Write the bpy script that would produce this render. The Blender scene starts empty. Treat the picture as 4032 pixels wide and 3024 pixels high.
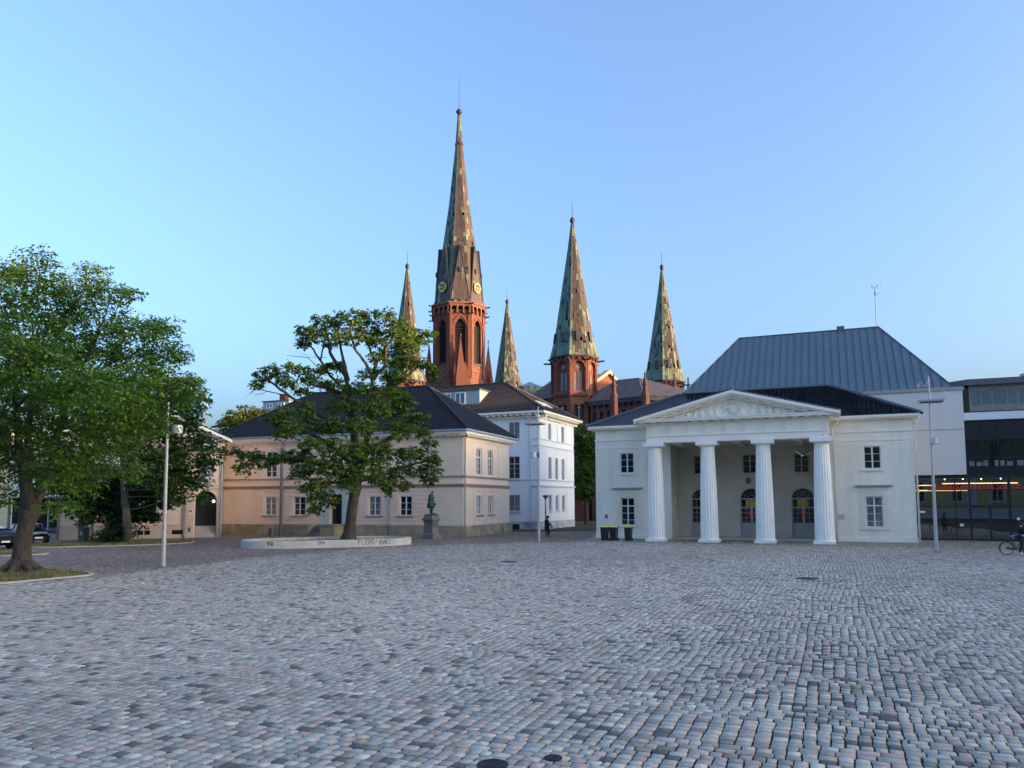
SKY_STR=.15; SKY_SAT=.94; SKY_AIR=.72; SKY_DUST=6.5; SKY_OZ=2.4; SUN_E=1.35; EXPO=2.98; SKY_HUE=.502
EASTH=19.3; OFFH=31.  # heights of the added blocks, set by where their shade should end
import bpy, math, random
import numpy as np
from mathutils import Vector, Matrix
random.seed(7); RN=np.random.default_rng(7)
scn=bpy.context.scene; COL=scn.collection
PI=math.pi
# ---------------------------------------------------------------- camera model (survey of the place: metres, camera 2.9 m above the square)
HC=2.9; F=3028.; PITCH=.0800; PPY=1731.; ROLL=-.004
def ray(u,v):
    X,Y=u-2016,v-PPY; c,s=math.cos(ROLL),math.sin(ROLL)
    X,Y=c*X+s*Y,-s*X+c*Y
    x,up=X/F,-Y/F
    return Vector((x,math.cos(PITCH)-up*math.sin(PITCH),math.sin(PITCH)+up*math.cos(PITCH)))
def G(u,v):
    r=ray(u,v); return Vector((0,0,HC))-r*(HC/r.z)
def at(u,v,Y):
    r=ray(u,v); return Vector((0,0,HC))+r*(Y/r.y)
cam=bpy.data.cameras.new('camera'); camo=bpy.data.objects.new('camera',cam); COL.objects.link(camo)
cam.sensor_width=36; cam.lens=F/4032*36; cam.shift_y=(PPY-1512)/4032; cam.clip_start=.1; cam.clip_end=3000
camo.matrix_world=Matrix.Translation((0,0,HC)) @ Matrix.Rotation(PI/2+PITCH,4,'X') @ Matrix.Rotation(ROLL,4,'Z')
scn.camera=camo
# ---------------------------------------------------------------- objects
WL={}
def wloc(o): return WL.get(o.name,Vector((0,0,0)))
def tag(o,label=None,cat=None,group=None,kind=None):
    if label: o['label']=label
    if cat: o['category']=cat
    if group: o['group']=group
    if kind: o['kind']=kind
    return o
def T(name,label,cat,loc=(0,0,0),group=None):
    o=bpy.data.objects.new(name,None); COL.objects.link(o); o.location=loc; o.empty_display_size=.3
    WL[o.name]=Vector(loc); return tag(o,label,cat,group)
class MB:
    def __init__(s): s.v=[]; s.f=[]; s.m=[]; s.mi=0
    def face(s,pts):
        b=len(s.v); s.v+= [tuple(p) for p in pts]; s.f.append(tuple(range(b,b+len(pts)))); s.m.append(s.mi)
    def add(s,vs,fs):
        b=len(s.v); s.v+=[tuple(p) for p in vs]
        for f in fs: s.f.append(tuple(i+b for i in f)); s.m.append(s.mi)
    def hexa(s,p):   # 8 points: bottom 4 ccw, top 4 ccw
        s.add(p,[(3,2,1,0),(4,5,6,7),(0,1,5,4),(1,2,6,5),(2,3,7,6),(3,0,4,7)])
    def box(s,c,d,rz=0,M=None):
        x,y,z=d[0]/2,d[1]/2,d[2]/2; co,si=math.cos(rz),math.sin(rz); P=[]
        for zz in(-z,z):
            for a,b in((-x,-y),(x,-y),(x,y),(-x,y)):
                q=Vector((a*co-b*si,a*si+b*co,zz))
                if M: q=M@Vector((a,b,zz))
                P.append((c[0]+q.x,c[1]+q.y,c[2]+q.z))
        s.hexa(P)
    def prism(s,low,up):  # two loops of same length
        n=len(low); s.add(list(low)+list(up),[tuple(range(n-1,-1,-1)),tuple(range(n,2*n))]+[(i,(i+1)%n,n+(i+1)%n,n+i) for i in range(n)])
    def tube(s,pts,rad,seg=6,cap=True):
        pts=[Vector(p) for p in pts]; n=len(pts)
        if not hasattr(rad,'__len__'): rad=[rad]*n
        b=len(s.v); up=None
        for i,p in enumerate(pts):
            d=(pts[min(i+1,n-1)]-pts[max(i-1,0)]); d=d.normalized() if d.length>1e-9 else Vector((0,0,1))
            if up is None: up=Vector((1,0,0)) if abs(d.x)<.8 else Vector((0,1,0))
            a=d.cross(up).normalized(); c=a.cross(d).normalized(); up=c if abs(c.dot(d))<.9 else up
            for k in range(seg):
                t=2*PI*k/seg; q=p+(a*math.cos(t)+c*math.sin(t))*rad[i]; s.v.append(tuple(q))
        for i in range(n-1):
            for k in range(seg):
                s.f.append((b+i*seg+k,b+i*seg+(k+1)%seg,b+(i+1)*seg+(k+1)%seg,b+(i+1)*seg+k)); s.m.append(s.mi)
        if cap:
            s.f.append(tuple(b+k for k in range(seg-1,-1,-1))); s.m.append(s.mi)
            s.f.append(tuple(b+(n-1)*seg+k for k in range(seg))); s.m.append(s.mi)
    def lathe(s,prof,c=(0,0,0),seg=16,rfun=None,ph=0,cap=True):
        b=len(s.v); n=len(prof)
        for i,(r,z) in enumerate(prof):
            for k in range(seg):
                t=2*PI*k/seg+ph; rr=rfun(r,z,t) if rfun else r
                s.v.append((c[0]+rr*math.cos(t),c[1]+rr*math.sin(t),c[2]+z))
        for i in range(n-1):
            for k in range(seg):
                s.f.append((b+i*seg+k,b+i*seg+(k+1)%seg,b+(i+1)*seg+(k+1)%seg,b+(i+1)*seg+k)); s.m.append(s.mi)
        if cap:
            s.f.append(tuple(b+k for k in range(seg-1,-1,-1))); s.m.append(s.mi)
            s.f.append(tuple(b+(n-1)*seg+k for k in range(seg))); s.m.append(s.mi)
    def ball(s,c,r,seg=10,rings=7,sc=(1,1,1)):
        prof=[(max(1e-3,math.sin(PI*i/rings)),-math.cos(PI*i/rings)) for i in range(rings+1)]
        b=len(s.v); s.lathe(prof,(0,0,0),seg)
        for i in range(b,len(s.v)):
            x,y,z=s.v[i]; s.v[i]=(c[0]+x*r*sc[0],c[1]+y*r*sc[1],c[2]+z*r*sc[2])
    def build(s,name,mat,parent=None,smooth=False,auto=None):
        me=bpy.data.meshes.new(name); o=bpy.data.objects.new(name,me); COL.objects.link(o)
        w=wloc(parent) if parent else Vector((0,0,0))
        if parent: o.parent=parent
        WL[o.name]=w
        me.from_pydata([(x-w.x,y-w.y,z-w.z) for x,y,z in s.v],[],s.f)
        for m in (mat if isinstance(mat,(list,tuple)) else [mat]): me.materials.append(m)
        if isinstance(mat,(list,tuple)) and any(s.m): me.polygons.foreach_set('material_index',s.m)
        if smooth:
            if auto: me.shade_smooth() if hasattr(me,'shade_smooth') else None
            me.polygons.foreach_set('use_smooth',[True]*len(me.polygons))
            if auto:
                try: me.set_sharp_from_angle(angle=auto)
                except Exception: pass
        me.update(); return o
def np_mesh(name,V,faces,mat,parent=None,attr=None,nper=4,smooth=False):
    """fast mesh: V (n,3), faces (m,nper) ; attr {name:(m,3) or (m,)} on faces"""
    me=bpy.data.meshes.new(name); o=bpy.data.objects.new(name,me); COL.objects.link(o)
    w=wloc(parent) if parent else Vector((0,0,0))
    if parent: o.parent=parent
    WL[o.name]=w
    V=np.asarray(V,dtype=np.float32)-np.array(w,dtype=np.float32)
    faces=np.asarray(faces,dtype=np.int32); m=len(faces)
    me.vertices.add(len(V)); me.vertices.foreach_set('co',V.ravel())
    me.loops.add(m*nper); me.loops.foreach_set('vertex_index',faces.ravel())
    me.polygons.add(m); me.polygons.foreach_set('loop_start',np.arange(0,m*nper,nper,dtype=np.int32))
    me.update(calc_edges=True)
    for k,a in (attr or {}).items():
        a=np.asarray(a,dtype=np.float32)
        if a.ndim==1: at_=me.attributes.new(k,'FLOAT','FACE'); at_.data.foreach_set('value',a)
        else:
            at_=me.attributes.new(k,'FLOAT_COLOR','FACE'); c=np.ones((m,4),np.float32); c[:,:3]=a; at_.data.foreach_set('color',c.ravel())
    me.materials.append(mat)
    if smooth: me.polygons.foreach_set('use_smooth',np.ones(m,dtype=bool))
    return o
def dup(root,loc,label=None,rz=None):
    r=root.copy(); COL.objects.link(r); r.location=loc
    if label: r['label']=label
    if rz is not None: r.rotation_euler=(0,0,rz)
    for ch in list(root.children):
        c=ch.copy(); COL.objects.link(c); c.parent=r
        for g in list(ch.children):
            d=g.copy(); COL.objects.link(d); d.parent=c
    return r
# ---------------------------------------------------------------- facade frames
class Fr:
    def __init__(s,o,ang):
        s.o=Vector((o[0],o[1])); s.a=ang; s.e=Vector((math.cos(ang),-math.sin(ang))); s.n=Vector((-math.sin(ang),-math.cos(ang)))
    def p(s,a,t,z):
        q=s.o+s.e*a+s.n*t; return Vector((q.x,q.y,z))
    def side(s,a):   # frame of the right-hand side wall, starting at s=a
        q=s.o+s.e*a; return Fr((q.x,q.y),s.a-PI/2)
    def sidel(s,a,d): # frame of left-hand wall; starts at the back
        q=s.o+s.e*a-s.n*d; return Fr((q.x,q.y),s.a+PI/2)
    def back(s,a,d):
        q=s.o+s.e*a-s.n*d; return Fr((q.x,q.y),s.a+PI)
    def uv(s,u,v,t=0):
        r=ray(u,v); o=s.o+s.n*t; k=s.n.dot(o)/(s.n.x*r.x+s.n.y*r.y); q=Vector((r.x,r.y))*k-s.o
        return q.dot(s.e),HC+r.z*k
    def box(s,mb,a0,a1,t0,t1,z0,z1):
        mb.hexa([s.p(a0,t1,z0),s.p(a1,t1,z0),s.p(a1,t0,z0),s.p(a0,t0,z0),s.p(a0,t1,z1),s.p(a1,t1,z1),s.p(a1,t0,z1),s.p(a0,t0,z1)])
    def quad(s,mb,a0,a1,z0,z1,t):
        mb.face([s.p(a0,t,z0),s.p(a1,t,z0),s.p(a1,t,z1),s.p(a0,t,z1)])
def arch_top(o,x):
    a=o.get('arch')
    if not a: return o['z1']
    w=(o['s1']-o['s0'])/2; c=(o['s0']+o['s1'])/2; d=min(abs(x-c),w)
    if a=='round':
        r=o.get('rise',w); return o['z1']-r+r*math.sqrt(max(0,1-(d/w)**2))
    k=o.get('k',1.25); R=2*w*k*.5+w*.0+w*(k-1)+w*0; R=w*(1+k)/1.0  # pointed
    R=w*1.9; cx=R-w; h=math.sqrt(max(0,R*R-(d+cx)**2)); H=math.sqrt(R*R-cx*cx)
    return o['z1']-H+h
def wall_open(mb,fr,s0,s1,z0,z1,ops,t=0,depth=.25,n=8,topf=None,revmi=None):
    xs={s0,s1}
    for o in ops:
        if o.get('arch'):
            for i in range(n+1): xs.add(o['s0']+(o['s1']-o['s0'])*(1-math.cos(PI*i/n))/2)
        else: xs|={o['s0'],o['s1']}
    xs=sorted(x for x in xs if s0-1e-9<=x<=s1+1e-9)
    for a,b in zip(xs,xs[1:]):
        if b-a<1e-6: continue
        m=(a+b)/2; za=zb=z0
        for o in sorted((o for o in ops if o['s0']<m<o['s1']),key=lambda o:o['z0']):
            if o['z0']>min(za,zb)+1e-6: mb.face([fr.p(a,t,za),fr.p(b,t,zb),fr.p(b,t,o['z0']),fr.p(a,t,o['z0'])])
            za,zb=arch_top(o,a),arch_top(o,b)
        ta,tb=(topf(a),topf(b)) if topf else (z1,z1)
        mb.face([fr.p(a,t,za),fr.p(b,t,zb),fr.p(b,t,tb),fr.p(a,t,ta)])
    if revmi is not None: old=mb.mi; mb.mi=revmi
    for o in ops:
        d=o.get('depth',depth); L=[(o['s0'],o['z0'])]
        if o.get('arch'): L+=[(x,arch_top(o,x)) for x in [o['s0']+(o['s1']-o['s0'])*(1-math.cos(PI*i/n))/2 for i in range(n+1)]]
        else: L+=[(o['s0'],o['z1']),(o['s1'],o['z1'])]
        L+=[(o['s1'],o['z0'])]
        for (a,za),(b,zb) in zip(L,L[1:]+L[:1]):
            if abs(a-b)+abs(za-zb)<1e-6: continue
            mb.face([fr.p(a,t,za),fr.p(b,t,zb),fr.p(b,t-d,zb),fr.p(a,t-d,za)])
    if revmi is not None: mb.mi=old
# ---------------------------------------------------------------- materials
def mat(name,col,rough=.7,metal=0,noise=.12,scale=3.,bump=0,bscale=40.,spec=.5,streak=0,attr=None,emis=None,col2=None,coat=0):
    m=bpy.data.materials.new(name); m.use_nodes=True; nt=m.node_tree; N=nt.nodes; L=nt.links; b=N['Principled BSDF']
    b.inputs['Roughness'].default_value=rough; b.inputs['Metallic'].default_value=metal; b.inputs['Specular IOR Level'].default_value=spec
    if coat: b.inputs['Coat Weight'].default_value=coat; b.inputs['Coat Roughness'].default_value=.08
    ge=N.new('ShaderNodeNewGeometry'); mp=N.new('ShaderNodeMapping'); L.new(ge.outputs['Position'],mp.inputs['Vector'])
    if streak: mp.inputs['Scale'].default_value=(1,1,1/streak)
    base=None
    if attr:
        a=N.new('ShaderNodeAttribute'); a.attribute_name=attr; base=a.outputs['Color']
    nz=N.new('ShaderNodeTexNoise'); nz.inputs['Scale'].default_value=scale; nz.inputs['Detail'].default_value=6; nz.inputs['Roughness'].default_value=.65
    L.new(mp.outputs[0],nz.inputs['Vector'])
    if noise or col2:
        r=N.new('ShaderNodeValToRGB'); r.color_ramp.elements[0].position=.32; r.color_ramp.elements[1].position=.68
        if col2: c0,c1=col2,col
        else: c0=[x*(1-noise) for x in col]; c1=[min(1,x*(1+noise)) for x in col]
        if attr: c0=[1-noise]*3; c1=[1+noise]*3
        r.color_ramp.elements[0].color=(*c0,1); r.color_ramp.elements[1].color=(*c1,1); L.new(nz.outputs['Fac'],r.inputs['Fac'])
        out=r.outputs['Color']
        if attr:
            mx=N.new('ShaderNodeMix'); mx.data_type='RGBA'; mx.blend_type='MULTIPLY'; mx.inputs[0].default_value=1
            L.new(base,mx.inputs[6]); L.new(out,mx.inputs[7]); out=mx.outputs[2]
        L.new(out,b.inputs['Base Color'])
    else: b.inputs['Base Color'].default_value=(*col,1)
    if bump:
        n2=N.new('ShaderNodeTexNoise'); n2.inputs['Scale'].default_value=bscale; n2.inputs['Detail'].default_value=4; L.new(mp.outputs[0],n2.inputs['Vector'])
        bp=N.new('ShaderNodeBump'); bp.inputs['Strength'].default_value=bump; bp.inputs['Distance'].default_value=.02
        L.new(n2.outputs['Fac'],bp.inputs['Height']); L.new(bp.outputs[0],b.inputs['Normal'])
    if emis: b.inputs['Emission Color'].default_value=(*emis[0],1); b.inputs['Emission Strength'].default_value=emis[1]
    return m
def leafmat(name,c0,c1,tr=.35):
    m=bpy.data.materials.new(name); m.use_nodes=True; nt=m.node_tree; N=nt.nodes; L=nt.links; N.remove(N['Principled BSDF'])
    a=N.new('ShaderNodeAttribute'); a.attribute_name='rnd'; r=N.new('ShaderNodeValToRGB')
    r.color_ramp.elements[0].color=(*c0,1); r.color_ramp.elements[1].color=(*c1,1); L.new(a.outputs['Fac'],r.inputs['Fac'])
    d=N.new('ShaderNodeBsdfPrincipled'); d.inputs['Roughness'].default_value=.5; d.inputs['Specular IOR Level'].default_value=.35; t=N.new('ShaderNodeBsdfTranslucent'); mx=N.new('ShaderNodeMixShader'); mx.inputs[0].default_value=tr
    L.new(r.outputs[0],d.inputs['Base Color']); L.new(r.outputs[0],t.inputs['Color']); L.new(d.outputs[0],mx.inputs[1]); L.new(t.outputs[0],mx.inputs[2]); L.new(mx.outputs[0],N['Material Output'].inputs['Surface'])
    return m
def glassmat(name,col=(.012,.014,.016),rough=.03,spec=.6):
    m=mat(name,col,rough,0,.3,.6,spec=spec,bump=.004,bscale=1.5); return m
M={}
def mk(k,*a,**kw): M[k]=mat(k,*a,**kw)
mk('plaster_white',(.93,.86,.73),.85,noise=.085,scale=1.1,bump=.2,bscale=60,streak=6)
mk('plaster_trim',(.94,.88,.77),.75,noise=.04,scale=2)
mk('column_white',(.95,.91,.83),.7,noise=.05,scale=2.5,bump=.12,bscale=30,streak=4)
mk('quoin',(.84,.775,.66),.85,noise=.07,scale=2)
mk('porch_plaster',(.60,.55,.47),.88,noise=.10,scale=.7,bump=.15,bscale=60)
mk('cream',(.92,.70,.545),.88,noise=.05,scale=.6,bump=.15,bscale=60,streak=3)
mk('cream_grey',(.82,.67,.52),.88,noise=.06,scale=.6,bump=.15,bscale=60)
mk('cream_trim',(.74,.57,.43),.85,noise=.06,scale=1)
mk('sand_trim',(.40,.30,.215),.85,noise=.1,scale=2)
mk('stone_plinth',(.36,.30,.20),.9,noise=.35,scale=.9,bump=.3,bscale=15)
mk('blue_plaster',(.82,.85,.87),.88,noise=.035,scale=.7,bump=.12,bscale=60,streak=3)
mk('blue_trim',(.68,.67,.70),.85,noise=.06,scale=2)
mk('peeling',(.62,.66,.72),.9,col2=(.25,.26,.27),scale=1.1,bump=.3,bscale=12)
mk('win_white',(.78,.79,.78),.5,noise=.04)
mk('win_grey',(.42,.43,.43),.55,noise=.06)
mk('door_grey',(.40,.415,.40),.55,noise=.06)
mk('gutter',(.30,.36,.42),.5,.3,noise=.1)
mk('zinc',(.36,.40,.44),.5,.4,noise=.1)
mk('black_tile',(.010,.011,.015),.10,noise=.35,scale=5,spec=1.,coat=1.)
mk('slate_tile',(.020,.021,.028),.5,noise=.4,scale=4,spec=.3)
mk('brown_tile',(.065,.056,.053),.8,noise=.45,scale=3,spec=.25)
mk('metal_roof',(.135,.185,.22),.5,.35,noise=.08,scale=.5)
mk('metal_seam',(.095,.13,.155),.5,.35,noise=.08)
mk('render_grey',(.70,.685,.66),.85,noise=.05,scale=.5,bump=.1,streak=4)
mk('coping',(.38,.36,.36),.7,noise=.1)
mk('black_metal',(.012,.012,.016),.45,noise=.2)
mk('black_panel',(.010,.011,.016),.30,noise=.2)
mk('white_band',(.78,.80,.82),.5,noise=.03)
mk('dark_grey',(.10,.11,.12),.5,noise=.1)
mk('red_letters',(.62,.03,.035),.4,noise=.05,emis=((.8,.04,.04),.012))
mk('tube_light',(1,.85,.45),.5,noise=0,emis=((1,.66,.25),.42))
mk('spot_light',(1,.9,.6),.5,noise=0,emis=((1,.85,.5),1.2))
mk('interior',(.13,.14,.14),.8,noise=.3,scale=.6)
mk('interior_floor',(.16,.17,.17),.5,noise=.1)
mk('brick',(.18,.066,.043),.9,noise=.28,scale=2.2,bump=.4,bscale=9)
mk('brick_dark',(.105,.047,.037),.9,noise=.3,scale=2,bump=.4,bscale=9)
mk('brick_trim',(.22,.09,.055),.85,noise=.2,scale=3)
mk('louvre',(.03,.032,.038),.6,noise=.2)
mk('church_glass',(.16,.165,.19),.35,noise=.35,scale=3)
mk('sandstone',(.50,.40,.28),.85,noise=.15)
mk('church_slate',(.095,.085,.088),.75,noise=.35,scale=2.2,bump=.3,bscale=10)
mk('lead',(.035,.04,.05),.6,noise=.2)
mk('copper',(.1,.2,.16),.6,noise=.22,scale=1.8,attr='Col',bump=.2,bscale=3)
mk('copper_plain',(.16,.24,.20),.6,noise=.5,scale=.9,col2=(.05,.075,.07),streak=8)
mk('gold',(.85,.55,.15),.35,.9,noise=.05)
mk('clock_black',(.02,.02,.025),.4,noise=.1)
mk('bark',(.105,.085,.065),.95,noise=.5,scale=6,bump=1.,bscale=14,streak=5)
mk('bark_pale',(.105,.085,.064),.95,col2=(.03,.024,.02),scale=7,bump=1.,bscale=16,streak=6)
mk('bark_dark',(.06,.05,.045),.95,noise=.4,scale=6,bump=.8,bscale=14,streak=5)
mk('concrete',(.52,.50,.46),.85,noise=.14,scale=1.5,bump=.25,bscale=30,streak=3)
mk('kerb_stone',(.46,.43,.38),.85,noise=.15,scale=2,bump=.2)
mk('paint_black',(.012,.012,.014),.55,noise=0)
mk('lamp_grey',(.48,.47,.46),.45,.25,noise=.1,scale=4,streak=4)
mk('lamp_drum',(.55,.58,.60),.35,.2,noise=.05)
mk('lamp_dark',(.03,.032,.035),.45,noise=.2)
mk('sticker',(.65,.68,.72),.5,noise=.6,scale=18)
mk('bronze',(.03,.095,.08),.55,.15,noise=.45,scale=3.5,col2=(.012,.03,.03),bump=.3,bscale=18)
mk('pedestal',(.185,.18,.165),.9,noise=.2,scale=2.5,bump=.3,bscale=20)
mk('bin_black',(.012,.013,.016),.4,noise=.1)
mk('bin_yellow',(.70,.58,.05),.4,noise=.05)
mk('bin_grey',(.12,.13,.14),.5,noise=.15)
mk('iron',(.035,.026,.028),.55,.5,noise=.35,scale=12,bump=.5,bscale=60)
mk('cloth_black',(.009,.008,.010),.85,noise=.2)
mk('jeans',(.012,.02,.05),.85,noise=.2)
mk('skin',(.48,.27,.19),.6,noise=.05)
mk('hair',(.018,.010,.010),.6,noise=.2)
mk('shoe_white',(.75,.75,.75),.6,noise=.05)
mk('rubber',(.012,.012,.012),.7,noise=.1)
mk('saddle_blue',(.06,.20,.48),.4,noise=.1)
mk('chrome',(.55,.56,.58),.25,.9,noise=.05)
mk('car_dark',(.012,.014,.020),.18,.2,noise=.05,spec=.6,coat=1)
mk('headlight',(.75,.78,.8),.15,.2,noise=.05)
mk('tail_red',(.45,.015,.015),.2,noise=.05)
mk('plate',(.75,.75,.72),.5,noise=.02)
mk('gull_white',(.85,.86,.86),.7,noise=.05)
mk('gull_grey',(.20,.22,.25),.7,noise=.1)
mk('paper',(.85,.87,.88),.7,noise=.05)
mk('yellow_plaster',(.60,.49,.22),.85,noise=.06,scale=.6)
mk('palace_trim',(.50,.54,.58),.8,noise=.08)
mk('beige_plaster',(.52,.47,.41),.85,noise=.08,scale=.5)
mk('red_cloth',(.5,.015,.02),.7,noise=.3)
mk('yellow_cloth',(.6,.36,.02),.7,noise=.3)
mk('shield_red',(.35,.03,.05),.5,noise=.05)
M['glass']=glassmat('glass'); M['glass_blind']=glassmat('glass_blind',(.17,.19,.20),.12); M['glass_sky']=glassmat('glass_sky',(.05,.10,.13),.02,.9)
M['glass_curtain']=mat('glass_curtain',(.20,.215,.22),.06,0,.75,1.6,streak=5,spec=.6)
def bankglass():
    m=bpy.data.materials.new('bank_glass'); m.use_nodes=True; nt=m.node_tree; N=nt.nodes; L=nt.links; N.remove(N['Principled BSDF'])
    tr=N.new('ShaderNodeBsdfTransparent'); tr.inputs[0].default_value=(.62,.66,.66,1); gl=N.new('ShaderNodeBsdfGlossy'); gl.inputs['Roughness'].default_value=.004
    ge=N.new('ShaderNodeNewGeometry'); nz=N.new('ShaderNodeTexNoise'); nz.inputs['Scale'].default_value=.5; nz.inputs['Detail'].default_value=1; L.new(ge.outputs['Position'],nz.inputs['Vector'])
    bp=N.new('ShaderNodeBump'); bp.inputs['Strength'].default_value=.03; bp.inputs['Distance'].default_value=.05; L.new(nz.outputs['Fac'],bp.inputs['Height']); L.new(bp.outputs[0],gl.inputs['Normal'])
    mx=N.new('ShaderNodeMixShader'); mx.inputs[0].default_value=.25; L.new(tr.outputs[0],mx.inputs[1]); L.new(gl.outputs[0],mx.inputs[2]); L.new(mx.outputs[0],N['Material Output'].inputs['Surface'])
    return m
M['bank_glass']=bankglass()
M['leaf_hornbeam']=leafmat('leaf_hornbeam',(.036,.098,.010),(.19,.33,.035))
M['leaf_maple']=leafmat('leaf_maple',(.028,.080,.012),(.20,.30,.04))
M['leaf_dark']=leafmat('leaf_dark',(.012,.036,.010),(.05,.105,.02),.2)
M['leaf_yellow']=leafmat('leaf_yellow',(.05,.085,.012),(.20,.22,.03))
M['leaf_deep']=leafmat('leaf_deep',(.026,.075,.014),(.12,.21,.03),.35)
M['grass']=leafmat('grass',(.10,.115,.03),(.36,.31,.11),.3)
# ================================================================ GROUND
GA=.3943; ge=Vector((math.cos(GA),-math.sin(GA))); ga=Vector((math.sin(GA),math.cos(GA)))
def groundmat():
    m=mat('ground_joints',(.055,.052,.045),.95,noise=0); nt=m.node_tree; N=nt.nodes; L=nt.links; b=N['Principled BSDF']
    g=N.new('ShaderNodeNewGeometry'); n=N.new('ShaderNodeTexNoise'); n.inputs['Scale'].default_value=1.7; n.inputs['Detail'].default_value=8; L.new(g.outputs['Position'],n.inputs['Vector'])
    r=N.new('ShaderNodeValToRGB'); e=r.color_ramp.elements; e[0].position=.42; e[0].color=(.012,.012,.011,1); e[1].position=.62; e[1].color=(.030,.042,.010,1); L.new(n.outputs['Fac'],r.inputs[0]); L.new(r.outputs[0],b.inputs['Base Color'])
    return m
mb=MB(); mb.face([(-900,-300,-.019),(900,-300,-.019),(900,1500,-.019),(-900,1500,-.019)])
tag(mb.build('ground',groundmat()),kind='structure')
def paving():
    R=np.random.default_rng(11); A0,A1,B0,B1=[],[],[],[]
    b=-6.; row=0; NP=90; L0=np.cumsum(R.uniform(1.3,2.5,NP))-88.; SR=R.integers(7,11,NP); RR=R.integers(3,6,NP); ph=np.cumsum(R.integers(-4,5,NP)); blk={}; BO={}
    def bo(i,r):
        q=(i,(r+i*5)//13)
        if q not in BO: BO[q]=float(R.uniform(-.06,.06))
        return BO[q]+.004*math.sin(r*1.7+i)
    while b<82:
        h=float(R.uniform(.145,.180))
        for i in range(NP-1):
            per=SR[i]+RR[i]; k,m=divmod(row+int(ph[i]),int(per)); s0,s1=L0[i]+bo(i,row),L0[i+1]+bo(i+1,row)
            c=ge*((s0+s1)/2)+ga*b
            if c.y<5.2 or c.y>74 or abs(c.x)>.74*c.y+4: continue
            if (i,k) not in blk: blk[(i,k)]=(R.uniform(.15,.19),R.random(2)*.10-.05)
            wd,jo=blk[(i,k)]
            if m<SR[i]: n=max(3,int(round((s1-s0)/wd))); j=np.linspace(s0,s1,n+1); j[1:-1]+=R.normal(0,.004,n-1)
            else:
                w=R.uniform(.14,.26,26); j=s0+np.cumsum(w)-w[0]*R.random(); j=j[(j>s0+.07)&(j<s1-.07)]; j=np.concatenate([[s0],j,[s1]])
            A0+=list(j[:-1]); A1+=list(j[1:]); B0+=[b]*(len(j)-1); B1+=[b+h]*(len(j)-1)
        b+=h; row+=1
    a0,a1,b0,b1=map(np.array,(A0,A1,B0,B1)); n=len(a0)
    ga_=R.uniform(.008,.013,n); gb_=R.uniform(.006,.009,n)
    a0=a0+ga_; a1=a1-ga_; b0=b0+gb_+R.normal(0,.0022,n); b1=b1-gb_+R.normal(0,.0022,n)
    ca=(a0+a1)/2; cb=(b0+b1)/2; x=ge.x*ca+ga.x*cb; y=ge.y*ca+ga.y*cb
    # colours of the setts: blue grey, purple grey, pale, near black, brown
    pal=np.array([(.205,.235,.27),(.230,.222,.25),(.180,.205,.232),(.285,.315,.34),(.066,.076,.092),(.20,.195,.195),(.245,.27,.30),(.135,.148,.162)])
    k=R.choice(8,n,p=[.28,.21,.17,.05,.06,.04,.09,.10]); col=pal[k]*np.array([2.32,1.85,1.35])*R.uniform(.86,1.14,(n,1))
    # browner, darker small setts along the buildings to the left
    yb=np.interp(x,[-40,-19,-17,-15,-11,-6,5,12,40],[25,26,29,36,46.5,52,55,90,90]); far=(y>yb+R.normal(0,1.1,n)+.8*np.sin(x*1.3))
    dark=np.array([(.105,.098,.10),(.085,.080,.082),(.12,.108,.10),(.135,.13,.135)])[R.integers(0,4,n)]*np.array([2.75,2.2,1.72])*R.uniform(.85,1.15,(n,1))
    col=np.where(far[:,None],dark,col)
    # slow worn / damp variation, and tyre marks
    w=.5+.5*np.sin(x*.31+1.3*np.sin(y*.23))*np.sin(y*.27+1.1*np.sin(x*.17)); w2=.5+.5*np.sin(x*1.1+2*np.sin(y*.7))*np.sin(y*.9+1.7*np.sin(x*.6)); col=col*(.88+.15*w[:,None]+.08*w2[:,None])
    for cx,cy,r,t0,t1,wd in [(8,22.4,2.9,2.2,4.4,.16),(8.2,22.2,2.75,-1.1,.5,.15),(7.6,24.3,2.5,1.0,2.6,.1),(7.9,20.6,2.2,.4,2.2,.1),(3.6,33.5,3.4,-1.2,.2,.14),(6.5,38,3.2,-.6,.6,.12),(-4.6,41,3,2.6,4.2,.12),(11.5,31,3.2,3.3,4.9,.12)]:
        d=np.hypot(x-cx,y-cy); an=np.arctan2(y-cy,x-cx); an2=np.where(an<t0,an+2*PI,an)
        on=(abs(d-r)<wd)&(an2>=t0)&(an2<=t1)&(R.random(n)<.85); col=np.where(on[:,None],col*.62,col)
    strip=(~far)&((x-6.6)*ga.x+(y-61.07)*ga.y>-6.2)&(x>8); col=np.where(strip[:,None],col*np.array([.78,.80,.74]),col)
    tilt=R.normal(0,.012,(n,2)); z0=R.normal(0,.0016,n)
    near=y<23+R.uniform(0,16,n); c=R.uniform(.010,.024,n)
    def pts(aa,bb,zz):
        return np.stack([ge.x*aa+ga.x*bb,ge.y*aa+ga.y*bb,zz],-1)
    out=[]
    # near setts : chamfered octagon + skirt
    I=np.where(near)[0]; a0n,a1n,b0n,b1n,cn=a0[I],a1[I],b0[I],b1[I],c[I]
    ring=[(a0n,b0n+cn),(a0n+cn,b0n),(a1n-cn,b0n),(a1n,b0n+cn),(a1n,b1n-cn),(a1n-cn,b1n),(a0n+cn,b1n),(a0n,b1n-cn)]
    def Z(aa,bb,I): return z0[I]+tilt[I,0]*(aa-ca[I])+tilt[I,1]*(bb-cb[I])
    jit=R.normal(0,.003,(len(I),8,2))
    top=np.stack([pts(ca[I]+(p[0]-ca[I])*.988+jit[:,q,0],cb[I]+(p[1]-cb[I])*.984+jit[:,q,1],Z(p[0],p[1],I)) for q,p in enumerate(ring)],1)
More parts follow.
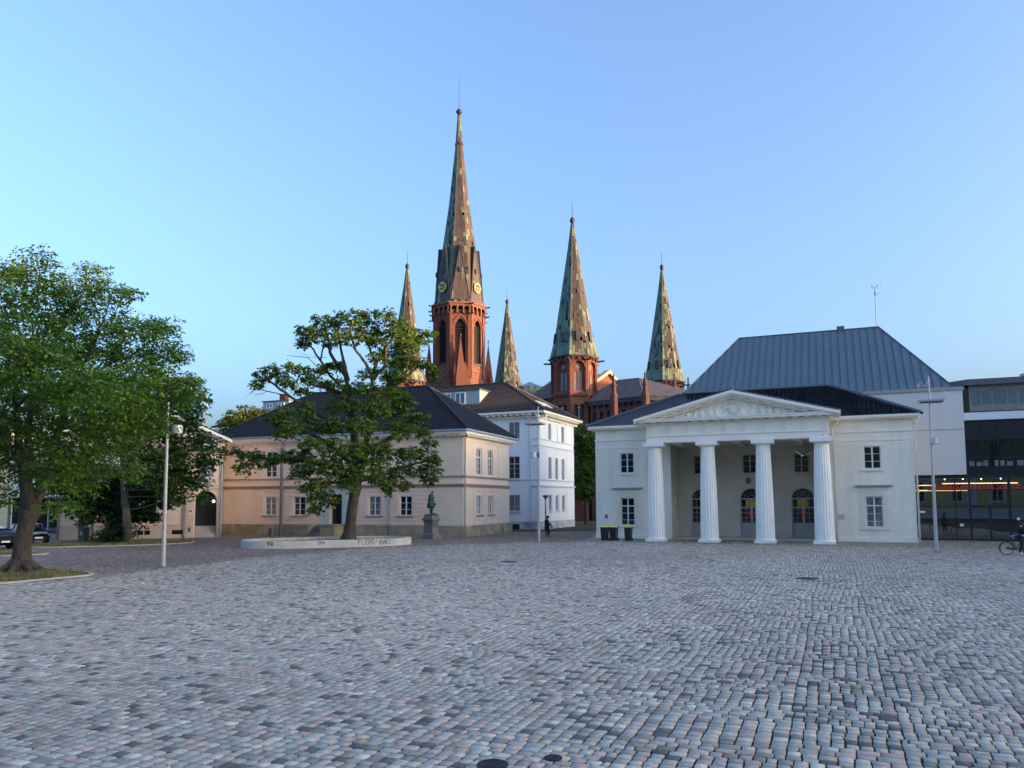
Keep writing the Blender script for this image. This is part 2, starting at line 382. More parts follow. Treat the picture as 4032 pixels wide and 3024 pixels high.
    mid=np.stack([pts(p[0]+jit[:,q,0],p[1]+jit[:,q,1],Z(p[0],p[1],I)-.003) for q,p in enumerate(ring)],1)
    low=np.stack([pts(p[0]+jit[:,q,0],p[1]+jit[:,q,1],np.full(len(I),-.022)) for q,p in enumerate(ring)],1)
    V=np.concatenate([top,mid,low],1).reshape(-1,3); base=np.arange(len(I))*24
    f=[(0,1,2,3),(0,3,4,7),(4,5,6,7)]+[(k+8,(k+1)%8+8,(k+1)%8,k) for k in range(8)]+[(k+16,(k+1)%8+16,(k+1)%8+8,k+8) for k in range(8)]
    f=np.array(f); FF=(base[:,None,None]+f[None]).reshape(-1,4); C=np.repeat(col[I],len(f),0)
    # far setts : single tilted tops
    J=np.where(~near)[0]; rg=[(a0[J],b0[J]),(a1[J],b0[J]),(a1[J],b1[J]),(a0[J],b1[J])]
    V2=np.stack([pts(p[0],p[1],Z(p[0],p[1],J)) for p in rg],1).reshape(-1,3); F2=(np.arange(len(J))*4)[:,None]+np.arange(4)[None]+len(V)
    mk('setts',(.2,.2,.2),.74,noise=.20,scale=9,attr='Col',bump=.25,bscale=45,spec=.32)
    o=np_mesh('cobblestone_paving',np.concatenate([V,V2]),np.concatenate([FF,F2]),M['setts'],None,{'Col':np.concatenate([C,col[J]])})
    tag(o,kind='structure'); print('setts',n)
paving()
def blades(n,inside,bbox,z,hmin,hmax,name,w=.012,seed=3):
    R=np.random.default_rng(seed); P=[]
    while len(P)<n:
        x=R.uniform(bbox[0],bbox[1]); y=R.uniform(bbox[2],bbox[3])
        if inside(x,y): P.append((x,y))
    P=np.array(P); h=R.uniform(hmin,hmax,n)*(.5+R.random(n)**3*1.3); an=R.uniform(0,PI,n); ln=R.normal(0,.5,(n,2))*h[:,None]
    dx=np.cos(an)*w; dy=np.sin(an)*w; V=np.zeros((n,4,3))
    zz=np.full(n,z)
    V[:,0]=np.stack([P[:,0]-dx,P[:,1]-dy,zz],-1); V[:,1]=np.stack([P[:,0]+dx,P[:,1]+dy,zz],-1)
    V[:,2]=np.stack([P[:,0]+ln[:,0]+dx*.2,P[:,1]+ln[:,1]+dy*.2,zz+h],-1); V[:,3]=np.stack([P[:,0]+ln[:,0]-dx*.2,P[:,1]+ln[:,1]-dy*.2,zz+h],-1)
    o=np_mesh(name,V.reshape(-1,3),np.arange(n*4).reshape(n,4),M['grass'],None,{'rnd':np.clip(R.normal(.5,.28,n)+.25*np.sin(P[:,0]*1.7)*np.sin(P[:,1]*2.1),0,1)})
    return tag(o,kind='stuff')
mk('soil_lawn',(.10,.105,.035),.95,noise=.5,scale=1.8,col2=(.085,.060,.035),bump=.5,bscale=20)
def inpoly(P):
    def f(x,y):
        c=False; j=len(P)-1
        for i in range(len(P)):
            if (P[i][1]>y)!=(P[j][1]>y) and x<(P[j][0]-P[i][0])*(y-P[i][1])/(P[j][1]-P[i][1])+P[i][0]: c=not c
            j=i
        return c
    return f
def smoothpoly(P,k=3):
    for _ in range(k):
        Q=[]
        for i in range(len(P)):
            a,b=P[i],P[(i+1)%len(P)]; Q+=[(a[0]*.75+b[0]*.25,a[1]*.75+b[1]*.25),(a[0]*.25+b[0]*.75,a[1]*.25+b[1]*.75)]
        P=Q
    return P
def island(P,n,seed):
    P=smoothpoly(P,3); cx=sum(p[0] for p in P)/len(P); cy=sum(p[1] for p in P)/len(P)
    def off(d): 
        r=[]
        for i in range(len(P)):
            a,b=Vector(P[i-1]),Vector(P[(i+1)%len(P)]); t=(b-a).normalized(); nn=Vector((t.y,-t.x)); 
            if nn.dot(Vector((cx,cy))-Vector(P[i]))<0: nn=-nn
            q=Vector(P[i])+nn*d; r.append((q.x,q.y))
        return r
    I=off(.16); mb=MB(); m=len(P)
    for i in range(m):
        j=(i+1)%m
        mb.face([(*P[i],-.034),(*P[j],-.034),(*P[j],.055),(*P[i],.055)]); mb.face([(*P[i],.055),(*P[j],.055),(*I[j],.055),(*I[i],.055)]); mb.face([(*I[i],.055),(*I[j],.055),(*I[j],.02),(*I[i],.02)])
    tag(mb.build('kerb',M['kerb_stone']),kind='structure')
    mb=MB(); mb.face([(*q,.045) for q in I]); tag(mb.build('lawn',M['soil_lawn']),kind='structure')
    xs=[q[0] for q in I]; ys=[q[1] for q in I]; blades(n,inpoly(I),(min(xs),max(xs),min(ys),max(ys)),.043,.04,.13,'grass',.014,seed)
island([(-16.7,31.2),(-17.5,29.8),(-18.7,27.5),(-20.5,24.5),(-24,22),(-29,24),(-31,31),(-28,37),(-23,35.6),(-20,34.0),(-17.6,32.4)],26000,5)
island([(-26.1,44.2),(-27.5,43),(-30,41.2),(-36,39.5),(-40,42),(-37,46.5),(-30,46.2),(-27.5,45.3)],9000,6)
island([(-30.8,50.3),(-28,51.5),(-25,52.8),(-23.1,55.4),(-23.3,57.4),(-26,58.4),(-31,56.6),(-34.6,53.6),(-34,51)],12000,7)
# ================================================================ building kit
def window(fr,parent,s0,s1,z0,z1,d=.18,t=0,cols=2,trans=(),bars=(),fm='win_white',gm='glass',sill=None,sm='plaster_trim',name='window',fw=.07,mw=.10,bw=.03,arch=False,open_sash=False):
    mb=MB(); T0,T1=t-d,t-d+.07
    fr.box(mb,s0,s0+fw,T0,T1,z0,z1); fr.box(mb,s1-fw,s1,T0,T1,z0,z1); fr.box(mb,s0+fw,s1-fw,T0,T1,z0,z0+fw); fr.box(mb,s0+fw,s1-fw,T0,T1,z1-fw,z1)
    W=(s1-s0)/cols
    for i in range(1,cols): fr.box(mb,s0+W*i-mw/2,s0+W*i+mw/2,T0,T1+.02,z0+fw,z1-fw)
    for z in trans: fr.box(mb,s0+fw,s1-fw,T0,T1+.035,z-.045,z+.045)
    for i in range(cols):
        for z in bars: fr.box(mb,s0+W*i+(fw if i==0 else mw/2),s0+W*(i+1)-(fw if i==cols-1 else mw/2),T0+.01,T1-.01,z-bw/2,z+bw/2)
    o=mb.build(name,M[fm],parent)
    g=MB(); fr.quad(g,s0+.02,s1-.02,z0+.02,z1-.02,T0+.03); g.build('pane',M[gm],o)
    if sill is not None:
        b=MB(); fr.box(b,s0-sill,s1+sill,t-d,t+.13,z0-.14,z0-.002); b.build('sill',M[sm],o)
    return o
TILES={}
def tiles(V,Fc,A,B,C,D,tw=.22,th=.34,amp=.06,lip=.07):
    A,B,C,D=map(Vector,(A,B,C,D)); eu=(B-A).normalized(); Lu=(B-A).length; nn=(B-A).cross(D-A).normalized(); ev=nn.cross(eu).normalized()
    if ev.z<0: ev=-ev; 
    nn=eu.cross(ev); 
    if nn.z<0: nn=-nn
    uD,uC=(D-A).dot(eu),(C-A).dot(eu); H=(D-A).dot(ev)
    nr=max(1,int(round(H/th))); th=H/nr; prof=[(0,0),(.22,amp*.9),(.45,amp),(.66,.15*amp),(.85,-.25*amp),(1,0)]
    for r in range(nr):
        v0,v1=r*th,(r+1.12)*th; vv=min(v1,H)
        lo0,hi0=uD*v0/H,Lu+(uC-Lu)*v0/H; lo1,hi1=uD*vv/H,Lu+(uC-Lu)*vv/H
        k0=int(math.floor(min(lo0,lo1)/tw)); k1=int(math.ceil(max(hi0,hi1)/tw))
        for k in range(k0,k1):
            u=k*tw
            if u+tw<min(lo0,lo1) or u>max(hi0,hi1): continue
            b=len(V); j=random.uniform(-.006,.006)
            for (fu,h) in prof:
                ua=min(max(u+fu*tw,lo0),hi0); V.append(A+eu*ua+ev*v0+nn*(h+lip+j))
            for (fu,h) in prof:
                ua=min(max(u+fu*tw,lo1),hi1); V.append(A+eu*ua+ev*vv+nn*(h*.9+.004))
            for q in range(5): Fc.append((b+q,b+q+1,b+q+7,b+q+6))
    return V,Fc
def ridgecap(mb,P,Q,r=.12,step=.4):
    P,Q=Vector(P),Vector(Q); n=max(2,int((Q-P).length/step)); pts=[];rad=[]
    for i in range(n):
        a=P.lerp(Q,i/n); b=P.lerp(Q,(i+.96)/n); pts+=[a,b]; rad+=[r*1.12,r*.92]
    mb.tube(pts,rad,8)
def hiproof(fr,parent,s0,s1,t0,t1,ze,rs0,rs1,rt,zr,m,name='roof',sides='FRLB',tw=.22,th=.34,cap=.12,capm=None,base=True):
    """eave rectangle s0..s1, t0(front,+)..t1(back,-); ridge rs0..rs1 at t=rt"""
    V,Fc=[],[]; p=fr.p; a,b,c,d=p(s0,t0,ze),p(s1,t0,ze),p(s1,t1,ze),p(s0,t1,ze); r0,r1=p(rs0,rt,zr),p(rs1,rt,zr)
    if 'F' in sides: tiles(V,Fc,a,b,r1,r0,tw,th)
    if 'R' in sides: tiles(V,Fc,b,c,r1,r1,tw,th)
    if 'L' in sides: tiles(V,Fc,d,a,r0,r0,tw,th)
    if 'B' in sides: tiles(V,Fc,c,d,r0,r1,tw*2,th*2)
    z=Vector((0,0,.03)); n=len(V); V+=[a-z,b-z,c-z,d-z,r0-z,r1-z]; Fc+=[(n,n+1,n+5,n+4),(n+1,n+2,n+5),(n+2,n+3,n+4,n+5),(n+3,n,n+4),(n+3,n+2,n+1,n)]
    mb=MB(); mb.add(V,Fc); o=mb.build(name,M[m],parent,True)
    c_=MB(); z=Vector((0,0,.06))
    for P,Q in [(a,r0),(b,r1),(c,r1),(d,r0),(r0,r1)]: ridgecap(c_,P+z,Q+z,cap)
    c_.build('ridge_tiles',M[capm or m],o,True); return o
def plainwall(mb,fr,s0,s1,z0,z1,t=0): fr.quad(mb,s0,s1,z0,z1,t)
def brackets(mb,fr,s0,s1,t0,t1,z0,z1,w,step):
    n=int((s1-s0)/step); 
    for i in range(n+1):
        c=s0+(s1-s0)*(i+.5)/(n+1); fr.box(mb,c-w/2,c+w/2,t0,t1,z0,z1)
# ================================================================ GUARDHOUSE
def guardhouse():
    fr=Fr((6.632,61.068),GA); W=22.53; H=8.54; D=12.
    g=T('guardhouse','white neoclassical guardhouse with four fluted columns, pediment and black tiled roof','building',fr.p(W/2,0,0))
    o1=[dict(s0=2.0,s1=3.09,z0=1.0,z1=3.13),dict(s0=2.0,s1=3.09,z0=5.05,z1=6.63)]; o2=[dict(s0=19.4,s1=20.49,z0=1.0,z1=3.13),dict(s0=19.4,s1=20.49,z0=5.05,z1=6.63)]
    mb=MB(); wall_open(mb,fr,0,5.95,0,H,o1,depth=.22); wall_open(mb,fr,16.6,W,0,H,o2,depth=.22)
    R=fr.side(W); plainwall(mb,R,0,D,0,H); Lf=fr.sidel(0,D); plainwall(mb,Lf,0,D,0,H); B=fr.back(W,D); plainwall(mb,B,0,W,0,H)
    mb.build('wall',M['plaster_white'],g)
    # recessed porch behind the columns
    mb=MB(); dd=3.4; bk=Fr(fr.p(0,-dd,0).xy,GA)
    drs=[(6.85,8.5),(10.62,12.27),(14.40,16.05)]
    ops=[dict(s0=a,s1=b,z0=.12,z1=3.84,arch='round',depth=.3) for a,b in drs]+[dict(s0=a+.28,s1=a+1.33,z0=5.0,z1=6.47,depth=.2) for a,b in drs]
    wall_open(mb,bk,5.95,16.6,0,7.3,ops,n=12)
    ls=fr.side(5.95); lw=Fr(fr.p(5.95,0,0).xy,GA-PI/2)
    wall_open(mb,Fr(fr.p(5.95,-dd,0).xy,GA-PI/2),-dd,0,0,7.3,[]) if 0 else None
    mb.face([fr.p(5.95,0,0),fr.p(5.95,-dd,0),fr.p(5.95,-dd,7.3),fr.p(5.95,0,7.3)]); mb.face([fr.p(16.6,-dd,0),fr.p(16.6,0,0),fr.p(16.6,0,7.3),fr.p(16.6,-dd,7.3)])
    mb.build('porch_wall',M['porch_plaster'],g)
    mb=MB(); mb.face([fr.p(5.0,3.8,7.16),fr.p(17.2,3.8,7.16),fr.p(17.2,0,7.16),fr.p(5.0,0,7.16)]); mb.face([fr.p(5.95,0,7.15),fr.p(16.6,0,7.15),fr.p(16.6,-dd,7.15),fr.p(5.95,-dd,7.15)])
    for s in (6.98,11.1,15.22): fr.box(mb,s-.25,s+.25,-dd,2.75,6.98,7.14)
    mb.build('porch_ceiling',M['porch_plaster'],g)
    # niche panel on the left return
    mb=MB(); nf=Fr(fr.p(5.95,-dd,0).xy,GA+PI/2)
    for a,b,z0,z1 in [(-2.5,-2.42,1.5,3.3),(-2.5,-1.5,3.3,3.38),(-2.6,-1.4,1.35,1.5)]:
        mb.hexa([fr.p(5.955,b_,z) + Vector((fr.e.x,fr.e.y,0))*x for z in (z0,z1) for (x,b_) in ((0,a),(.06,a),(.06,b),(0,b))])
    mb.build('niche_frame',M['door_grey'],g)
    mb=MB(); fr.box(mb,5.96,16.59,-dd+.02,-.05,0,.10); mb.build('porch_step',M['kerb_stone'],g)
    for k,(a,b) in enumerate(drs):
        d=MB(); z0=.12; t0,t1=-.30,-.22
        # frame: jambs, meeting stile, transoms, panels
        for s,w_ in ((a,.09),(b-.09,.09),((a+b)/2-.08,.16)): bk.box(d,s,s+w_,t0,t1,z0,2.98)
        for z,h in ((2.98,.10),(2.28,.11),(1.08,.09),(z0,.12)): bk.box(d,a,b,t0-.002,t1+.015,z,z+h)
        for s in (a+.09,(a+b)/2+.08):
            w_=(b-a)/2-.17; bk.box(d,s,s+w_,t0+.02,t1-.03,z0+.12,1.08)
            bk.box(d,s+w_/2-.015,s+w_/2+.015,t0,t1,1.17,2.98)
            for z in (1.55,1.92): bk.box(d,s,s+w_,t0,t1,z-.015,z+.015)
        c=(a+b)/2; r=(b-a)/2; zc=3.84-r
        prev=None
        for i in range(17):
            q=PI*i/16; P=[bk.p(c+math.cos(q)*rr,t,zc+math.sin(q)*rr) for rr in (r,r-.07) for t in (t0,t1)]
            if prev: d.add([prev[0],prev[1],prev[3],prev[2],P[0],P[1],P[3],P[2]],[(0,1,5,4),(1,2,6,5),(2,3,7,6),(3,0,4,7)])
            prev=P
        for i in range(1,8): q=PI*i/8; d.tube([bk.p(c+math.cos(q)*.2,t0+.03,zc+.06+math.sin(q)*.2),bk.p(c+math.cos(q)*(r-.06),t0+.03,zc+.03+math.sin(q)*(r-.06))],.014,4)
        d.tube([bk.p(c+math.cos(PI*i/12)*.2,t0+.03,zc+.06+math.sin(PI*i/12)*.2) for i in range(13)],.014,4); d.tube([bk.p(c+math.cos(PI*i/16)*.52,t0+.03,zc+.03+math.sin(PI*i/16)*.52) for i in range(17)],.011,4)
        o=d.build('door',M['door_grey'],g)
        gl=MB(); bk.quad(gl,a+.03,b-.03,1.1,3.0,t0+.025); gl.face([bk.p(c+math.cos(PI*i/16)*(r-.03),t0+.02,zc+math.sin(PI*i/16)*(r-.03)) for i in range(17)]); gl.build('pane',M['glass'],o)
        if k>0:
            cu=MB(); bk.quad(cu,a+.55,b-.55 if k==2 else b-.1,1.62,2.25,t0+.031); cu.build('red_poster',M['red_cloth'],o)
            cu=MB(); bk.quad(cu,a+.42,b-.5 if k==2 else b-.1,2.42,2.95,t0+.031); cu.build('yellow_poster',M['yellow_cloth'],o)
        window(bk,g,a+.28,a+1.33,5.0,6.47,.2,cols=2,bars=(5.52,5.98),fm='win_grey',gm='glass',sill=.13,sm='porch_plaster')
    mb=MB(); mb.lathe([(.001,.0),(.17,0),(.2,.02),(.16,.05),(.001,.06)],(0,0,0),16)
    c=bk.p(11.3,.02,4.42); mb.v=[tuple(c+Vector((bk.e.x*x+bk.n.x*z,bk.e.y*x+bk.n.y*z,y*1.25))) for x,y,z in mb.v]; mb.build('oval_emblem',M['dark_grey'],g)
    for o in (o1,o2):
        q=o[0]; window(fr,g,q['s0'],q['s1'],q['z0'],q['z1'],.2,cols=2,trans=(2.5,),bars=(1.42,1.95),sill=None,gm='glass' if o is o1 else 'glass_curtain')
        q=o[1]; window(fr,g,q['s0'],q['s1'],q['z0'],q['z1'],.2,cols=2,bars=(5.58,6.1),sill=.13)
        # quoined surround
        s=MB(); c=(q['s0']+q['s1'])/2
        for sgn in (-1,1):
            for i in range(7):
                w_=.38 if i%2 else .27; z=1.0+i*.335; a,b=(c-.56-w_,c-.56) if sgn<0 else (c+.56,c+.56+w_); fr.box(s,a,b,-.01,.06,z+.014,z+.321)
        for i in range(5):
            a=-.9+i*.36; s.hexa([fr.p(c+x*1.0,t,z) for z,k in ((3.15,.83),(3.72,1.)) for x,t in ((a*k+.006,.045),((a+.36)*k-.006,.045),((a+.36)*k-.006,-.01),(a*k+.006,-.01))])
        fr.box(s,c-.92,c+.92,-.01,.08,.83,.985); s.build('quoin_surround',M['quoin'],g)
        s=MB(); fr.box(s,c-1.2,c+1.2,-.01,.30,3.86,3.93); fr.box(s,c-1.13,c+1.13,-.01,.2,3.80,3.86); s.build('window_hood',M['win_grey'],g)
    # string courses, plinth, eaves
    for FF,a,b in ((fr,0,5.0),(fr,17.25,W),(R,0,D),(Lf,0,D)):
        for t_,z0_,z1_,nm_ in ((.07,7.62,7.70,'string_course'),(.035,7.0,7.10,'string_course'),(.05,-.02,.28,'base_course')):
            mb=MB(); FF.box(mb,a,b,-.01,t_,z0_,z1_); mb.build(nm_,M['plaster_trim'],g)
    mb=MB()
    for a,b in ((-.5,4.6),(17.6,W+.5)): fr.box(mb,a,b,0,.42,8.50,8.60); fr.box(mb,a,b,.30,.55,8.60,8.76)
    fr.box(mb,-.5,0,-D-.5,0,8.50,8.60); fr.box(mb,W,W+.5,-D-.5,0,8.50,8.60); fr.box(mb,-.56,-.40,-D-.5,.3,8.60,8.76); fr.box(mb,W+.40,W+.56,-D-.5,.3,8.6,8.76); fr.box(mb,-.5,W+.5,-D-.5,-D,8.5,8.76)
    mb.build('eave_gutter',M['plaster_trim'],g)
    hiproof(fr,g,-.55,W+.55,.55,-D-.55,8.72,6.0,W-5.2,-5.6,11.78,'black_tile',tw=.30,th=.42)
    # ---------------- portico
    Y0=3.85
    mb=MB()
    for z0,z1,e in ((7.06,7.50,0),(7.5,7.58,.07),(7.58,8.40,.0)):
        fr.box(mb,4.98-e,17.22+e,2.72,Y0+e,z0,z1); fr.box(mb,4.98-e,6.0,0,2.72,z0,z1); fr.box(mb,16.2,17.22+e,0,2.72,z0,z1)
    mb.build('entablature',M['plaster_trim'],g)
    n=10
    for i in range(n):
        mb=MB(); c=5.2+(17.0-5.2)*i/(n-1)
        for k in (-1,0,1): fr.box(mb,c+k*.14-.05,c+k*.14+.05,Y0,Y0+.05,7.62,8.34)
        fr.box(mb,c-.23,c+.23,Y0,Y0+.055,8.30,8.40); fr.box(mb,c-.22,c+.22,Y0,Y0+.055,7.585,7.62); mb.build('triglyph',M['plaster_white'],g)
    mb=MB()
    for z0,z1,e in ((8.40,8.47,.18),(8.52,8.66,.62),(8.66,8.72,.68)):
        fr.box(mb,4.98-e,17.22+e,0,Y0+e,z0,z1)
    m2=18
    for i in range(m2):
        c=4.8+(17.4-4.8)*i/(m2-1); fr.box(mb,c-.21,c+.21,Y0+.1,Y0+.55,8.475,8.515)
    mb.build('cornice',M['plaster_trim'],g)
    ax,az=11.08,10.50; ex0,ex1,ez=4.2,17.96,8.74
    mb=MB(); mb.face([fr.p(ex0+.3,Y0-.1,8.7),fr.p(ex1-.3,Y0-.1,8.7),fr.p(ax,Y0-.1,az-.02)]); mb.build('tympanum',M['plaster_trim'],g)
    mb=MB()
    for sg,ex in ((0,ex0),(1,ex1)):
        for t0,t1,dz0,dz1 in ((2.5,Y0+.72,-.20,0),(2.5,Y0+.62,-.30,-.21),(2.6,Y0+.2,-.48,-.31)):
            q=[(ex,ez),(ax,az)]; 
            lo=[fr.p(q[0][0],t1,q[0][1]+dz0),fr.p(q[1][0],t1,q[1][1]+dz0),fr.p(q[1][0],t0,q[1][1]+dz0),fr.p(q[0][0],t0,q[0][1]+dz0)]
            hi=[fr.p(q[0][0],t1,q[0][1]+dz1),fr.p(q[1][0],t1,q[1][1]+dz1),fr.p(q[1][0],t0,q[1][1]+dz1),fr.p(q[0][0],t0,q[0][1]+dz1)]
            mb.hexa(lo+hi)
        for i in range(1,9):
            k=(i-.35)/8.6; s=ex+(ax-ex)*k; z=ez+(az-ez)*k-.335; w_=.21; sl=(az-ez)/(ax-ex)
            mb.hexa([fr.p(s+x,t,z+sl*x+h) for h in (-.05,.02) for x,t in ((-w_,Y0+.5),(w_,Y0+.5),(w_,Y0+.1),(-w_,Y0+.1))])
    mb.build('raking_cornice',M['plaster_trim'],g)
    V,Fc=[],[]; tb=-3.6
    tiles(V,Fc,fr.p(ex0-.05,tb,ez),fr.p(ex0-.05,Y0+.6,ez),fr.p(ax,Y0+.6,az+.02),fr.p(ax,tb,az+.02),.25,.36); tiles(V,Fc,fr.p(ex1+.05,Y0+.6,ez),fr.p(ex1+.05,tb,ez),fr.p(ax,tb,az+.02),fr.p(ax,Y0+.6,az+.02),.25,.36)
    mb=MB(); mb.add(V,Fc); ridgecap(mb,fr.p(ax,Y0+.6,az+.06),fr.p(ax,tb,az+.06),.12); mb.build('portico_roof',M['black_tile'],g,True)
    # carved relief: cuirass, shields, flags and spears
    mb=MB(); tz=Y0-.1
    def P3(s,z,t): return fr.p(ax+s,tz+t,z)
    def disc(s,z,rx,rz,h,seg=18,rot=0):
        c=[]; 
        for (k,hh) in ((1,0),(1,h),(.86,h*1.25),(.82,h*.9)):
            c.append([P3(s+math.cos(2*PI*i/seg)*rx*k*math.cos(rot)-math.sin(2*PI*i/seg)*rz*k*math.sin(rot),z+math.sin(2*PI*i/seg)*rz*k*math.cos(rot)+math.cos(2*PI*i/seg)*rx*k*math.sin(rot),hh) for i in range(seg)])
        vs=sum(c,[]); fs=[(a*seg+i,a*seg+(i+1)%seg,(a+1)*seg+(i+1)%seg,(a+1)*seg+i) for a in range(3) for i in range(seg)]; mb.add(vs,fs+[tuple(3*seg+i for i in range(seg))])
    mb.hexa([P3(x,z,t) for z,w_ in ((8.95,.26),(9.45,.33)) for x,t in ((-w_,.14),(w_,.14),(w_,0),(-w_,0))]); disc(0,9.48,.36,.12,.13); disc(-.42,9.4,.13,.16,.16); disc(.42,9.4,.13,.16,.16)
    for i in range(7): mb.box(tuple(P3(-.25+i*.083,8.88,.08)),(.06,.06,.2))
    disc(0,9.78,.16,.14,.14); mb.tube([P3(-.3,9.95,.05),P3(-.15,10.02,.08),P3(0,9.97,.1),P3(.15,10.02,.08),P3(.3,9.95,.05)],.035,6)
    disc(-.85,9.18,.36,.44,.1); disc(.82,9.2,.36,.42,.1); disc(-1.38,9.2,.30,.42,.07,8,.2); disc(1.36,9.2,.28,.42,.07,16,-.2)
    for sg in (-1,1):
        for i in range(9):
            a=.35+i*.17; L=.55-.02*i; s0=sg*(.5+.26*i); mb.tube([P3(s0,9.3-.02*i,.02),P3(s0+sg*.12,9.55-.06*i,.06),P3(s0+sg*.3,9.72-.07*i,.03)],[.035,.03,.012],5)
        for (s,z,rx,rz) in ((2.0,9.1,.24,.36),(2.45,9.05,.2,.3),(2.95,8.98,.24,.2),(3.4,8.93,.2,.13),(3.9,8.88,.22,.09)): disc(sg*s,z,rx,rz,.09,10,sg*.3)
        for (a,za,b,zb) in ((1.7,8.85,3.0,9.3),(2.2,8.82,3.7,9.08),(2.6,8.8,4.5,8.95),(3.2,8.82,4.9,8.86),(1.6,8.9,2.5,9.5)): mb.tube([P3(sg*a,za,.05),P3(sg*b,zb,.04)],.028,5)
        for (s,z) in ((1.9,9.45),(2.25,9.35),(2.6,9.2)): mb.tube([P3(sg*(s-.15),z-.2,.04),P3(sg*s,z,.1),P3(sg*(s+.12),z-.16,.06),P3(sg*(s+.25),z+.02,.03)],.04,5)
    mb.build('tympanum_relief',M['plaster_trim'],g,True)
    # columns
    for i in range(4):
        s=5.47+i*3.753; c=fr.p(s,3.28,0)
        prof=[(.625-.155*(k/14)**1.25+.012*math.sin(PI*k/14),.24+6.38*k/14) for k in range(15)]
        mb=MB(); mb.lathe(prof,c,160,rfun=lambda r,z,t: r*(1-.065*abs(math.sin(10*t))),ph=GA); o=mb.build('column',M['column_white'],g,True,.35)
        mb=MB(); mb.lathe([(.465,6.60),(.47,6.66),(.50,6.68),(.56,6.73),(.66,6.78),(.69,6.80)],c,40); fr.box(mb,s-.74,s+.74,2.56,4.0,6.80,7.055); mb.build('capital',M['column_white'],o)
        mb=MB(); fr.box(mb,s-.70,s+.70,2.60,3.97,-.02,.17); mb.lathe([(.69,.17),(.69,.22),(.64,.245)],c,40); mb.build('plinth',M['column_white'],o)
    # downpipes
    for s,zt,q in ((17.5,8.45,.2),(W+.12,8.5,.12)):
        mb=MB(); mb.tube([fr.p(s+.35 if s<20 else s+.25,.5,8.6),fr.p(s+.33 if s<20 else s+.2,.42,8.42),fr.p(s,q,7.95),fr.p(s,q,.02)],.062,8); mb.build('downpipe',M['win_grey'] if 0 else M['plaster_trim'],g,True)
    mb=MB(); a=fr.uv(2300+185*.4522,1450+1275*.4522); b=fr.uv(2300+206*.4522,1450+1306*.4522); fr.box(mb,a[0],b[0],-.005,.05,b[1],a[1]); mb.build('sign_plate',M['dark_grey'],g)
    mb=MB(); fr.box(mb,17.6,18.0,-.005,.04,1.55,1.9); mb.build('relief_panel',M['porch_plaster'],g); 
    mb=MB(); fr.box(mb,18.05,18.2,-.005,.05,8.95,9.2)
guardhouse()
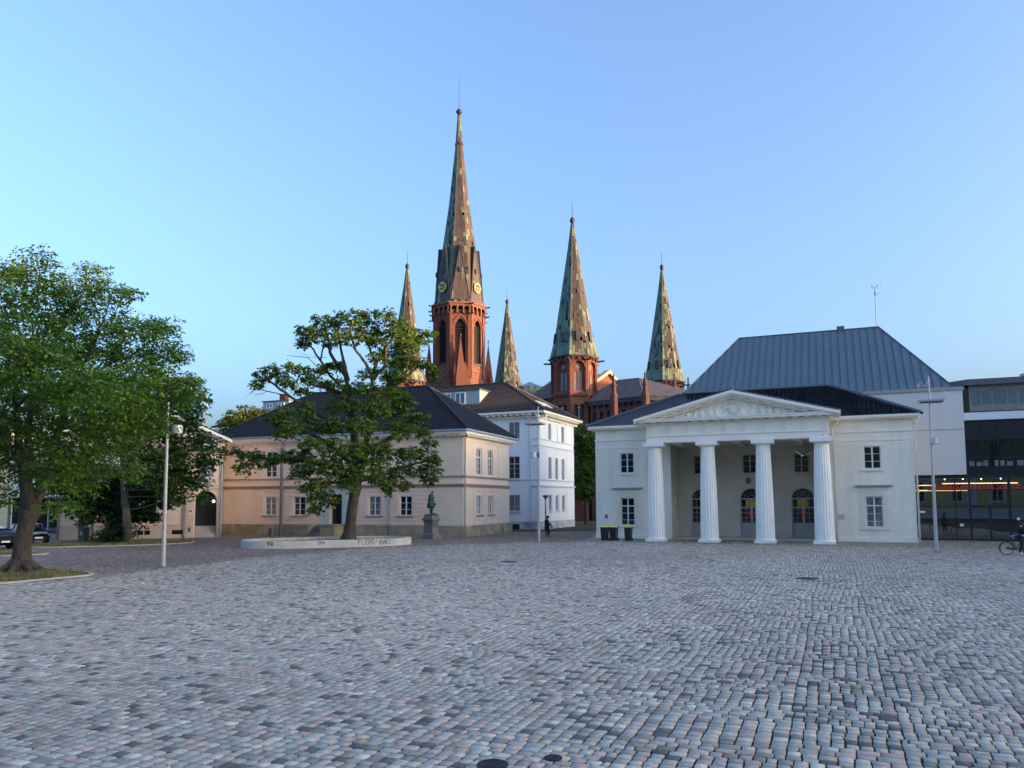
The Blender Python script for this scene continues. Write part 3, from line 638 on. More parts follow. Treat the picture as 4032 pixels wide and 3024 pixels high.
# ================================================================ BANK + HALL
def bank():
    fr=Fr((29.4,56.0),GA); b=T('bank_building','modern bank with grey upper box, dark glass front and red lettering','building',fr.p(4,0,0))
    X1=16.
    # grey rendered box
    mb=MB(); fr.box(mb,-3.2,3.15,-14,.35,4.66,10.72); mb.build('grey_box',M['render_grey'],b)
    mb=MB(); fr.box(mb,-3.3,3.24,-14.1,.44,10.72,10.95); mb.build('coping',M['coping'],b)
    mb=MB(); fr.box(mb,-3.2,3.16,.345,.36,7.86,7.93); mb.build('wall_joint',M['coping'],b)
    # ground floor glazing
    mb=MB(); fr.box(mb,-1.4,X1,-.05,.06,-.02,.12); fr.box(mb,-1.4,X1,-.10,.02,4.42,4.66); fr.box(mb,-1.4,X1,-.05,.05,2.36,2.44)
    for s,w in ((.02,.09),(1.15,.1),(2.42,.06),(3.32,.12),(5.72,.16),(8.1,.12),(10.5,.12),(13,.12)): fr.box(mb,s-w/2,s+w/2,-.055,.055,.12,4.42)
    fr.box(mb,3.38,5.64,-.06,.07,2.30,2.50); fr.box(mb,4.46,4.58,-.05,.055,.12,2.30)
    mb.build('window_frame',M['black_metal'],b)
    mb=MB(); fr.quad(mb,-1.4,X1,.1,4.45,-.01); mb.build('shop_window',M['bank_glass'],b)
    # interior
    mb=MB(); fr.quad(mb,-1.4,X1,-.02,4.6,-8); 
    mb.face([fr.p(-1.4,0,4.44),fr.p(-1.4,-8,4.44),fr.p(X1,-8,4.44),fr.p(X1,0,4.44)]); mb.face([fr.p(-1.4,0,0),fr.p(-1.4,-8,0),fr.p(-1.4,-8,4.6),fr.p(-1.4,0,4.6)]); mb.face([fr.p(X1,0,0),fr.p(X1,-8,0),fr.p(X1,-8,4.6),fr.p(X1,0,4.6)])
    mb.build('interior_wall',M['interior'],b)
    mb=MB(); mb.face([fr.p(-1.4,0,.01),fr.p(X1,0,.01),fr.p(X1,-8,.01),fr.p(-1.4,-8,.01)]); fr.box(mb,.3,2.0,-6,-5,0,1.1); fr.box(mb,3.6,5.6,-7,-6,0,1.1); mb.build('interior_floor',M['interior_floor'],b)
    mb=MB(); fr.box(mb,1.75,6.45,-1.0,-.93,4.02,4.09); mb.build('tube_lamp',M['tube_light'],b)
    mb=MB(); fr.box(mb,-.2,1.4,-1.6,-1.53,3.92,3.98); mb.build('tube_lamp',M['tube_light'],b)
    mb=MB(); fr.box(mb,-.6,3.6,-3.0,-2.9,3.55,3.62); mb.build('tube_lamp',M['tube_light'],b)
    for s in (1.9,3.05,4.2,5.4):
        mb=MB(); mb.ball(fr.p(s,-.8,4.36),.045,8,5); mb.build('spot_lamp',M['spot_light'],b)
    mb=MB(); fr.box(mb,.35,.85,-4,-3.95,1.9,2.02); mb.build('screen',mat('screen',(.5,.6,.55),.4,emis=((.55,.7,.6),.12)),b)
    mb=MB(); mb.lathe([(.10,0),(.10,.012)],(0,0,0),16); c=fr.p(6.18,.03,1.55); mb.v=[tuple(c+Vector((fr.e.x*x+fr.n.x*z,fr.e.y*x+fr.n.y*z,y))) for x,y,z in mb.v]; mb.build('door_sticker',M['paper'],b)
    mb=MB(); fr.box(mb,2.62,2.85,.0,.012,1.0,1.18); mb.build('door_notice',M['paper'],b)
    # lettering
    tx=bpy.data.curves.new('lettering','FONT'); tx.body='Landessparkasse zu Oldenburg'; tx.size=.50; tx.extrude=.035; tx.space_character=1.2; tx.space_word=1.1
    to=bpy.data.objects.new('lettering',tx); COL.objects.link(to); to.parent=b; tx.materials.append(M['red_letters'])
    p=fr.p(.80,.09,3.63)-Vector(b.location); to.location=p; to.rotation_euler=(PI/2,0,-GA); bpy.context.view_layer.update(); lm=bpy.data.meshes.new_from_object(to.evaluated_get(bpy.context.evaluated_depsgraph_get())); lo=bpy.data.objects.new('lettering_sign',lm); COL.objects.link(lo); lo.parent=b; lo.location=to.location; lo.rotation_euler=to.rotation_euler; bpy.data.objects.remove(to); lo.name='lettering'
    mb=MB(); fr.box(mb,.7,9.5,.03,.06,3.55,3.60); mb.build('letter_rail',M['black_metal'],b)
    # dark storey above
    mb=MB(); fr.box(mb,3.15,X1,-9,-.02,4.66,8.52); mb.build('dark_storey',M['black_panel'],b)
    gz=MB(); fr.quad(gz,3.25,X1,5.22,7.15,-.015); gz.build('strip_window',M['glass'],b)
    mb=MB()
    for s in (4.2,5.22,6.24,7.26,8.3,9.3): fr.box(mb,s-.03,s+.03,-.02,.02,5.22,8.5)
    fr.box(mb,3.25,X1,-.02,.02,5.8,5.85); fr.box(mb,3.25,X1,-.02,.025,7.13,7.2); mb.build('mullion',M['black_metal'],b)
    for s,w,h in ((3.4,.3,.35),(3.85,.5,.3),(4.3,.25,.4),(4.95,.3,.42),(5.3,.25,.36),(5.7,.35,.3),(6.3,.4,.38),(6.9,.5,.4)):
        mb=MB(); fr.box(mb,s,s+w,-.013,-.010,5.25,5.25+h); mb.build('desk_screen',M['glass_blind'],b)
    mb=MB(); fr.box(mb,3.16,X1,-9,.30,8.52,9.05); mb.build('white_band',M['white_band'],b)
    # set-back attic
    at_=Fr(fr.p(0,-1.5,0).xy,GA); mb=MB(); at_.box(mb,2.0,X1,-9,0,9.06,11.05); mb.build('attic_wall',M['black_panel'],b)
    ops=[(3.95,4.5),(4.6,5.2),(5.3,6.12),(6.25,6.75),(6.95,7.8),(7.95,8.6)]
    mb=MB(); at_.box(mb,3.8,X1,0,.05,9.3,9.75); at_.box(mb,3.8,X1,0,.05,10.85,11.2)
    for a,c in zip([3.8]+[q[1] for q in ops],[q[0] for q in ops]+[X1]): at_.box(mb,a,c,0,.05,9.75,10.85)
    mb.build('attic_cladding',mat('attic_cladding',(.21,.20,.19),.5,.2,noise=.15),b)
    for a,c in ops:
        mb=MB(); at_.quad(mb,a,c,9.75,10.85,.02); mb.build('window',M['glass_sky'],b)
    mb=MB(); mb.prism([at_.p(1.8,-.2,11.2),at_.p(3.7,.5,11.2),at_.p(X1,.5,11.2),at_.p(X1,-9,11.2),at_.p(1.8,-9,11.2)],[at_.p(1.8,-.2,11.5),at_.p(3.7,.5,11.62),at_.p(X1,.5,11.62),at_.p(X1,-9,11.62),at_.p(1.8,-9,11.5)]); mb.build('attic_roof',M['dark_grey'],b)
    # small white aerial bracket on the coping
    c=fr.p(.35,.2,10.95); mb=MB(); e=Vector((fr.e.x,fr.e.y,0)); z=Vector((0,0,1))
    for p_,q in (((-.25,.25),(.6,.25)),((.0,.0),(.2,.6)),((.2,.6),(.45,.1)),((.45,.1),(.62,.55)),((.62,.55),(.7,-.02)),((0.,0.),(.0,.45))): mb.tube([c+e*p_[0]+z*p_[1],c+e*q[0]+z*q[1]],.02,5)
    mb.build('roof_aerial',M['lamp_grey'],b)
bank()
def hall():
    fr=Fr((29.4,56.0),GA); h=T('metal_roof_hall','tall hall with steep blue grey standing seam metal roof behind the guardhouse','building',fr.p(-7,-8,0))
    tE=-.6; zE=10.9; tR=-8.2; zR=17.5; r0,r1=-13.0,-1.6; e0,e1=-17.6,2.9; tB=-15.8
    p=fr.p; mb=MB(); A,B,C,D=p(e0,tE,zE),p(e1,tE,zE),p(e1,tB,zE),p(e0,tB,zE); R0,R1=p(r0,tR,zR),p(r1,tR,zR)
    for f in ([A,B,R1,R0],[B,C,R1],[C,D,R0,R1],[D,A,R0]): mb.face(f)
    o=mb.build('roof',M['metal_roof'],h)
    mb=MB(); n=Vector((fr.n.x,fr.n.y,0)); nn=(n*(zR-zE)+Vector((0,0,tE-tR))).normalized()
    s=e0+.3
    while s<e1:
        k=1.
        if s<r0: k=(s-e0)/(r0-e0)
        elif s>r1: k=(e1-s)/(e1-r1)
        a=p(s,tE,zE); b=p(s,tE+(tR-tE)*k,zE+(zR-zE)*k)
        if k>.03: ee=Vector((fr.e.x,fr.e.y,0))*.014; mb.hexa([a-ee,a+ee,a+ee+nn*.07,a-ee+nn*.07,b-ee,b+ee,b+ee+nn*.07,b-ee+nn*.07])
        s+=.57
    for q in ((A,R0),(B,R1),(R0,R1)): mb.tube([q[0]+nn*.02,q[1]+nn*.02],.05,6)
    mb.build('standing_seams',M['metal_seam'],o)
    mb=MB(); fr.box(mb,e0+.3,e1-.3,tB+.3,-8.3,0,zE); fr.box(mb,e0+.3,e1-.3,-8.298,tE-.2,4.68,zE-.01); fr.box(mb,e0+.3,-3.4,-8.298,tE-.25,0,4.67); mb.build('wall',M['render_grey'],h)
    mb=MB(); fr.box(mb,-4.85,-4.25,-8.5,-8.0,17.2,17.8); mb.build('vent',M['dark_grey'],h)
    c=p(r1-.15,tR,zR); mb=MB(); z=Vector((0,0,1)); e=Vector((fr.e.x,fr.e.y,0)); mb.tube([c,c+z*3.4],.028,6); mb.tube([c+z*2.7,c+e*.45+z*3.0,c+e*.5+z*4.3],.011,5); mb.tube([c+z*3.4-e*.22,c+z*3.4+e*.18],.016,5); mb.ball(c+z*3.55-e*.22,.06,6,4); mb.ball(c+z*3.55+e*.18,.06,6,4); mb.box(c+z*2.9,(.10,.10,.25)); mb.build('weather_mast',M['dark_grey'],h)
hall()
# ================================================================ PLASTERED HOUSES
def courses(mb,fr,s0,s1,z0,z1,h,ops,t1=.045,pad=.16):
    n=int(round((z1-z0)/h)); h=(z1-z0)/n
    for i in range(n):
        a,b=z0+i*h+.018,z0+(i+1)*h-.018; cuts=[(o['s0']-pad,o['s1']+pad) for o in ops if o['z0']-.0<b and o['z1']+pad>a]
        x=s0
        for c0,c1 in sorted(cuts)+[(s1,s1)]:
            if c0>x+.02: fr.box(mb,x,min(c0,s1),-.01,t1,a,b)
            x=max(x,c1)
def pipe(fr,parent,s,t,z0,z1,m='zinc',r=.055,top=None):
    mb=MB(); pts=([fr.p(s+top[0],t+top[1],z1+top[2])] if top else [])+[fr.p(s,t,z1),fr.p(s,t,1.1),fr.p(s,t,z0)]
    mb.tube(pts,[r]*(len(pts)-1)+[r*1.25],8); mb.build('downpipe',M[m],parent,True)
def cream():
    fr=Fr((-4.013,63.025),.3625); g=T('cream_house','two storey cream plastered house with dark hipped roof behind the planter tree','building',fr.p(-12,0,0))
    L=-24.55; D=10.33; H=8.31; R=fr.side(0)
    gw=[(-19.7,-18.5),(-16.58,-15.35),(-8.87,-7.70),(-5.86,-4.72)]
    ops=[dict(s0=a,s1=b,z0=1.73,z1=3.38) for a,b in gw]+[dict(s0=-12.78,s1=-11.52,z0=.92,z1=3.55,depth=.5)]
    ups=[dict(s0=a,s1=b,z0=5.16,z1=7.48) for a,b in gw+[(-12.75,-11.55)]]
    mb=MB(); wall_open(mb,fr,L,0,0,H,ops+ups,depth=.2)
    rg=[(2.76,3.95),(5.29,6.45)]; ro=[dict(s0=a,s1=b,z0=1.77,z1=3.41) for a,b in rg]; ru=[dict(s0=a,s1=b,z0=5.16,z1=7.47) for a,b in rg]
    wall_open(mb,R,0,D,0,H,ro+ru,depth=.24); Lf=fr.sidel(L,D); plainwall(mb,Lf,0,D,0,H); B=fr.back(0,D); plainwall(mb,B,0,-L,0,H)
    mb.build('wall',M['cream'],g)
    mb=MB(); courses(mb,fr,-21.4,-3.15,.95,4.12,.355,ops); courses(mb,R,2.15,7.55,.95,4.12,.355,ro); mb.build('rustication',M['cream'],g)
    mb=MB()
    for a,b in ((L,-21.55),(-3.08,-.0)): fr.box(mb,a,b,-.01,.06,.92,4.12); fr.box(mb,a,b,-.01,.04,5.03,H-.02)
    fr.box(mb,-21.55,-21.4,-.01,.055,0.02,4.12)
    for a,b in ((.0,2.1),(7.6,D)): R.box(mb,a,b,-.01,.05,.92,4.12); R.box(mb,a,b,-.01,.05,5.03,H-.02)
    R.box(mb,2.1,7.6,-.01,.05,7.93,H-.02); fr.box(mb,-21.55,-3.08,-.01,.04,7.93,H-.02)
    mb.build('pilaster_strip',M['cream_grey'],g)
    mb=MB(); fr.box(mb,-1.95,-.25,.038,.047,.95,2.9); mb.build('repaired_patch',mat('patch',(.60,.56,.52),.9,noise=.04),g)
    mb=MB()
    for F,a,b in ((fr,L-.05,.12),(R,-.12,D+.1)):
        F.box(mb,a,b,-.01,.20,4.26,4.36); F.box(mb,a,b,-.01,.12,4.10,4.255); F.box(mb,a,b,-.01,.12,4.92,5.04)
    mb.build('string_course',M['sand_trim'],g)
    mb=MB()
    for a,b in ((L-.04,-15.0),(-11.3,.08)): fr.box(mb,a,b,-.01,.07,-.02,.90)
    fr.box(mb,-15,-11.3,-.01,.07,-.02,.90); R.box(mb,-.08,D,-.01,.10,-.02,.88); R.box(mb,8.3,D+.15,.10,.32,-.02,.80); mb.build('stone_plinth',M['stone_plinth'],g)
    mb=MB()
    for F,a,b,st in ((fr,L-.5,.55,.62),(R,-.55,D+.5,.42)):
        F.box(mb,a,b,0,.30,H-.02,H+.06); F.box(mb,a,b,.30 if F is fr else 0,.58,H+.16,H+.34); F.box(mb,a,b,0,.5,H+.10,H+.16)
    for i in range(40): s=L+.2+i*.625; fr.box(mb,s-.15,s+.15,.06,.46,H-.0,H+.098)
    for i in range(24): s=.1+i*.44; R.box(mb,s-.09,s+.09,.06,.46,H+0,H+.098)
    mb.build('eave_cornice',M['plaster_trim'],g)
    mb=MB(); fr.box(mb,L-.62,.64,.50,.72,H+.342,H+.53); R.box(mb,-.5,D+.6,.50,.72,H+.342,H+.53); mb.build('gutter',M['gutter'],g)
    hiproof(fr,g,L-.6,.6,.6,-D-.6,8.86,-18.4,-5.9,-5.2,13.4,'slate_tile',tw=.30,th=.36)
    for i,(a,b) in enumerate(gw):
        window(fr,g,a,b,1.73,3.38,.17,cols=2,bars=(2.25,2.8),sill=.2,sm='sand_trim',gm='glass_curtain' if i in(0,2) else 'glass')
        window(fr,g,a,b,5.16,7.48,.17,cols=2,trans=(6.75,),bars=(5.7,6.2),gm='glass_curtain' if i%2 else 'glass')
    window(fr,g,-12.75,-11.55,5.16,7.48,.17,cols=2,trans=(6.75,),bars=(5.7,6.2))
    for a,b in rg:
        window(R,g,a,b,1.77,3.41,.2,cols=2,bars=(2.3,2.85),sill=.18,sm='sand_trim',gm='glass_curtain',fw=.09,mw=.14); window(R,g,a,b,5.16,7.47,.2,cols=2,trans=(6.7,),bars=(5.7,6.2),gm='glass',fw=.09,mw=.14)
    # entrance
    mb=MB(); fr.box(mb,-13.75,-12.78,-.01,.06,1.0,3.6); fr.box(mb,-11.52,-10.95,-.01,.06,1.0,3.6); fr.box(mb,-13.75,-10.95,-.01,.06,3.56,4.1); fr.box(mb,-13.8,-12.8,-.01,.1,.9,1.15); o=mb.build('door_surround',mat('pale_surround',(.55,.60,.58),.8,noise=.06),g)
    mb=MB(); fr.box(mb,-12.78,-11.52,-.5,-.44,.92,3.55); fr.box(mb,-12.70,-12.2,-.44,-.42,1.1,3.3); fr.box(mb,-12.1,-11.6,-.44,-.42,1.1,3.3); mb.build('door',M['black_panel'],g)
    mb=MB(); fr.box(mb,-12.72,-11.3,0.07,1.5,-.02,.90); fr.box(mb,-15.0,-13.95,.07,1.5,-.02,.80)
    fr.box(mb,-15.1,-13.85,.05,1.55,.80,.93); fr.box(mb,-12.75,-11.2,.05,1.55,.90,.98); fr.box(mb,-13.95,-12.72,.07,.5,-.02,.9); mb.build('stair_wall',M['stone_plinth'],g)
    mb=MB()
    for i in range(5): fr.box(mb,-13.93,-12.74,.5,1.75-.25*i,-.02+.16*i,.14+.16*i)
    mb.build('entrance_steps',M['pedestal'],g)
    for s in (-24.45,-17.74,-6.79): pipe(fr,g,s,.13,0,8.2,top=(0,.45,.3))
    pipe(R,g,.12,.13,0,8.1,top=(-.2,.4,.35))
cream()
def white_house():
    fr=Fr((2.83,79.37),.41); g=T('white_corner_house','three storey bluish white house with grey brown roof between church and square','building',fr.p(-10,0,0))
    L=-43.; D=10.85; H=11.6; R=fr.side(0); rows=((1.87,3.54),(5.25,7.58),(9.45,11.2))
    ws=[(-3.45-3.55*i,-2.22-3.55*i) for i in range(11)]
    ops=[dict(s0=a,s1=b,z0=z0,z1=z1) for a,b in ws for z0,z1 in rows if (z0>8 or a>-4)]+[dict(s0=-3.41,s1=-2.26,z0=.02,z1=.5,depth=.3)]
    mb=MB(); wall_open(mb,fr,L,0,0,H,ops,depth=.16)
    rc=[(2.6,3.52),(4.69,5.55),(6.75,7.66)]; ro=[dict(s0=a,s1=b,z0=z0,z1=z1,depth=.12 if (k==1 and j==2) else .22) for k,(a,b) in enumerate(rc) for j,(z0,z1) in enumerate(rows)]
    wall_open(mb,R,0,D,0,H,ro,depth=.22); plainwall(mb,fr.sidel(L,D),0,D,0,H); plainwall(mb,fr.back(0,D),0,-L,0,H)
    R.quad(mb,4.69,5.55,9.45,11.2,-.12); mb.build('wall',M['blue_plaster'],g)
    mb=MB(); R.box(mb,-.03,2.1,-.01,.05,.82,4.4); R.box(mb,8.2,D,-.01,.05,.82,4.4); R.box(mb,0,2.1,-.01,.04,5.2,8.6); R.box(mb,8.2,D,-.01,.04,5.2,8.6); R.box(mb,8.2,D,-.01,.04,9.4,H-.02); R.box(mb,0,2.1,-.01,.04,9.4,H-.02); fr.box(mb,-.86,.03,-.01,.05,.82,4.4)
    courses(mb,R,2.2,8.1,.9,4.38,.36,[o for o in ro if o['z1']<4]); mb.build('pilaster_strip',M['blue_plaster'],g)
    mb=MB()
    for z,h,t in ((4.42,.17,.16),(5.10,.08,.09),(8.64,.09,.10),(9.34,.07,.08)):
        R.box(mb,-.1,D+.1,-.01,t,z,z+h); fr.box(mb,-.88,.1,-.01,t,z,z+h)
    fr.box(mb,L,-.9,-.01,.05,5.10,5.16); mb.build('string_course',M['blue_trim'],g)
    mb=MB(); fr.box(mb,L,.02,-.01,.04,-.02,.79); R.box(mb,-.05,D+.05,-.01,.07,-.02,.80); mb.build('peeling_plinth',M['peeling'],g)
    mb=MB(); fr.quad(mb,-3.41,-2.26,.0,.52,.045); mb.build('cellar_grille',M['black_metal'],g)
    for a,b in ws:
        if a>-4:
            window(fr,g,a,b,1.87,3.54,.13,cols=2,bars=(2.35,2.9),fm='win_grey',gm='glass_blind',sill=.1,sm='blue_trim'); window(fr,g,a,b,5.25,7.58,.13,cols=2,trans=(6.8,),bars=(5.8,6.3),fm='win_grey',gm='glass',sill=.1,sm='blue_trim')
        window(fr,g,a,b,9.45,11.2,.13,cols=2,bars=(10.0,10.6),fm='win_grey',gm='glass_blind',sill=.1,sm='blue_trim')
    for k,(a,b) in enumerate(rc):
        window(R,g,a,b,1.87,3.54,.18,cols=2,bars=(2.4,2.95),fm='win_grey',gm='glass_curtain',sill=.14,sm='blue_trim'); window(R,g,a,b,5.25,7.58,.18,cols=2,trans=(6.8,),bars=(5.8,6.3),fm='win_grey',gm='glass_curtain')
        if k!=1: window(R,g,a,b,9.45,11.2,.18,cols=2,bars=(10,10.6),fm='win_grey',gm='glass_curtain')
    mb=MB(); E=.85
    for F,a,b in ((fr,L-E,E),(R,-E,D+E)):
        F.box(mb,a,b,0,.2,H-.05,H+.18); F.box(mb,a,b,0,E-.1,H+.36,H+.44); F.box(mb,a,b,E-.12 if F is fr else 0,E+.02,H+.44,H+.62)
    n=62
    for i in range(n): s=L+.3+i*(.698); fr.box(mb,s-.17,s+.17,.1,E-.15,H+.20,H+.355)
    for i in range(24): s=.15+i*.46; R.box(mb,s-.1,s+.1,.1,E-.15,H+.2,H+.355)
    mb.build('eave_cornice',M['plaster_trim'],g)
    hiproof(fr,g,L-E,E,E,-D-E,12.22,-34.3,-6.1,-5.4,16.25,'brown_tile',tw=.36,th=.42,cap=.14)
    for (a,b,z0,z1,wn) in ((-12.5,-7.4,13.25,15.1,((-11.9,-10.9),(-10.35,-9.1))),(-37.4,-33.4,14.2,15.35,((-36.8,-35.8),(-35,-34)))):
        mb=MB(); fr.box(mb,a,b,-6,-1.1,z0,z1); o=mb.build('dormer',M['zinc'],g)
        mb=MB(); fr.box(mb,a-.15,b+.15,-6,-.9,z1,z1+.1); mb.build('dormer_roof',M['dark_grey'],o)
        for c,d in wn: window(fr,o,c,d,z0+.3,z1-.2,0,t=-1.03,cols=2,gm='glass_sky',fw=.1)
    for u,v,w in ((1120,1556,.9),(1225,1547,.95),(1300,1532,.7)):
        s,z=fr.uv(u,v,-5.2); mb=MB(); fr.box(mb,s-w/2,s+w/2,-5.6,-4.8,15.2,z); fr.box(mb,s-w/2-.06,s+w/2+.06,-5.66,-4.74,z,z+.12); mb.build('chimney',M['brick'],g)
    for s0 in (2.2,4.0):
        mb=MB()
        for ds,dt in ((0,0),):
            A=R.p(s0,.3,12.55); e=Vector((R.e.x,R.e.y,0)); up=(R.p(s0,-5.0,15.9)-R.p(s0,.5,12.45)).normalized(); nn=e.cross(up); nn=nn if nn.z>0 else -nn
            P=[A+up*1.0+nn*.12,A+up*1.0+e*1.4+nn*.12,A+up*2.0+e*1.4+nn*.12,A+up*2.0+nn*.12]; mb.hexa([p-nn*.12 for p in P]+P)
        mb.build('skylight',M['win_white'],g)
    pipe(fr,g,-.97,.12,0,11.2,'blue_trim',.07,top=(-.15,.6,.7))
white_house()
def annex():
    fr=Fr((-35.5,60.3),-.42); g=T('annex_house','low cream house with arched doorway and steps, half hidden by dark trees','building',fr.p(6,0,0))
    W=12.; H=7.3; D=11.
    ops=[dict(s0=a,s1=b,z0=1.77,z1=3.2) for a,b in ((2.75,3.7),(4.4,5.35),(6.08,7.02))]+[dict(s0=a,s1=b,z0=5.0,z1=6.7) for a,b in ((2.75,3.7),(4.4,5.35),(6.08,7.02),(7.6,8.5),(10.3,11.3))]+[dict(s0=9.94,s1=11.63,z0=0,z1=3.86,arch='round',depth=1.1)]
    mb=MB(); wall_open(mb,fr,0,W,0,H,ops,depth=.2,n=12); plainwall(mb,fr.side(W),0,D,0,H); plainwall(mb,fr.sidel(0,D),0,D,0,H); plainwall(mb,fr.back(W,D),0,W,0,H); mb.build('wall',M['cream'],g)
    mb=MB()
    for a,b in ((0,9.2),): fr.box(mb,a,b,-.01,.05,-.02,1.05); fr.box(mb,a,b,-.01,.09,1.05,1.13)
    for a,b in ((9.2,9.82),(11.75,W)): fr.box(mb,a,b,-.01,.10,-.02,4.0)
    fr.box(mb,0,W,-.01,.12,4.05,4.14); fr.box(mb,0,W,-.01,.1,4.30,4.36); fr.box(mb,0,W+.1,-.01,.2,7.0,7.15); mb.build('plaster_band',M['cream_trim'],g)
    mb=MB(); fr.box(mb,-.3,W+.25,0,.35,H,H+.14); fr.box(mb,-.3,W+.25,-2.5,0,H+.06,H+.14); mb.build('gutter',M['gutter'],g)
    mb=MB()
    for i in range(5): fr.box(mb,9.97,11.60,-1.09,-.02-.2*i,-.02+.19*i,.17+.19*i)
    mb.build('entrance_steps',M['kerb_stone'],g)
    mb=MB(); fr.quad(mb,9.94,11.63,.9,3.9,-1.1); mb.build('door',M['black_metal'],g)
    mb=MB(); mb.ball(fr.p(11.35,.02,3.0),.13,10,7); mb.build('wall_lamp',mat('globe_lamp',(.9,.85,.75),.5,emis=((1,.82,.6),.35)),g)
    mb=MB(); fr.box(mb,9.44,9.76,.10,.125,1.93,2.36); o=mb.build('crest_sign',M['paper'],g)
    mb=MB(); mb.face([fr.p(9.51,.13,2.30),fr.p(9.51,.13,2.14),fr.p(9.60,.13,2.05),fr.p(9.69,.13,2.14),fr.p(9.69,.13,2.30)][::-1]); mb.build('red_shield',M['shield_red'],o)
    mb=MB(); mb.tube([fr.p(9.54,.135,2.17),fr.p(9.58,.135,2.22),fr.p(9.63,.135,2.19),fr.p(9.66,.135,2.25)],.014,4); mb.build('white_emblem',M['paper'],o)
    mb=MB(); fr.box(mb,9.42,9.6,.10,.16,.5,.85); mb.build('doorbell_panel',M['dark_grey'],g)
    for a,b in ((2.75,3.7),(4.4,5.35),(6.08,7.02)): window(fr,g,a,b,1.77,3.2,.15,cols=2,bars=(2.3,2.75),sill=.15,sm='sand_trim',gm='glass')
    for a,b in ((2.75,3.7),(4.4,5.35),(6.08,7.02),(7.6,8.5),(10.3,11.3)): window(fr,g,a,b,5,6.7,.15,cols=2,bars=(5.6,6.1),gm='glass_curtain')
    for a,b in ((5.67,6.58),(8.2,9.0)):
        mb=MB(); fr.box(mb,a-.06,b+.06,.04,.07,.26,.72); o=mb.build('cellar_window',M['cream_grey'],g); mb=MB(); fr.quad(mb,a,a+.42,.3,.66,.075); fr.quad(mb,b-.42,b,.3,.66,.075); mb.build('pane',M['glass'],o)
    # gabled upper part
    mb=MB(); z0=H+.14; P=[fr.p(-.2,-1.2,z0),fr.p(12.2,-1.2,z0),fr.p(12.2,-1.2,8.45),fr.p(6,-1.2,11.2),fr.p(-.2,-1.2,8.45)]; mb.prism(P,[p-Vector((fr.n.x,fr.n.y,0))*9 for p in P]); mb.build('gable_wall',M['cream'],g)
    V,Fc=[],[]; p=fr.p; tf,tb=-.7,-10.6
    tiles(V,Fc,p(-.7,tb,8.35),p(-.7,tf,8.35),p(6,tf,11.35),p(6,tb,11.35),.3,.36); tiles(V,Fc,p(12.7,tf,8.35),p(12.7,tb,8.35),p(6,tb,11.35),p(6,tf,11.35),.3,.36); mb=MB(); mb.add(V,Fc); mb.build('roof',M['slate_tile'],g,True)
    mb=MB()
    for a in (-.75,12.75):
        q=[(a,8.3),(6,11.3)]; mb.hexa([p(q[0][0],-.62,q[0][1]-.25),p(q[1][0],-.62,q[1][1]-.25),p(q[1][0],-1.3,q[1][1]-.25),p(q[0][0],-1.3,q[0][1]-.25),p(q[0][0],-.62,q[0][1]),p(q[1][0],-.62,q[1][1]),p(q[1][0],-1.3,q[1][1]),p(q[0][0],-1.3,q[0][1])])
    mb.build('raking_cornice',M['plaster_trim'],g)
    mb=MB(); c=at(813,1660,72); mb.tube([c-Vector((0,0,4)),c+Vector((0,0,2.3))],.045,6); mb.build('roof_mast',M['lamp_grey'],g)
    for s in (9.05,W-.1): pipe(fr,g,s,.12,0,7.1,top=(0,.1,.2))
    mb=MB(); mb.tube([fr.p(.08,.1,0),fr.p(.08,.1,7.2)],.06,8); mb.build('downpipe',M['zinc'],g,True)
annex()
def far_left():
    g=T('glazed_shop_building','pale building with dark shop windows beyond the parked cars','building',(-44,80,0)); fr=Fr((-52.3,80),-.06)
    mb=MB(); fr.box(mb,0,26,-10,-.6,0,10.5); fr.box(mb,0,26,-.6,0,3.5,10.5); mb.build('wall',M['render_grey'],g)
    mb=MB(); fr.quad(mb,.1,25.8,.35,3.45,-.5); mb.build('shop_window',M['glass'],g)
    mb=MB()
    for i in range(14): fr.box(mb,.1+i*1.9,.2+i*1.9,-.5,-.42,.3,3.48)
    fr.box(mb,0,26,-.52,-.3,0,.35); mb.build('window_frame',M['dark_grey'],g)
    for i in range(9):
        for z in (4.6,7.6): window(fr,g,1+i*2.8,2.5+i*2.8,z,z+1.8,0,t=.07,cols=2,gm='glass_curtain')
    h=T('yellow_house','pale yellow plastered house at the far end of the street','building',(-62,79,0)); fr=Fr((-72,79.2),-.06)
    ops=[dict(s0=2+i*3.6,s1=3.3+i*3.6,z0=z,z1=z+1.9) for i in range(5) for z in (1.4,5.)]
    mb=MB(); wall_open(mb,fr,0,19.5,0,9.2,ops); plainwall(mb,fr.side(19.5),0,10,0,9.2); plainwall(mb,fr.sidel(0,10),0,10,0,9.2); fr.box(mb,0,19.6,-.01,.1,3.9,4.1); mb.build('wall',mat('pale_yellow',(.74,.62,.36),.85,noise=.05),h)
    for o in ops: window(fr,h,o['s0'],o['s1'],o['z0'],o['z1'],.15,cols=2,bars=(o['z0']+.7,o['z0']+1.2),sill=.1)
    hiproof(fr,h,-.5,20,.5,-10.5,9.3,5,15,-5,13,'brown_tile',tw=.5,th=.6)
far_left()
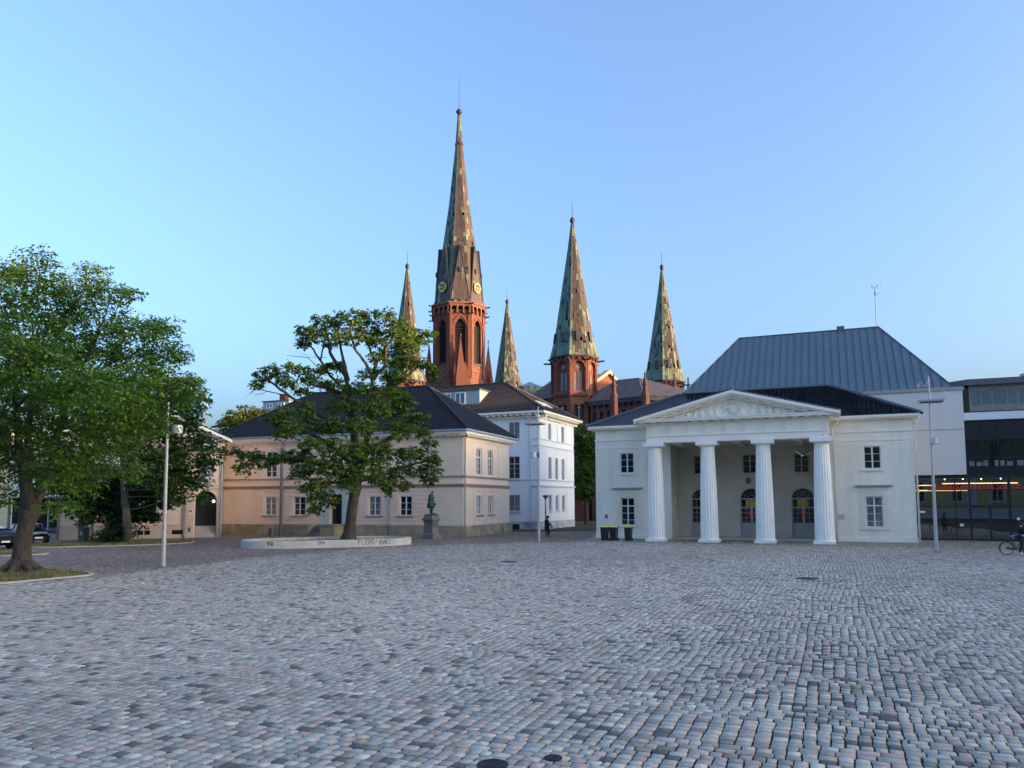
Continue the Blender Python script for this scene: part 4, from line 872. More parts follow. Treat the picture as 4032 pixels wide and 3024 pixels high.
# ---- buildings behind and to the right of the camera (palace mirrored in the bank's glass; two unseen blocks added to cast shade)
def off_frame():
    g=T('palace','long yellow palace with grey stone window surrounds facing the square','building',(27,-16,0)); fr=Fr((75,-14),PI); W=92.; PH=12.6
    cs=[3.2+i*5.35 for i in range(17)]; ops=[dict(s0=c-.75,s1=c+.75,z0=z,z1=z+h) for c in cs for z,h in ((2.6,3.0),(7.6,3.4))]
    mb=MB(); wall_open(mb,fr,0,W,0,PH,ops); plainwall(mb,fr.side(W),0,16,0,PH); plainwall(mb,fr.sidel(0,16),0,16,0,PH); plainwall(mb,fr.back(W,16),0,W,0,PH); mb.build('wall',M['yellow_plaster'],g)
    mb=MB(); fr.box(mb,0,W,-.01,.12,0,1.4); fr.box(mb,0,W,-.01,.25,6.3,6.6); fr.box(mb,0,W,-.01,.6,PH-.4,PH+.1)
    for o in ops:
        fr.box(mb,o['s0']-.35,o['s0'],-.01,.09,o['z0']-.1,o['z1']+.35); fr.box(mb,o['s1'],o['s1']+.35,-.01,.09,o['z0']-.1,o['z1']+.35); fr.box(mb,o['s0'],o['s1'],-.01,.09,o['z1'],o['z1']+.35); fr.box(mb,o['s0']-.5,o['s1']+.5,-.01,.3,o['z1']+.36,o['z1']+.5); fr.box(mb,o['s0']-.4,o['s1']+.4,-.01,.18,o['z0']-.3,o['z0']-.11)
    for c in (19,41,60): fr.box(mb,c-.7,c+.7,-.01,.2,1.4,PH-.4)
    mb.build('stone_trim',M['palace_trim'],g)
    for o in ops:
        if 4<o['s0']<75: window(fr,g,o['s0'],o['s1'],o['z0'],o['z1'],.2,cols=2,trans=(o['z0']+1.9,),bars=(o['z0']+.9,),fw=.1)
    hiproof(fr,g,-.6,W+.6,.6,-16.6,PH+.1,8,W-8,-8,PH+3.5,'brown_tile',tw=1.,th=1.)
    for nm,lab,(x0,x1,y0,y1,h) in (('shade_block_east','long beige block added out of view to shade the square',(76,90,-60,75,EASTH)),('shade_block_tall','tall beige block added out of view to shade the church',(115,130,84,172,OFFH))):
        b=T(nm,lab,'building',((x0+x1)/2,(y0+y1)/2,0)); f=Fr((x0,y1),PI/2); L=y1-y0; mb=MB(); nz=int(h/3.6); ops=[dict(s0=2+i*4.,s1=3.6+i*4.,z0=1.2+3.6*k,z1=3.+3.6*k) for i in range(int((L-3)/4)) for k in range(nz)]
        wall_open(mb,f,0,L,0,h,ops); plainwall(mb,f.side(L),0,x1-x0,0,h); plainwall(mb,f.sidel(0,x1-x0),0,x1-x0,0,h); plainwall(mb,f.back(L,x1-x0),0,L,0,h); mb.face([(x0,y0,h),(x1,y0,h),(x1,y1,h),(x0,y1,h)]); f.box(mb,0,L,-.01,.3,h-.5,h+.05); mb.build('wall',M['beige_plaster'],b)
        mb=MB(); f.quad(mb,.5,L-.5,.6,h-.6,-.24); mb.build('window_band',M['glass'],b)
off_frame()
# ================================================================ CHURCH
CH=math.radians(7.5)
def oface(c,R,k,ph=CH,ap=None):
    """facade frame of octagon face k (0 = facing the square), s runs -half..half, plus half width"""
    phi=ph+k*PI/4; n=Vector((math.sin(phi),-math.cos(phi))); a=R*math.cos(PI/8); o=Vector((c[0],c[1]))+n*a
    return Fr((o.x,o.y),-phi),R*math.sin(PI/8)
def octring(c,R,z,ph=CH): return [Vector((c[0]+R*math.sin(ph+PI/8+k*PI/4),c[1]-R*math.cos(ph+PI/8+k*PI/4),z)) for k in range(8)]
def octband(mb,c,R0,R1,z0,z1,ph=CH):
    a,b=octring(c,R1,z0,ph),octring(c,R1,z1,ph); i0,i1=octring(c,R0,z0,ph),octring(c,R0,z1,ph)
    for k in range(8):
        j=(k+1)%8; mb.face([a[k],a[j],b[j],b[k]]); mb.face([b[k],b[j],i1[j],i1[k]]); mb.face([a[j],a[k],i0[k],i0[j]])
GREEN=[(.095,.20,.145),(.075,.165,.13),(.115,.215,.15),(.022,.036,.036),(.045,.09,.08)]
BROWN=[(.072,.050,.037),(.062,.044,.034),(.084,.056,.039),(.050,.038,.032)]
PALE=[(.20,.225,.125),(.155,.195,.12),(.115,.155,.105)]
def spire_panels(name,parent,c,prof,cols,rows,seed,dark=.2,pale=.12,ph=CH,brown=True):
    R=np.random.default_rng(seed); V=[];Fq=[];C=[]
    zs=[p[1] for p in prof]; rs=[p[0] for p in prof]; rad=lambda z: float(np.interp(z,zs,rs)); z0,z1=zs[0],zs[-1]
    for k in range(8):
        phi=(math.degrees(ph)+k*45+180)%360-180; side='G' if -170<phi<-20 else ('C' if phi<30 else 'R')
        nb=R.random(cols)
        for ci in range(cols):
            z=z0-R.uniform(0,1.5); 
            while z<z1:
                h=(z1-z0)/rows*R.uniform(.75,1.3); a,b=max(z,z0),min(z+h,z1); z+=h
                if b-a<.05: continue
                q=(a-z0)/(z1-z0)
                r0,r1=rad(a),rad(b); vis=max(1,min(cols,int(round(cols*rad((a+b)/2)/rs[0]+.6))))
                if ci>=vis: continue
                f0,f1=ci/vis,(ci+1)/vis
                def P(z_,f,off=0.):
                    rr=rad(z_)+off; t0=ph+(k-.5)*PI/4; t1=ph+(k+.5)*PI/4; p0=(math.sin(t0),-math.cos(t0)); p1=(math.sin(t1),-math.cos(t1))
                    return (c[0]+rr*(p0[0]*(1-f)+p1[0]*f),c[1]+rr*(p0[1]*(1-f)+p1[1]*f),z_)
                # seam shrink
                w=rad((a+b)/2)*.765/vis; e=min(.18,.035/max(w,.05)); ez=.03
                off=R.uniform(0,.02); n=len(V)
                V+= [P(a+ez,f0+(f1-f0)*e,off),P(a+ez,f1-(f1-f0)*e,off),P(b,f1-(f1-f0)*e,off),P(b,f0+(f1-f0)*e,off)]; Fq.append((n,n+1,n+2,n+3))
                x=R.random()
                if side=='G': col=GREEN[R.integers(0,3)] if x>dark*(1.6 if .12<q<.55 else .6) else GREEN[3+R.integers(0,2)]
                elif not brown: col=PALE[R.integers(0,3)] if x<(.75 if side=='R' else .35) else BROWN[R.integers(0,4)]
                else:
                    pp=pale*(1.0 if side=='C' else .8)+(.5 if q<.07 else (.2 if q<.15 else 0))+(.3 if q>.9 else 0)
                    if f0==0 or f1==1: pp+=.05
                    col=PALE[R.integers(0,3)] if x<pp else BROWN[R.integers(0,4)]
                C.append(np.array(col)*R.uniform(.85,1.15))
                # backing (dark seams)
                n=len(V); V+= [P(a,f0,-.03),P(a,f1,-.03),P(b,f1,-.03),P(b,f0,-.03)]; Fq.append((n,n+1,n+2,n+3)); C.append((.03,.035,.035) if side=='G' else (.045,.035,.03))
    for k in range(8):
        t=ph+(k+.5)*PI/4; ph_=(math.degrees(ph)+(k+.5)*45+180)%360-180; n8=26
        for i in range(n8):
            a,b=z0+(z1-z0)*i/n8,z0+(z1-z0)*(i+1)/n8; w=.055; n=len(V)
            for z_ in (a,b):
                r_=rad(z_)
                for dw,dr in ((-w,-.01),(0,.055),(w,-.01)): V.append((c[0]+(r_+dr)*math.sin(t)+dw*math.cos(t),c[1]-(r_+dr)*math.cos(t)+dw*math.sin(t),z_))
            Fq+=[(n,n+1,n+4,n+3),(n+1,n+2,n+5,n+4)]; cc_=np.array((.06,.13,.105) if -170<ph_<0 else (.085,.06,.045))*R.uniform(.85,1.15); C+=[cc_,cc_]
    return np_mesh(name,np.array(V),np.array(Fq),M['copper'],parent,{'Col':np.array(C)})
def finial(parent,c,z,rod,rb,name='finial'):
    mb=MB(); mb.lathe([(rb*.55,z-1.4),(rb*.45,z-.3),(rb*.8,z-.2),(rb*.4,z-.1),(rb*.4,z+.1),(rb*.75,z+.25),(rb*1.15,z+.55),(rb*1.2,z+.8),(rb*.75,z+1.1),(rb*.2,z+1.2),(.05,z+1.5),(.02,z+rod)],(c[0],c[1],0),10); mb.build(name,M['lead'],parent,True)
def gargoyle(mb,fr,s,t,z,L=.9):
    mb.tube([fr.p(s,t-.3,z),fr.p(s,t+L*.5,z+.05),fr.p(s,t+L*.8,z+.10),fr.p(s,t+L,z+.02)],[.17,.13,.15,.08],6)
def pyramid(mb,c,w,z0,z1,ph,trunk=0,zb=0):
    co=[Vector((c[0]+w*math.sin(ph+PI/4+k*PI/2),c[1]-w*math.cos(ph+PI/4+k*PI/2),0)) for k in range(4)]; tip=Vector((c[0],c[1],z1))
    for k in range(4):
        a,b=co[k]+Vector((0,0,z0)),co[(k+1)%4]+Vector((0,0,z0)); mb.face([a,b,tip])
        if trunk: mb.face([co[k]*1+Vector((0,0,zb)),co[(k+1)%4]+Vector((0,0,zb)),b,a])
def zfix(root,Y,u):
    # survey heights were taken on a flat scale; put them on the true sight lines
    def fix(o):
        if o.type=='MESH':
            n=len(o.data.vertices); a=np.empty(n*3,np.float32); o.data.vertices.foreach_get('co',a); a=a.reshape(-1,3); z=a[:,2].copy(); m=z>5
            zz=np.linspace(0,95,40); t=np.array([at(u,1974-(q-HC)*3028./Y,Y).z for q in zz]); a[:,2]=np.where(m,np.interp(z,zz,t),z); o.data.vertices.foreach_set('co',a.ravel()); o.data.update()
        for c in o.children: fix(c)
    fix(root)
def church():
    g=T('brick_church','red brick church with five green and brown copper spires and clock tower','church',(-2,135,0))
    # ---------- main tower
    c=(-10.72,154.); R=5.35; z0,z1=0.,40.2; mb=MB()
    op=[dict(s0=-1.05,s1=1.05,z0=29.9,z1=38.5,arch='point',depth=.95)]
    for k in range(8):
        fr,h=oface(c,R,k); wall_open(mb,fr,-h,h,z0,z1,op,n=8); fr.box(mb,-h-.0,-h+.55,0,.22,27.,40.) ; fr.box(mb,h-.55,h,0,.22,27,40)
        # outer arch moulding
        o2=dict(s0=-1.55,s1=1.55,z0=36,z1=39.3,arch='point'); o1=dict(s0=-1.3,s1=1.3,z0=36,z1=38.9,arch='point')
        xs=[-1+i/8 for i in range(17)]; prev=None
        for x in xs:
            A=[fr.p(1.55*x,t,arch_top(o2,1.55*x)) for t in (0,.14)]+[fr.p(1.3*x,t,arch_top(o1,1.3*x)) for t in (0,.14)]
            if prev: mb.add([prev[0],prev[1],prev[3],prev[2],A[0],A[1],A[3],A[2]],[(0,1,5,4),(1,2,6,5),(2,3,7,6)])
            prev=A
    mt=mb.build('main_tower',M['brick'],g)
    lv=MB()
    for k in range(8):
        fr,h=oface(c,R,k); fr.quad(lv,-1.05,1.05,29.9,38.5,-.9)
        for i in range(27):
            z=30+i*.31
            if z<37.3: fr.box(lv,-1.05,1.05,-.85,-.45,z,z+.07)
        fr.box(lv,-1.05,1.05,-.9,.1,29.55,29.92)
    lv.build('louvres',M['louvre'],mt)
    mb=MB(); octband(mb,c,5.0,5.75,40.9,41.25); octband(mb,c,5.0,6.0,41.25,41.55); b2=MB(); octband(b2,c,5.0,5.5,28.2,28.5); b2.build('stone_band',M['brick_trim'],mt)
    for k in range(8):
        fr,h=oface(c,R,k)
        for i in range(4): s=-h+.2+(2*h-.4)*i/3; fr.box(mb,s-.13,s+.13,0,.5,39.4,40.9)
        for i in range(3):
            s=-h+.2+(2*h-.4)*(i+.5)/3; o=dict(s0=s-.52,s1=s+.52,z0=39,z1=40.85,arch='round'); prev=None
            for q in range(9):
                x=s-.52+1.04*q/8; A=[fr.p(x,.45,arch_top(o,x)-.05),fr.p(x,.45,40.9)]
                if prev: mb.face([prev[0],A[0],A[1],prev[1]])
                prev=A
    mb.build('corbel_cornice',M['brick_trim'],mt)
    for k in range(8):
        mb=MB(); phi=CH+PI/8+k*PI/4; f=Fr((c[0]+5.5*math.sin(phi),c[1]-5.5*math.cos(phi)),-phi); gargoyle(mb,f,0,.2,41.2,1.0); mb.build('gargoyle',M['lead'],mt); mb=MB(); gargoyle(mb,f,0,-.1,39.3,1.15); mb.build('gargoyle',M['lead'],mt)
    sp=spire_panels('spire',mt,c,[(5.3,41.5),(4.95,44),(3.78,52.),(2.18,62),(.76,74.2),(.30,80)],6,34,21,dark=.25,pale=.05)
    # tall gables at the foot of the spire
    gb=MB(); V=[];Q=[];C=[]
    Rr=np.random.default_rng(4)
    for k in range(8):
        fr,h=oface(c,5.25,k); a0=fr.p(-h,.02,41.6); a1=fr.p(h,.02,41.6); tz=53.2; tip=fr.p(0,-.72,tz); phi=(math.degrees(CH)+k*45+180)%360-180
        cl=(.05,.075,.075) if -170<phi<-20 else (.095,.062,.05)
        n=6
        for i in range(n*2):    # vertical sheets clipped by the gable
            x0,x1=-1+i/n,-1+(i+1)/n
            hz=lambda x: 1-abs(x)
            if i%1==0:
                for q in range(5):
                    za,zb=q/5,(q+1)/5
                    lo0,lo1=za,za; up0,up1=min(zb,hz(x0)),min(zb,hz(x1))
                    if hz((x0+x1)/2)<=za: continue
                    def pt(x,zz): t=.02-.74*zz; return fr.p(h*x,t,41.6+(tz-41.6)*zz)
                    m=len(V); e=.02; V+=[pt(x0+e,min(za+.004,hz(x0+e)) if 1 else za),pt(x1-e,min(za+.004,max(hz(x1-e),0))),pt(x1-e,min(zb,max(hz(x1-e),0))),pt(x0+e,min(zb,max(hz(x0+e),0)))]; Q.append((m,m+1,m+2,m+3))
                    ccc=np.array(cl)*Rr.uniform(.7,1.3)
                    if Rr.random()<(.12 if zb<.5 else .05): ccc=np.array((.20,.20,.14))
                    C.append(ccc)
        # gable cheeks (roof of the gable back to the spire) with raised edge
        back=Vector((c[0],c[1],tz)); 
        bk=tip+(back-tip)*.5
        for A in (a0,a1):
            gb.face([A,tip,bk]); e=.10; gb.tube([A,tip],.075,5)
        fr2=fr; gb.face([fr.p(-h,.0,41.55),fr.p(h,.0,41.55),fr.p(0,-.78,tz)])
        gb.hexa([fr.p(x,t,z) for z in (47.6,48.5) for x,t in ((-.2,-.1),(.2,-.1),(.2,-.8),(-.2,-.8))])
        for x in (-1.35,0,1.35): gb.box(fr.p(x,.05,42.0),(.3,.3,.45)) if k%2==0 else None
    gb.build('spire_gables',M['lead'],mt)
    np_mesh('gable_sheets',np.array([tuple(v) for v in V]),np.array(Q),M['copper'],mt,{'Col':np.array(C)})
    for k in (1,3,5,7):
        fr,h=oface(c,5.25,k); zc=44.75; cc=fr.p(0,.12,zc); 
        def loc(mb): mb.v=[tuple(cc+Vector((fr.e.x*x+fr.n.x*z,fr.e.y*x+fr.n.y*z,y))) for x,y,z in mb.v]; return mb
        mb=MB(); mb.lathe([(1.05,-.3),(1.05,.0),(.98,.02)],(0,0,0),28); f=loc(mb).build('clock_face',M['clock_black'],mt)
        mb=MB()
        for i in range(12):
            q=PI*i/6; w=.075 if i%3 else .13; u=Vector((math.sin(q),math.cos(q),0)); v=Vector((u.y,-u.x,0)); P=[u*r+v*s for r,s in ((.58,-w*.6),(.58,w*.6),(.92,w),(.92,-w))]; mb.hexa([p+Vector((0,0,.02)) for p in P]+[p+Vector((0,0,.05)) for p in P])
        n=36
        for r in (.97,):
            for i in range(n):
                a,b=2*PI*i/n,2*PI*(i+1)/n; mb.face([(r*math.cos(a),r*math.sin(a),.03),(r*math.cos(b),r*math.sin(b),.03),((r+.05)*math.cos(b),(r+.05)*math.sin(b),.03),((r+.05)*math.cos(a),(r+.05)*math.sin(a),.03)])
        for ang,L,w in ((-92,.86,.05),(172,.55,.07)):
            q=math.radians(ang); u=Vector((math.sin(q),math.cos(q),0)); v=Vector((u.y,-u.x,0)); P=[u*r+v*s for r,s in ((-.2,-w),(-.2,w),(L,w*.5),(L,-w*.5))]; mb.hexa([p+Vector((0,0,.06)) for p in P]+[p+Vector((0,0,.08)) for p in P])
        loc(mb).build('clock_hands',M['gold'],f)
    finial(mt,c,80.2,8.0,.55)
    mb=MB()
    for k in range(8):
        fr,h=oface(c,.78,k); mb.box(fr.p(0,.03,74.3),(.22,.22,.4))
    mb.build('spire_collar',M['lead'],mt)
    mb=MB()
    for q in range(4):
        phi=CH+q*PI/2; d=Vector((math.sin(phi),-math.cos(phi))); cc=(c[0]+d.x*6.0,c[1]+d.y*6.0); pyramid(mb,cc,1.35,26.5,34.8,phi,1,0); mb.tube([(cc[0],cc[1],34.6),(cc[0],cc[1],35.3)],.12,6)
        for s in (-1,1): 
            dd=Vector((d.y,-d.x))*1.15*s; pyramid(mb,(cc[0]+dd.x+d.x*.4,cc[1]+dd.y+d.y*.4),.32,27.5,29.6,phi,1,25)
    mb.build('corner_pinnacles',M['brick'],mt); zfix(mt,154.,1805)
    # ---------- four lesser towers
    def tower(cx,cy,seed,bright):
        c=(cx,cy); R=3.55; mb=MB(); zt=24.6
        up=[dict(s0=-.92,s1=.92,z0=19.4,z1=23.9,arch='round',depth=.35)]; lo=[dict(s0=-.78,s1=-.12,z0=15.0,z1=17.4,arch='round',depth=.4),dict(s0=.12,s1=.78,z0=15.0,z1=17.4,arch='round',depth=.4),dict(s0=-.45,s1=.45,z0=10.,z1=12.2,arch='round',depth=.3)]
        for k in range(8):
            fr,h=oface(c,R,k); wall_open(mb,fr,-h,h,0,zt,up+lo,n=10)
            # tracery: back plane with two lancets and a rose
            ops=[dict(s0=-.62,s1=-.08,z0=19.5,z1=22.5,arch='point',depth=.15),dict(s0=.08,s1=.62,z0=19.5,z1=22.5,arch='point',depth=.15)]
            f2=Fr(fr.p(0,-.35,0).xy,fr.a); wall_open(mb,f2,-.95,.95,19.35,23.95,ops,n=8)
            fr.box(mb,-h,-h+.28,0,.12,13,24.4); fr.box(mb,h-.28,h,0,.12,13,24.4)
            o2=dict(s0=-1.12,s1=1.12,z0=22,z1=24.15,arch='round'); o1=dict(s0=-.95,s1=.95,z0=22,z1=23.95,arch='round'); prev=None
            for i in range(17):
                x=-1+i/8; A=[fr.p(1.12*x,t,arch_top(o2,1.12*x)) for t in (0,.1)]+[fr.p(.95*x,t,arch_top(o1,.95*x)) for t in (0,.1)]
                if prev: mb.add([prev[0],prev[1],prev[3],prev[2],A[0],A[1],A[3],A[2]],[(0,1,5,4),(1,2,6,5),(2,3,7,6)])
                prev=A
        t=mb.build('corner_tower',M['brick'],g)
        gl=MB()
        for k in range(8):
            fr,h=oface(c,R,k); fr.quad(gl,-.62,-.08,19.5,22.4,-.45); fr.quad(gl,.08,.62,19.5,22.4,-.45)
            gl.face([fr.p(.3*math.cos(2*PI*i/14),-.335,23.1+.3*math.sin(2*PI*i/14)) for i in range(14)])
        gl.build('lancet_glass',M['church_glass'],t)
        gl=MB()
        for k in range(8):
            fr,h=oface(c,R,k); fr.quad(gl,-.8,.8,14.9,17.5,-.39); fr.quad(gl,-.45,.45,10,12.2,-.28)
        gl.build('dark_opening',M['louvre'],t)
        mb=MB()
        for k in range(8):
            fr,h=oface(c,R,k); mb.tube([fr.p(0,-.05,15),fr.p(0,-.05,16.8)],.09,6); fr.box(mb,-.18,.18,-.15,.1,16.8,17.0)
        mb.build('colonnette',M['sandstone'],t)
        mb=MB(); b2=MB(); octband(b2,c,3.2,3.75,18.7,19.0); octband(mb,c,3.2,3.72,24.5,24.75)
        for k in range(8):
            fr,h=oface(c,R,k)
            for i in range(3): s=-h+2*h*(i+.5)/3; fr.box(mb,s-.09,s+.09,0,.3,24.1,24.5)
            for i in range(9): s=-h+2*h*(i+.5)/9; fr.box(b2,s-.06,s+.06,0,.12,18.45,18.7)
        b2.build('dentil_band',M['brick_dark'],t); mb.build('brick_frieze',M['brick_dark'],t)
        for k in range(8):
            mb=MB(); phi=CH+PI/8+k*PI/4; f=Fr((c[0]+3.6*math.sin(phi),c[1]-3.6*math.cos(phi)),-phi); gargoyle(mb,f,0,.1,24.1,1.1); mb.build('gargoyle',M['lead'],t)
        spire_panels('spire',t,c,[(3.85,24.75),(3.05,27.6),(2.72,29.4),(.70,42.),(.22,45.4)],6,20,seed,dark=.24,pale=bright)
        for k in range(8):
            fr,h=oface(c,3.0,k); mb=MB(); mb.hexa([fr.p(x,tt,z) for z,b in ((27.0,.45),(28.5,.25)) for x,tt in ((-.27,b),(.27,b),(.27,-.5),(-.27,-.5))]); mb.build('spire_hatch',M['lead'],t)
        mb=MB(); octband(mb,c,3.3,3.95,24.6,24.8); mb.build('spire_eave',M['lead'],t)
        finial(t,c,45.3,3.6,.34); zfix(t,cy,2016+cx/cy*3028)
    tower(at(2255,1000,118).x,118.,31,.16); tower(at(1604,1000,141).x,141.,32,.05); tower(at(2605,1000,141.6).x,141.6,33,.32); tower(at(1996,1000,166).x,166.,34,.28)
    # ---------- nave, transept and choir
    NA=.686; f=Fr((7.3,140.),NA); mb=MB()
    f.box(mb,-22,12,-8,8,0,14.9); nb=mb.build('nave_wall',M['brick'],g)
    V,Fc=[],[]
    tiles(V,Fc,f.p(-22,8.6,14.7),f.p(0,8.6,14.7),f.p(0,0,20.6),f.p(-22,0,20.6),1,1); tiles(V,Fc,f.p(0,-8.6,14.7),f.p(-22,-8.6,14.7),f.p(-22,0,20.6),f.p(0,0,20.6),1,1)
    tiles(V,Fc,f.p(0,9.,20.2),f.p(11.8,9.,20.2),f.p(11.8,0,25.0),f.p(0,0,25.0),.6,.6); tiles(V,Fc,f.p(11.8,-9,20.2),f.p(0,-9,20.2),f.p(0,0,25),f.p(11.8,0,25),.6,.6)
    mb=MB(); mb.add(V,Fc); mb.face([f.p(0,8.6,20.1),f.p(0,0,24.8),f.p(0,-8.6,20.1)]); mb.build('nave_roof',M['church_slate'],g)
    mb=MB(); f.box(mb,.1,11.6,-8.6,8.6,14.9,20.2); P=[f.p(11.65,8.6,14),f.p(11.65,-8.6,14),f.p(11.65,-8.6,20.1),f.p(11.65,0,24.85),f.p(11.65,8.6,20.1)]; mb.prism(P,[p+Vector((f.e.x,f.e.y,0))*.3 for p in P]); mb.build('transept_gable',M['brick'],g)
    mb=MB()
    for sg in (-1,1):
        q=[f.p(t,0,z) for t,z in ()]; a=[f.p(x,sg*9.2,20.15+h) for x in (11.6,12.6) for h in (0,.55)]; b=[f.p(x,0,25.0+h) for x in (11.6,12.6) for h in (0,.55)]
        mb.hexa([a[0],a[2],b[2],b[0],a[1],a[3],b[3],b[1]])
    mb.build('gable_coping',M['sandstone'],g)
    # lantern drum
    cc=at(2086,1500,150); mb=MB(); mb.lathe([(3.3,15),(3.3,24.8),(3.4,25.0)],(cc.x,cc.y,0),16); d=mb.build('lantern_drum',M['copper_plain'] if 'copper_plain' in M else M['zinc'],g)
    mb=MB(); mb.lathe([(3.4,25.0),(.05,26.3)],(cc.x,cc.y,0),16); mb.build('glass_cone',M['glass_sky'],d)
    # choir
    cf=Fr(at(2540,1600,108).xy,NA+.05); mb=MB(); L=-9.5
    n=7; ops=[dict(s0=-1.0-i*1.3-.42,s1=-1.0-i*1.3+.42,z0=13.2,z1=16.1,arch='round',depth=.4) for i in range(n)]+[dict(s0=-6.6,s1=-4.2,z0=3,z1=11,arch='point',depth=.5)]
    H=17.2; wall_open(mb,cf,L,0,0,H,ops); rs=Fr(cf.p(0,0,0).xy,cf.a-PI/4); ops2=[dict(s0=.7+i*1.3,s1=1.54+i*1.3,z0=13.2,z1=16.1,arch='round',depth=.4) for i in range(6)]; wall_open(mb,rs,0,9,0,H,ops2); r2=Fr(rs.p(9,0,0).xy,rs.a-PI/4); wall_open(mb,r2,0,8,0,H,[])
    ls=Fr(cf.p(L,0,0).xy,cf.a+PI/2); mb.face([cf.p(L,0,0),cf.p(L,-12,0),cf.p(L,-12,H),cf.p(L,0,H)]); cw=mb.build('choir_wall',M['brick'],g)
    dk=MB(); cf.quad(dk,L,0,12.8,16.3,-.39); cf.quad(dk,-6.6,-4.2,3,11,-.48); rs.quad(dk,0.4,8.6,12.8,16.3,-.39); dk.build('dark_arches',M['louvre'],cw)
    mb=MB()
    for F,a,b in ((cf,L,0),(rs,0,9)):
        F.box(mb,a,b,0,.5,17.0,17.7); 
        for i in range(int((b-a)/1.1)): s=a+.55+i*1.1; F.box(mb,s-.12,s+.12,0,.4,16.5,17.0)
    mb.build('choir_eave',M['lead'],cw)
    e=Vector((cf.e.x,cf.e.y,0)); rA=at(2429,1496,116); rB=at(2514,1487,114); lo=17.6
    mb=MB(); E0,E1=cf.p(L-.3,.6,lo),cf.p(.25,.6,lo); E2=rs.p(9.2,.6,lo); E3=r2.p(8,.5,lo); rC=rB+Vector((1.5,6,0))
    rA0=cf.p(L-.3,0,0); rA=Vector((rA.x,rA.y,rA.z)); far=rA+Vector((-2,4,0))
    for ff in ([E0,E1,rB,rA],[E1,E2,rB],[E2,E3,rB],[E0,rA,far+Vector((-6,2,-4))]): mb.face(ff)
    mb.build('choir_roof',M['church_slate'],cw)
    def pinn(u,v,Y,zb):
        p=at(u,v,Y); mb=MB(); c=(p.x,p.y); mb.lathe([(.55,0),(.55,zb-.2),(.34,zb+.2),(.32,zb+1.0),(.46,zb+1.1),(.42,zb+1.35),(.32,zb+1.4),(.08,p.z-.5),(.16,p.z-.45),(.16,p.z-.3),(.05,p.z-.25),(.11,p.z-.1),(.02,p.z)],(c[0],c[1],0),8); mb.build('buttress_pinnacle',M['brick_dark'],cw)
    pinn(2416,1470,107.5,17.9); pinn(2539,1463,106.5,17.9); pinn(2655,1467,112,17.9); pinn(2709,1484,121,18.2)
church()
# ================================================================ TREES
def leafcloud(name,parent,blobs,matl,size=.14,twigs=40,per=11,seed=1,flat=.35,spread=.30,droop=.0,tone=0):
    """blobs: (centre Vector,(rx,ry,rz)) -> leaf sized faces grouped in sprays through the crown's volume"""
    R=np.random.default_rng(seed); P=[];D=[];S=[];K=[]
    for c,r in blobs:
        vol=r[0]*r[1]*r[2]; m=int(twigs*max(.25,(r[0]*r[1]+r[0]*r[2]+r[1]*r[2])/3))
        d=R.normal(0,1,(m,3)); d/=np.linalg.norm(d,axis=1)[:,None]; rad=R.uniform(.30,1.0,m)**.55*R.uniform(.85,1.12,m)
        t=np.array(c)+d*rad[:,None]*np.array(r); tone_b=R.normal(0,.13)
        for q in range(m):
            k=int(per*R.uniform(.5,1.5)); out=d[q]*np.array([1,1,.25]); out/=np.linalg.norm(out)+1e-6; side=np.array([-out[1],out[0],0]); side/=np.linalg.norm(side)+1e-6
            L=R.uniform(-.3,1,(k,1))*spread*1.6; W=R.normal(0,spread*.55,(k,1)); Z=R.normal(0,spread*flat*.5,(k,1))
            p=t[q]+out*L+side*W; p[:,2]+=Z[:,0]-droop*np.abs(L[:,0])*.8-np.abs(W[:,0])*.15
            a=out*R.uniform(.3,1,(k,1))+side*np.sign(W)*R.uniform(.2,.9,(k,1))+R.normal(0,.25,(k,3)); a[:,2]-=R.uniform(.05,.55,k)
            P.append(p); D.append(a); S.append(np.full(k,size)*R.uniform(.65,1.35,k)); K.append(np.clip(.46+tone+tone_b+R.normal(0,.16,k)+R.normal(0,.12),0,1))
    P=np.concatenate(P);D=np.concatenate(D);S=np.concatenate(S);K=np.concatenate(K); n=len(P)
    D/=np.linalg.norm(D,axis=1)[:,None]; up=np.array([0,0,1.])+R.normal(0,.38,(n,3)); sd=np.cross(D,up); sd/=np.linalg.norm(sd,axis=1)[:,None]
    nm=np.cross(sd,D); s=S[:,None]; V=np.stack([P-D*s*.5,P+sd*s*.36-nm*s*.08,P+D*s*.55-nm*s*.1,P-sd*s*.36-nm*s*.08],1).reshape(-1,3)
    return np_mesh(name,V,np.arange(n*4).reshape(n,4),matl,parent,{'rnd':K})
def limb(mb,a,b,r0,r1,R,wob=.06,n=6,seg=7,sag=0):
    a,b=Vector(a),Vector(b); L=(b-a).length; pts=[];rad=[]
    for i in range(n+1):
        k=i/n; p=a.lerp(b,k)+Vector(R.normal(0,wob*L*.5*math.sin(PI*k),3)); p.z+=sag*L*math.sin(PI*k); pts.append(p); rad.append(r0+(r1-r0)*k**.8)
    mb.tube(pts,rad,seg,False); return pts
def twigs_in(mb,c,r,R,k,rad=.018,frm=None):
    for i in range(k):
        d=Vector(R.normal(0,1,3)); d.normalize(); e=Vector((c[0]+d.x*r[0],c[1]+d.y*r[1],c[2]+d.z*r[2]))
        limb(mb,frm if frm else c,e,rad,rad*.35,R,.12,4,4)
def pixblob(u,v,r,Y,dy=0,sq=.75):
    c=at(u,v,Y+dy); k=r/F*Y; return (c,(k,k,k*sq))
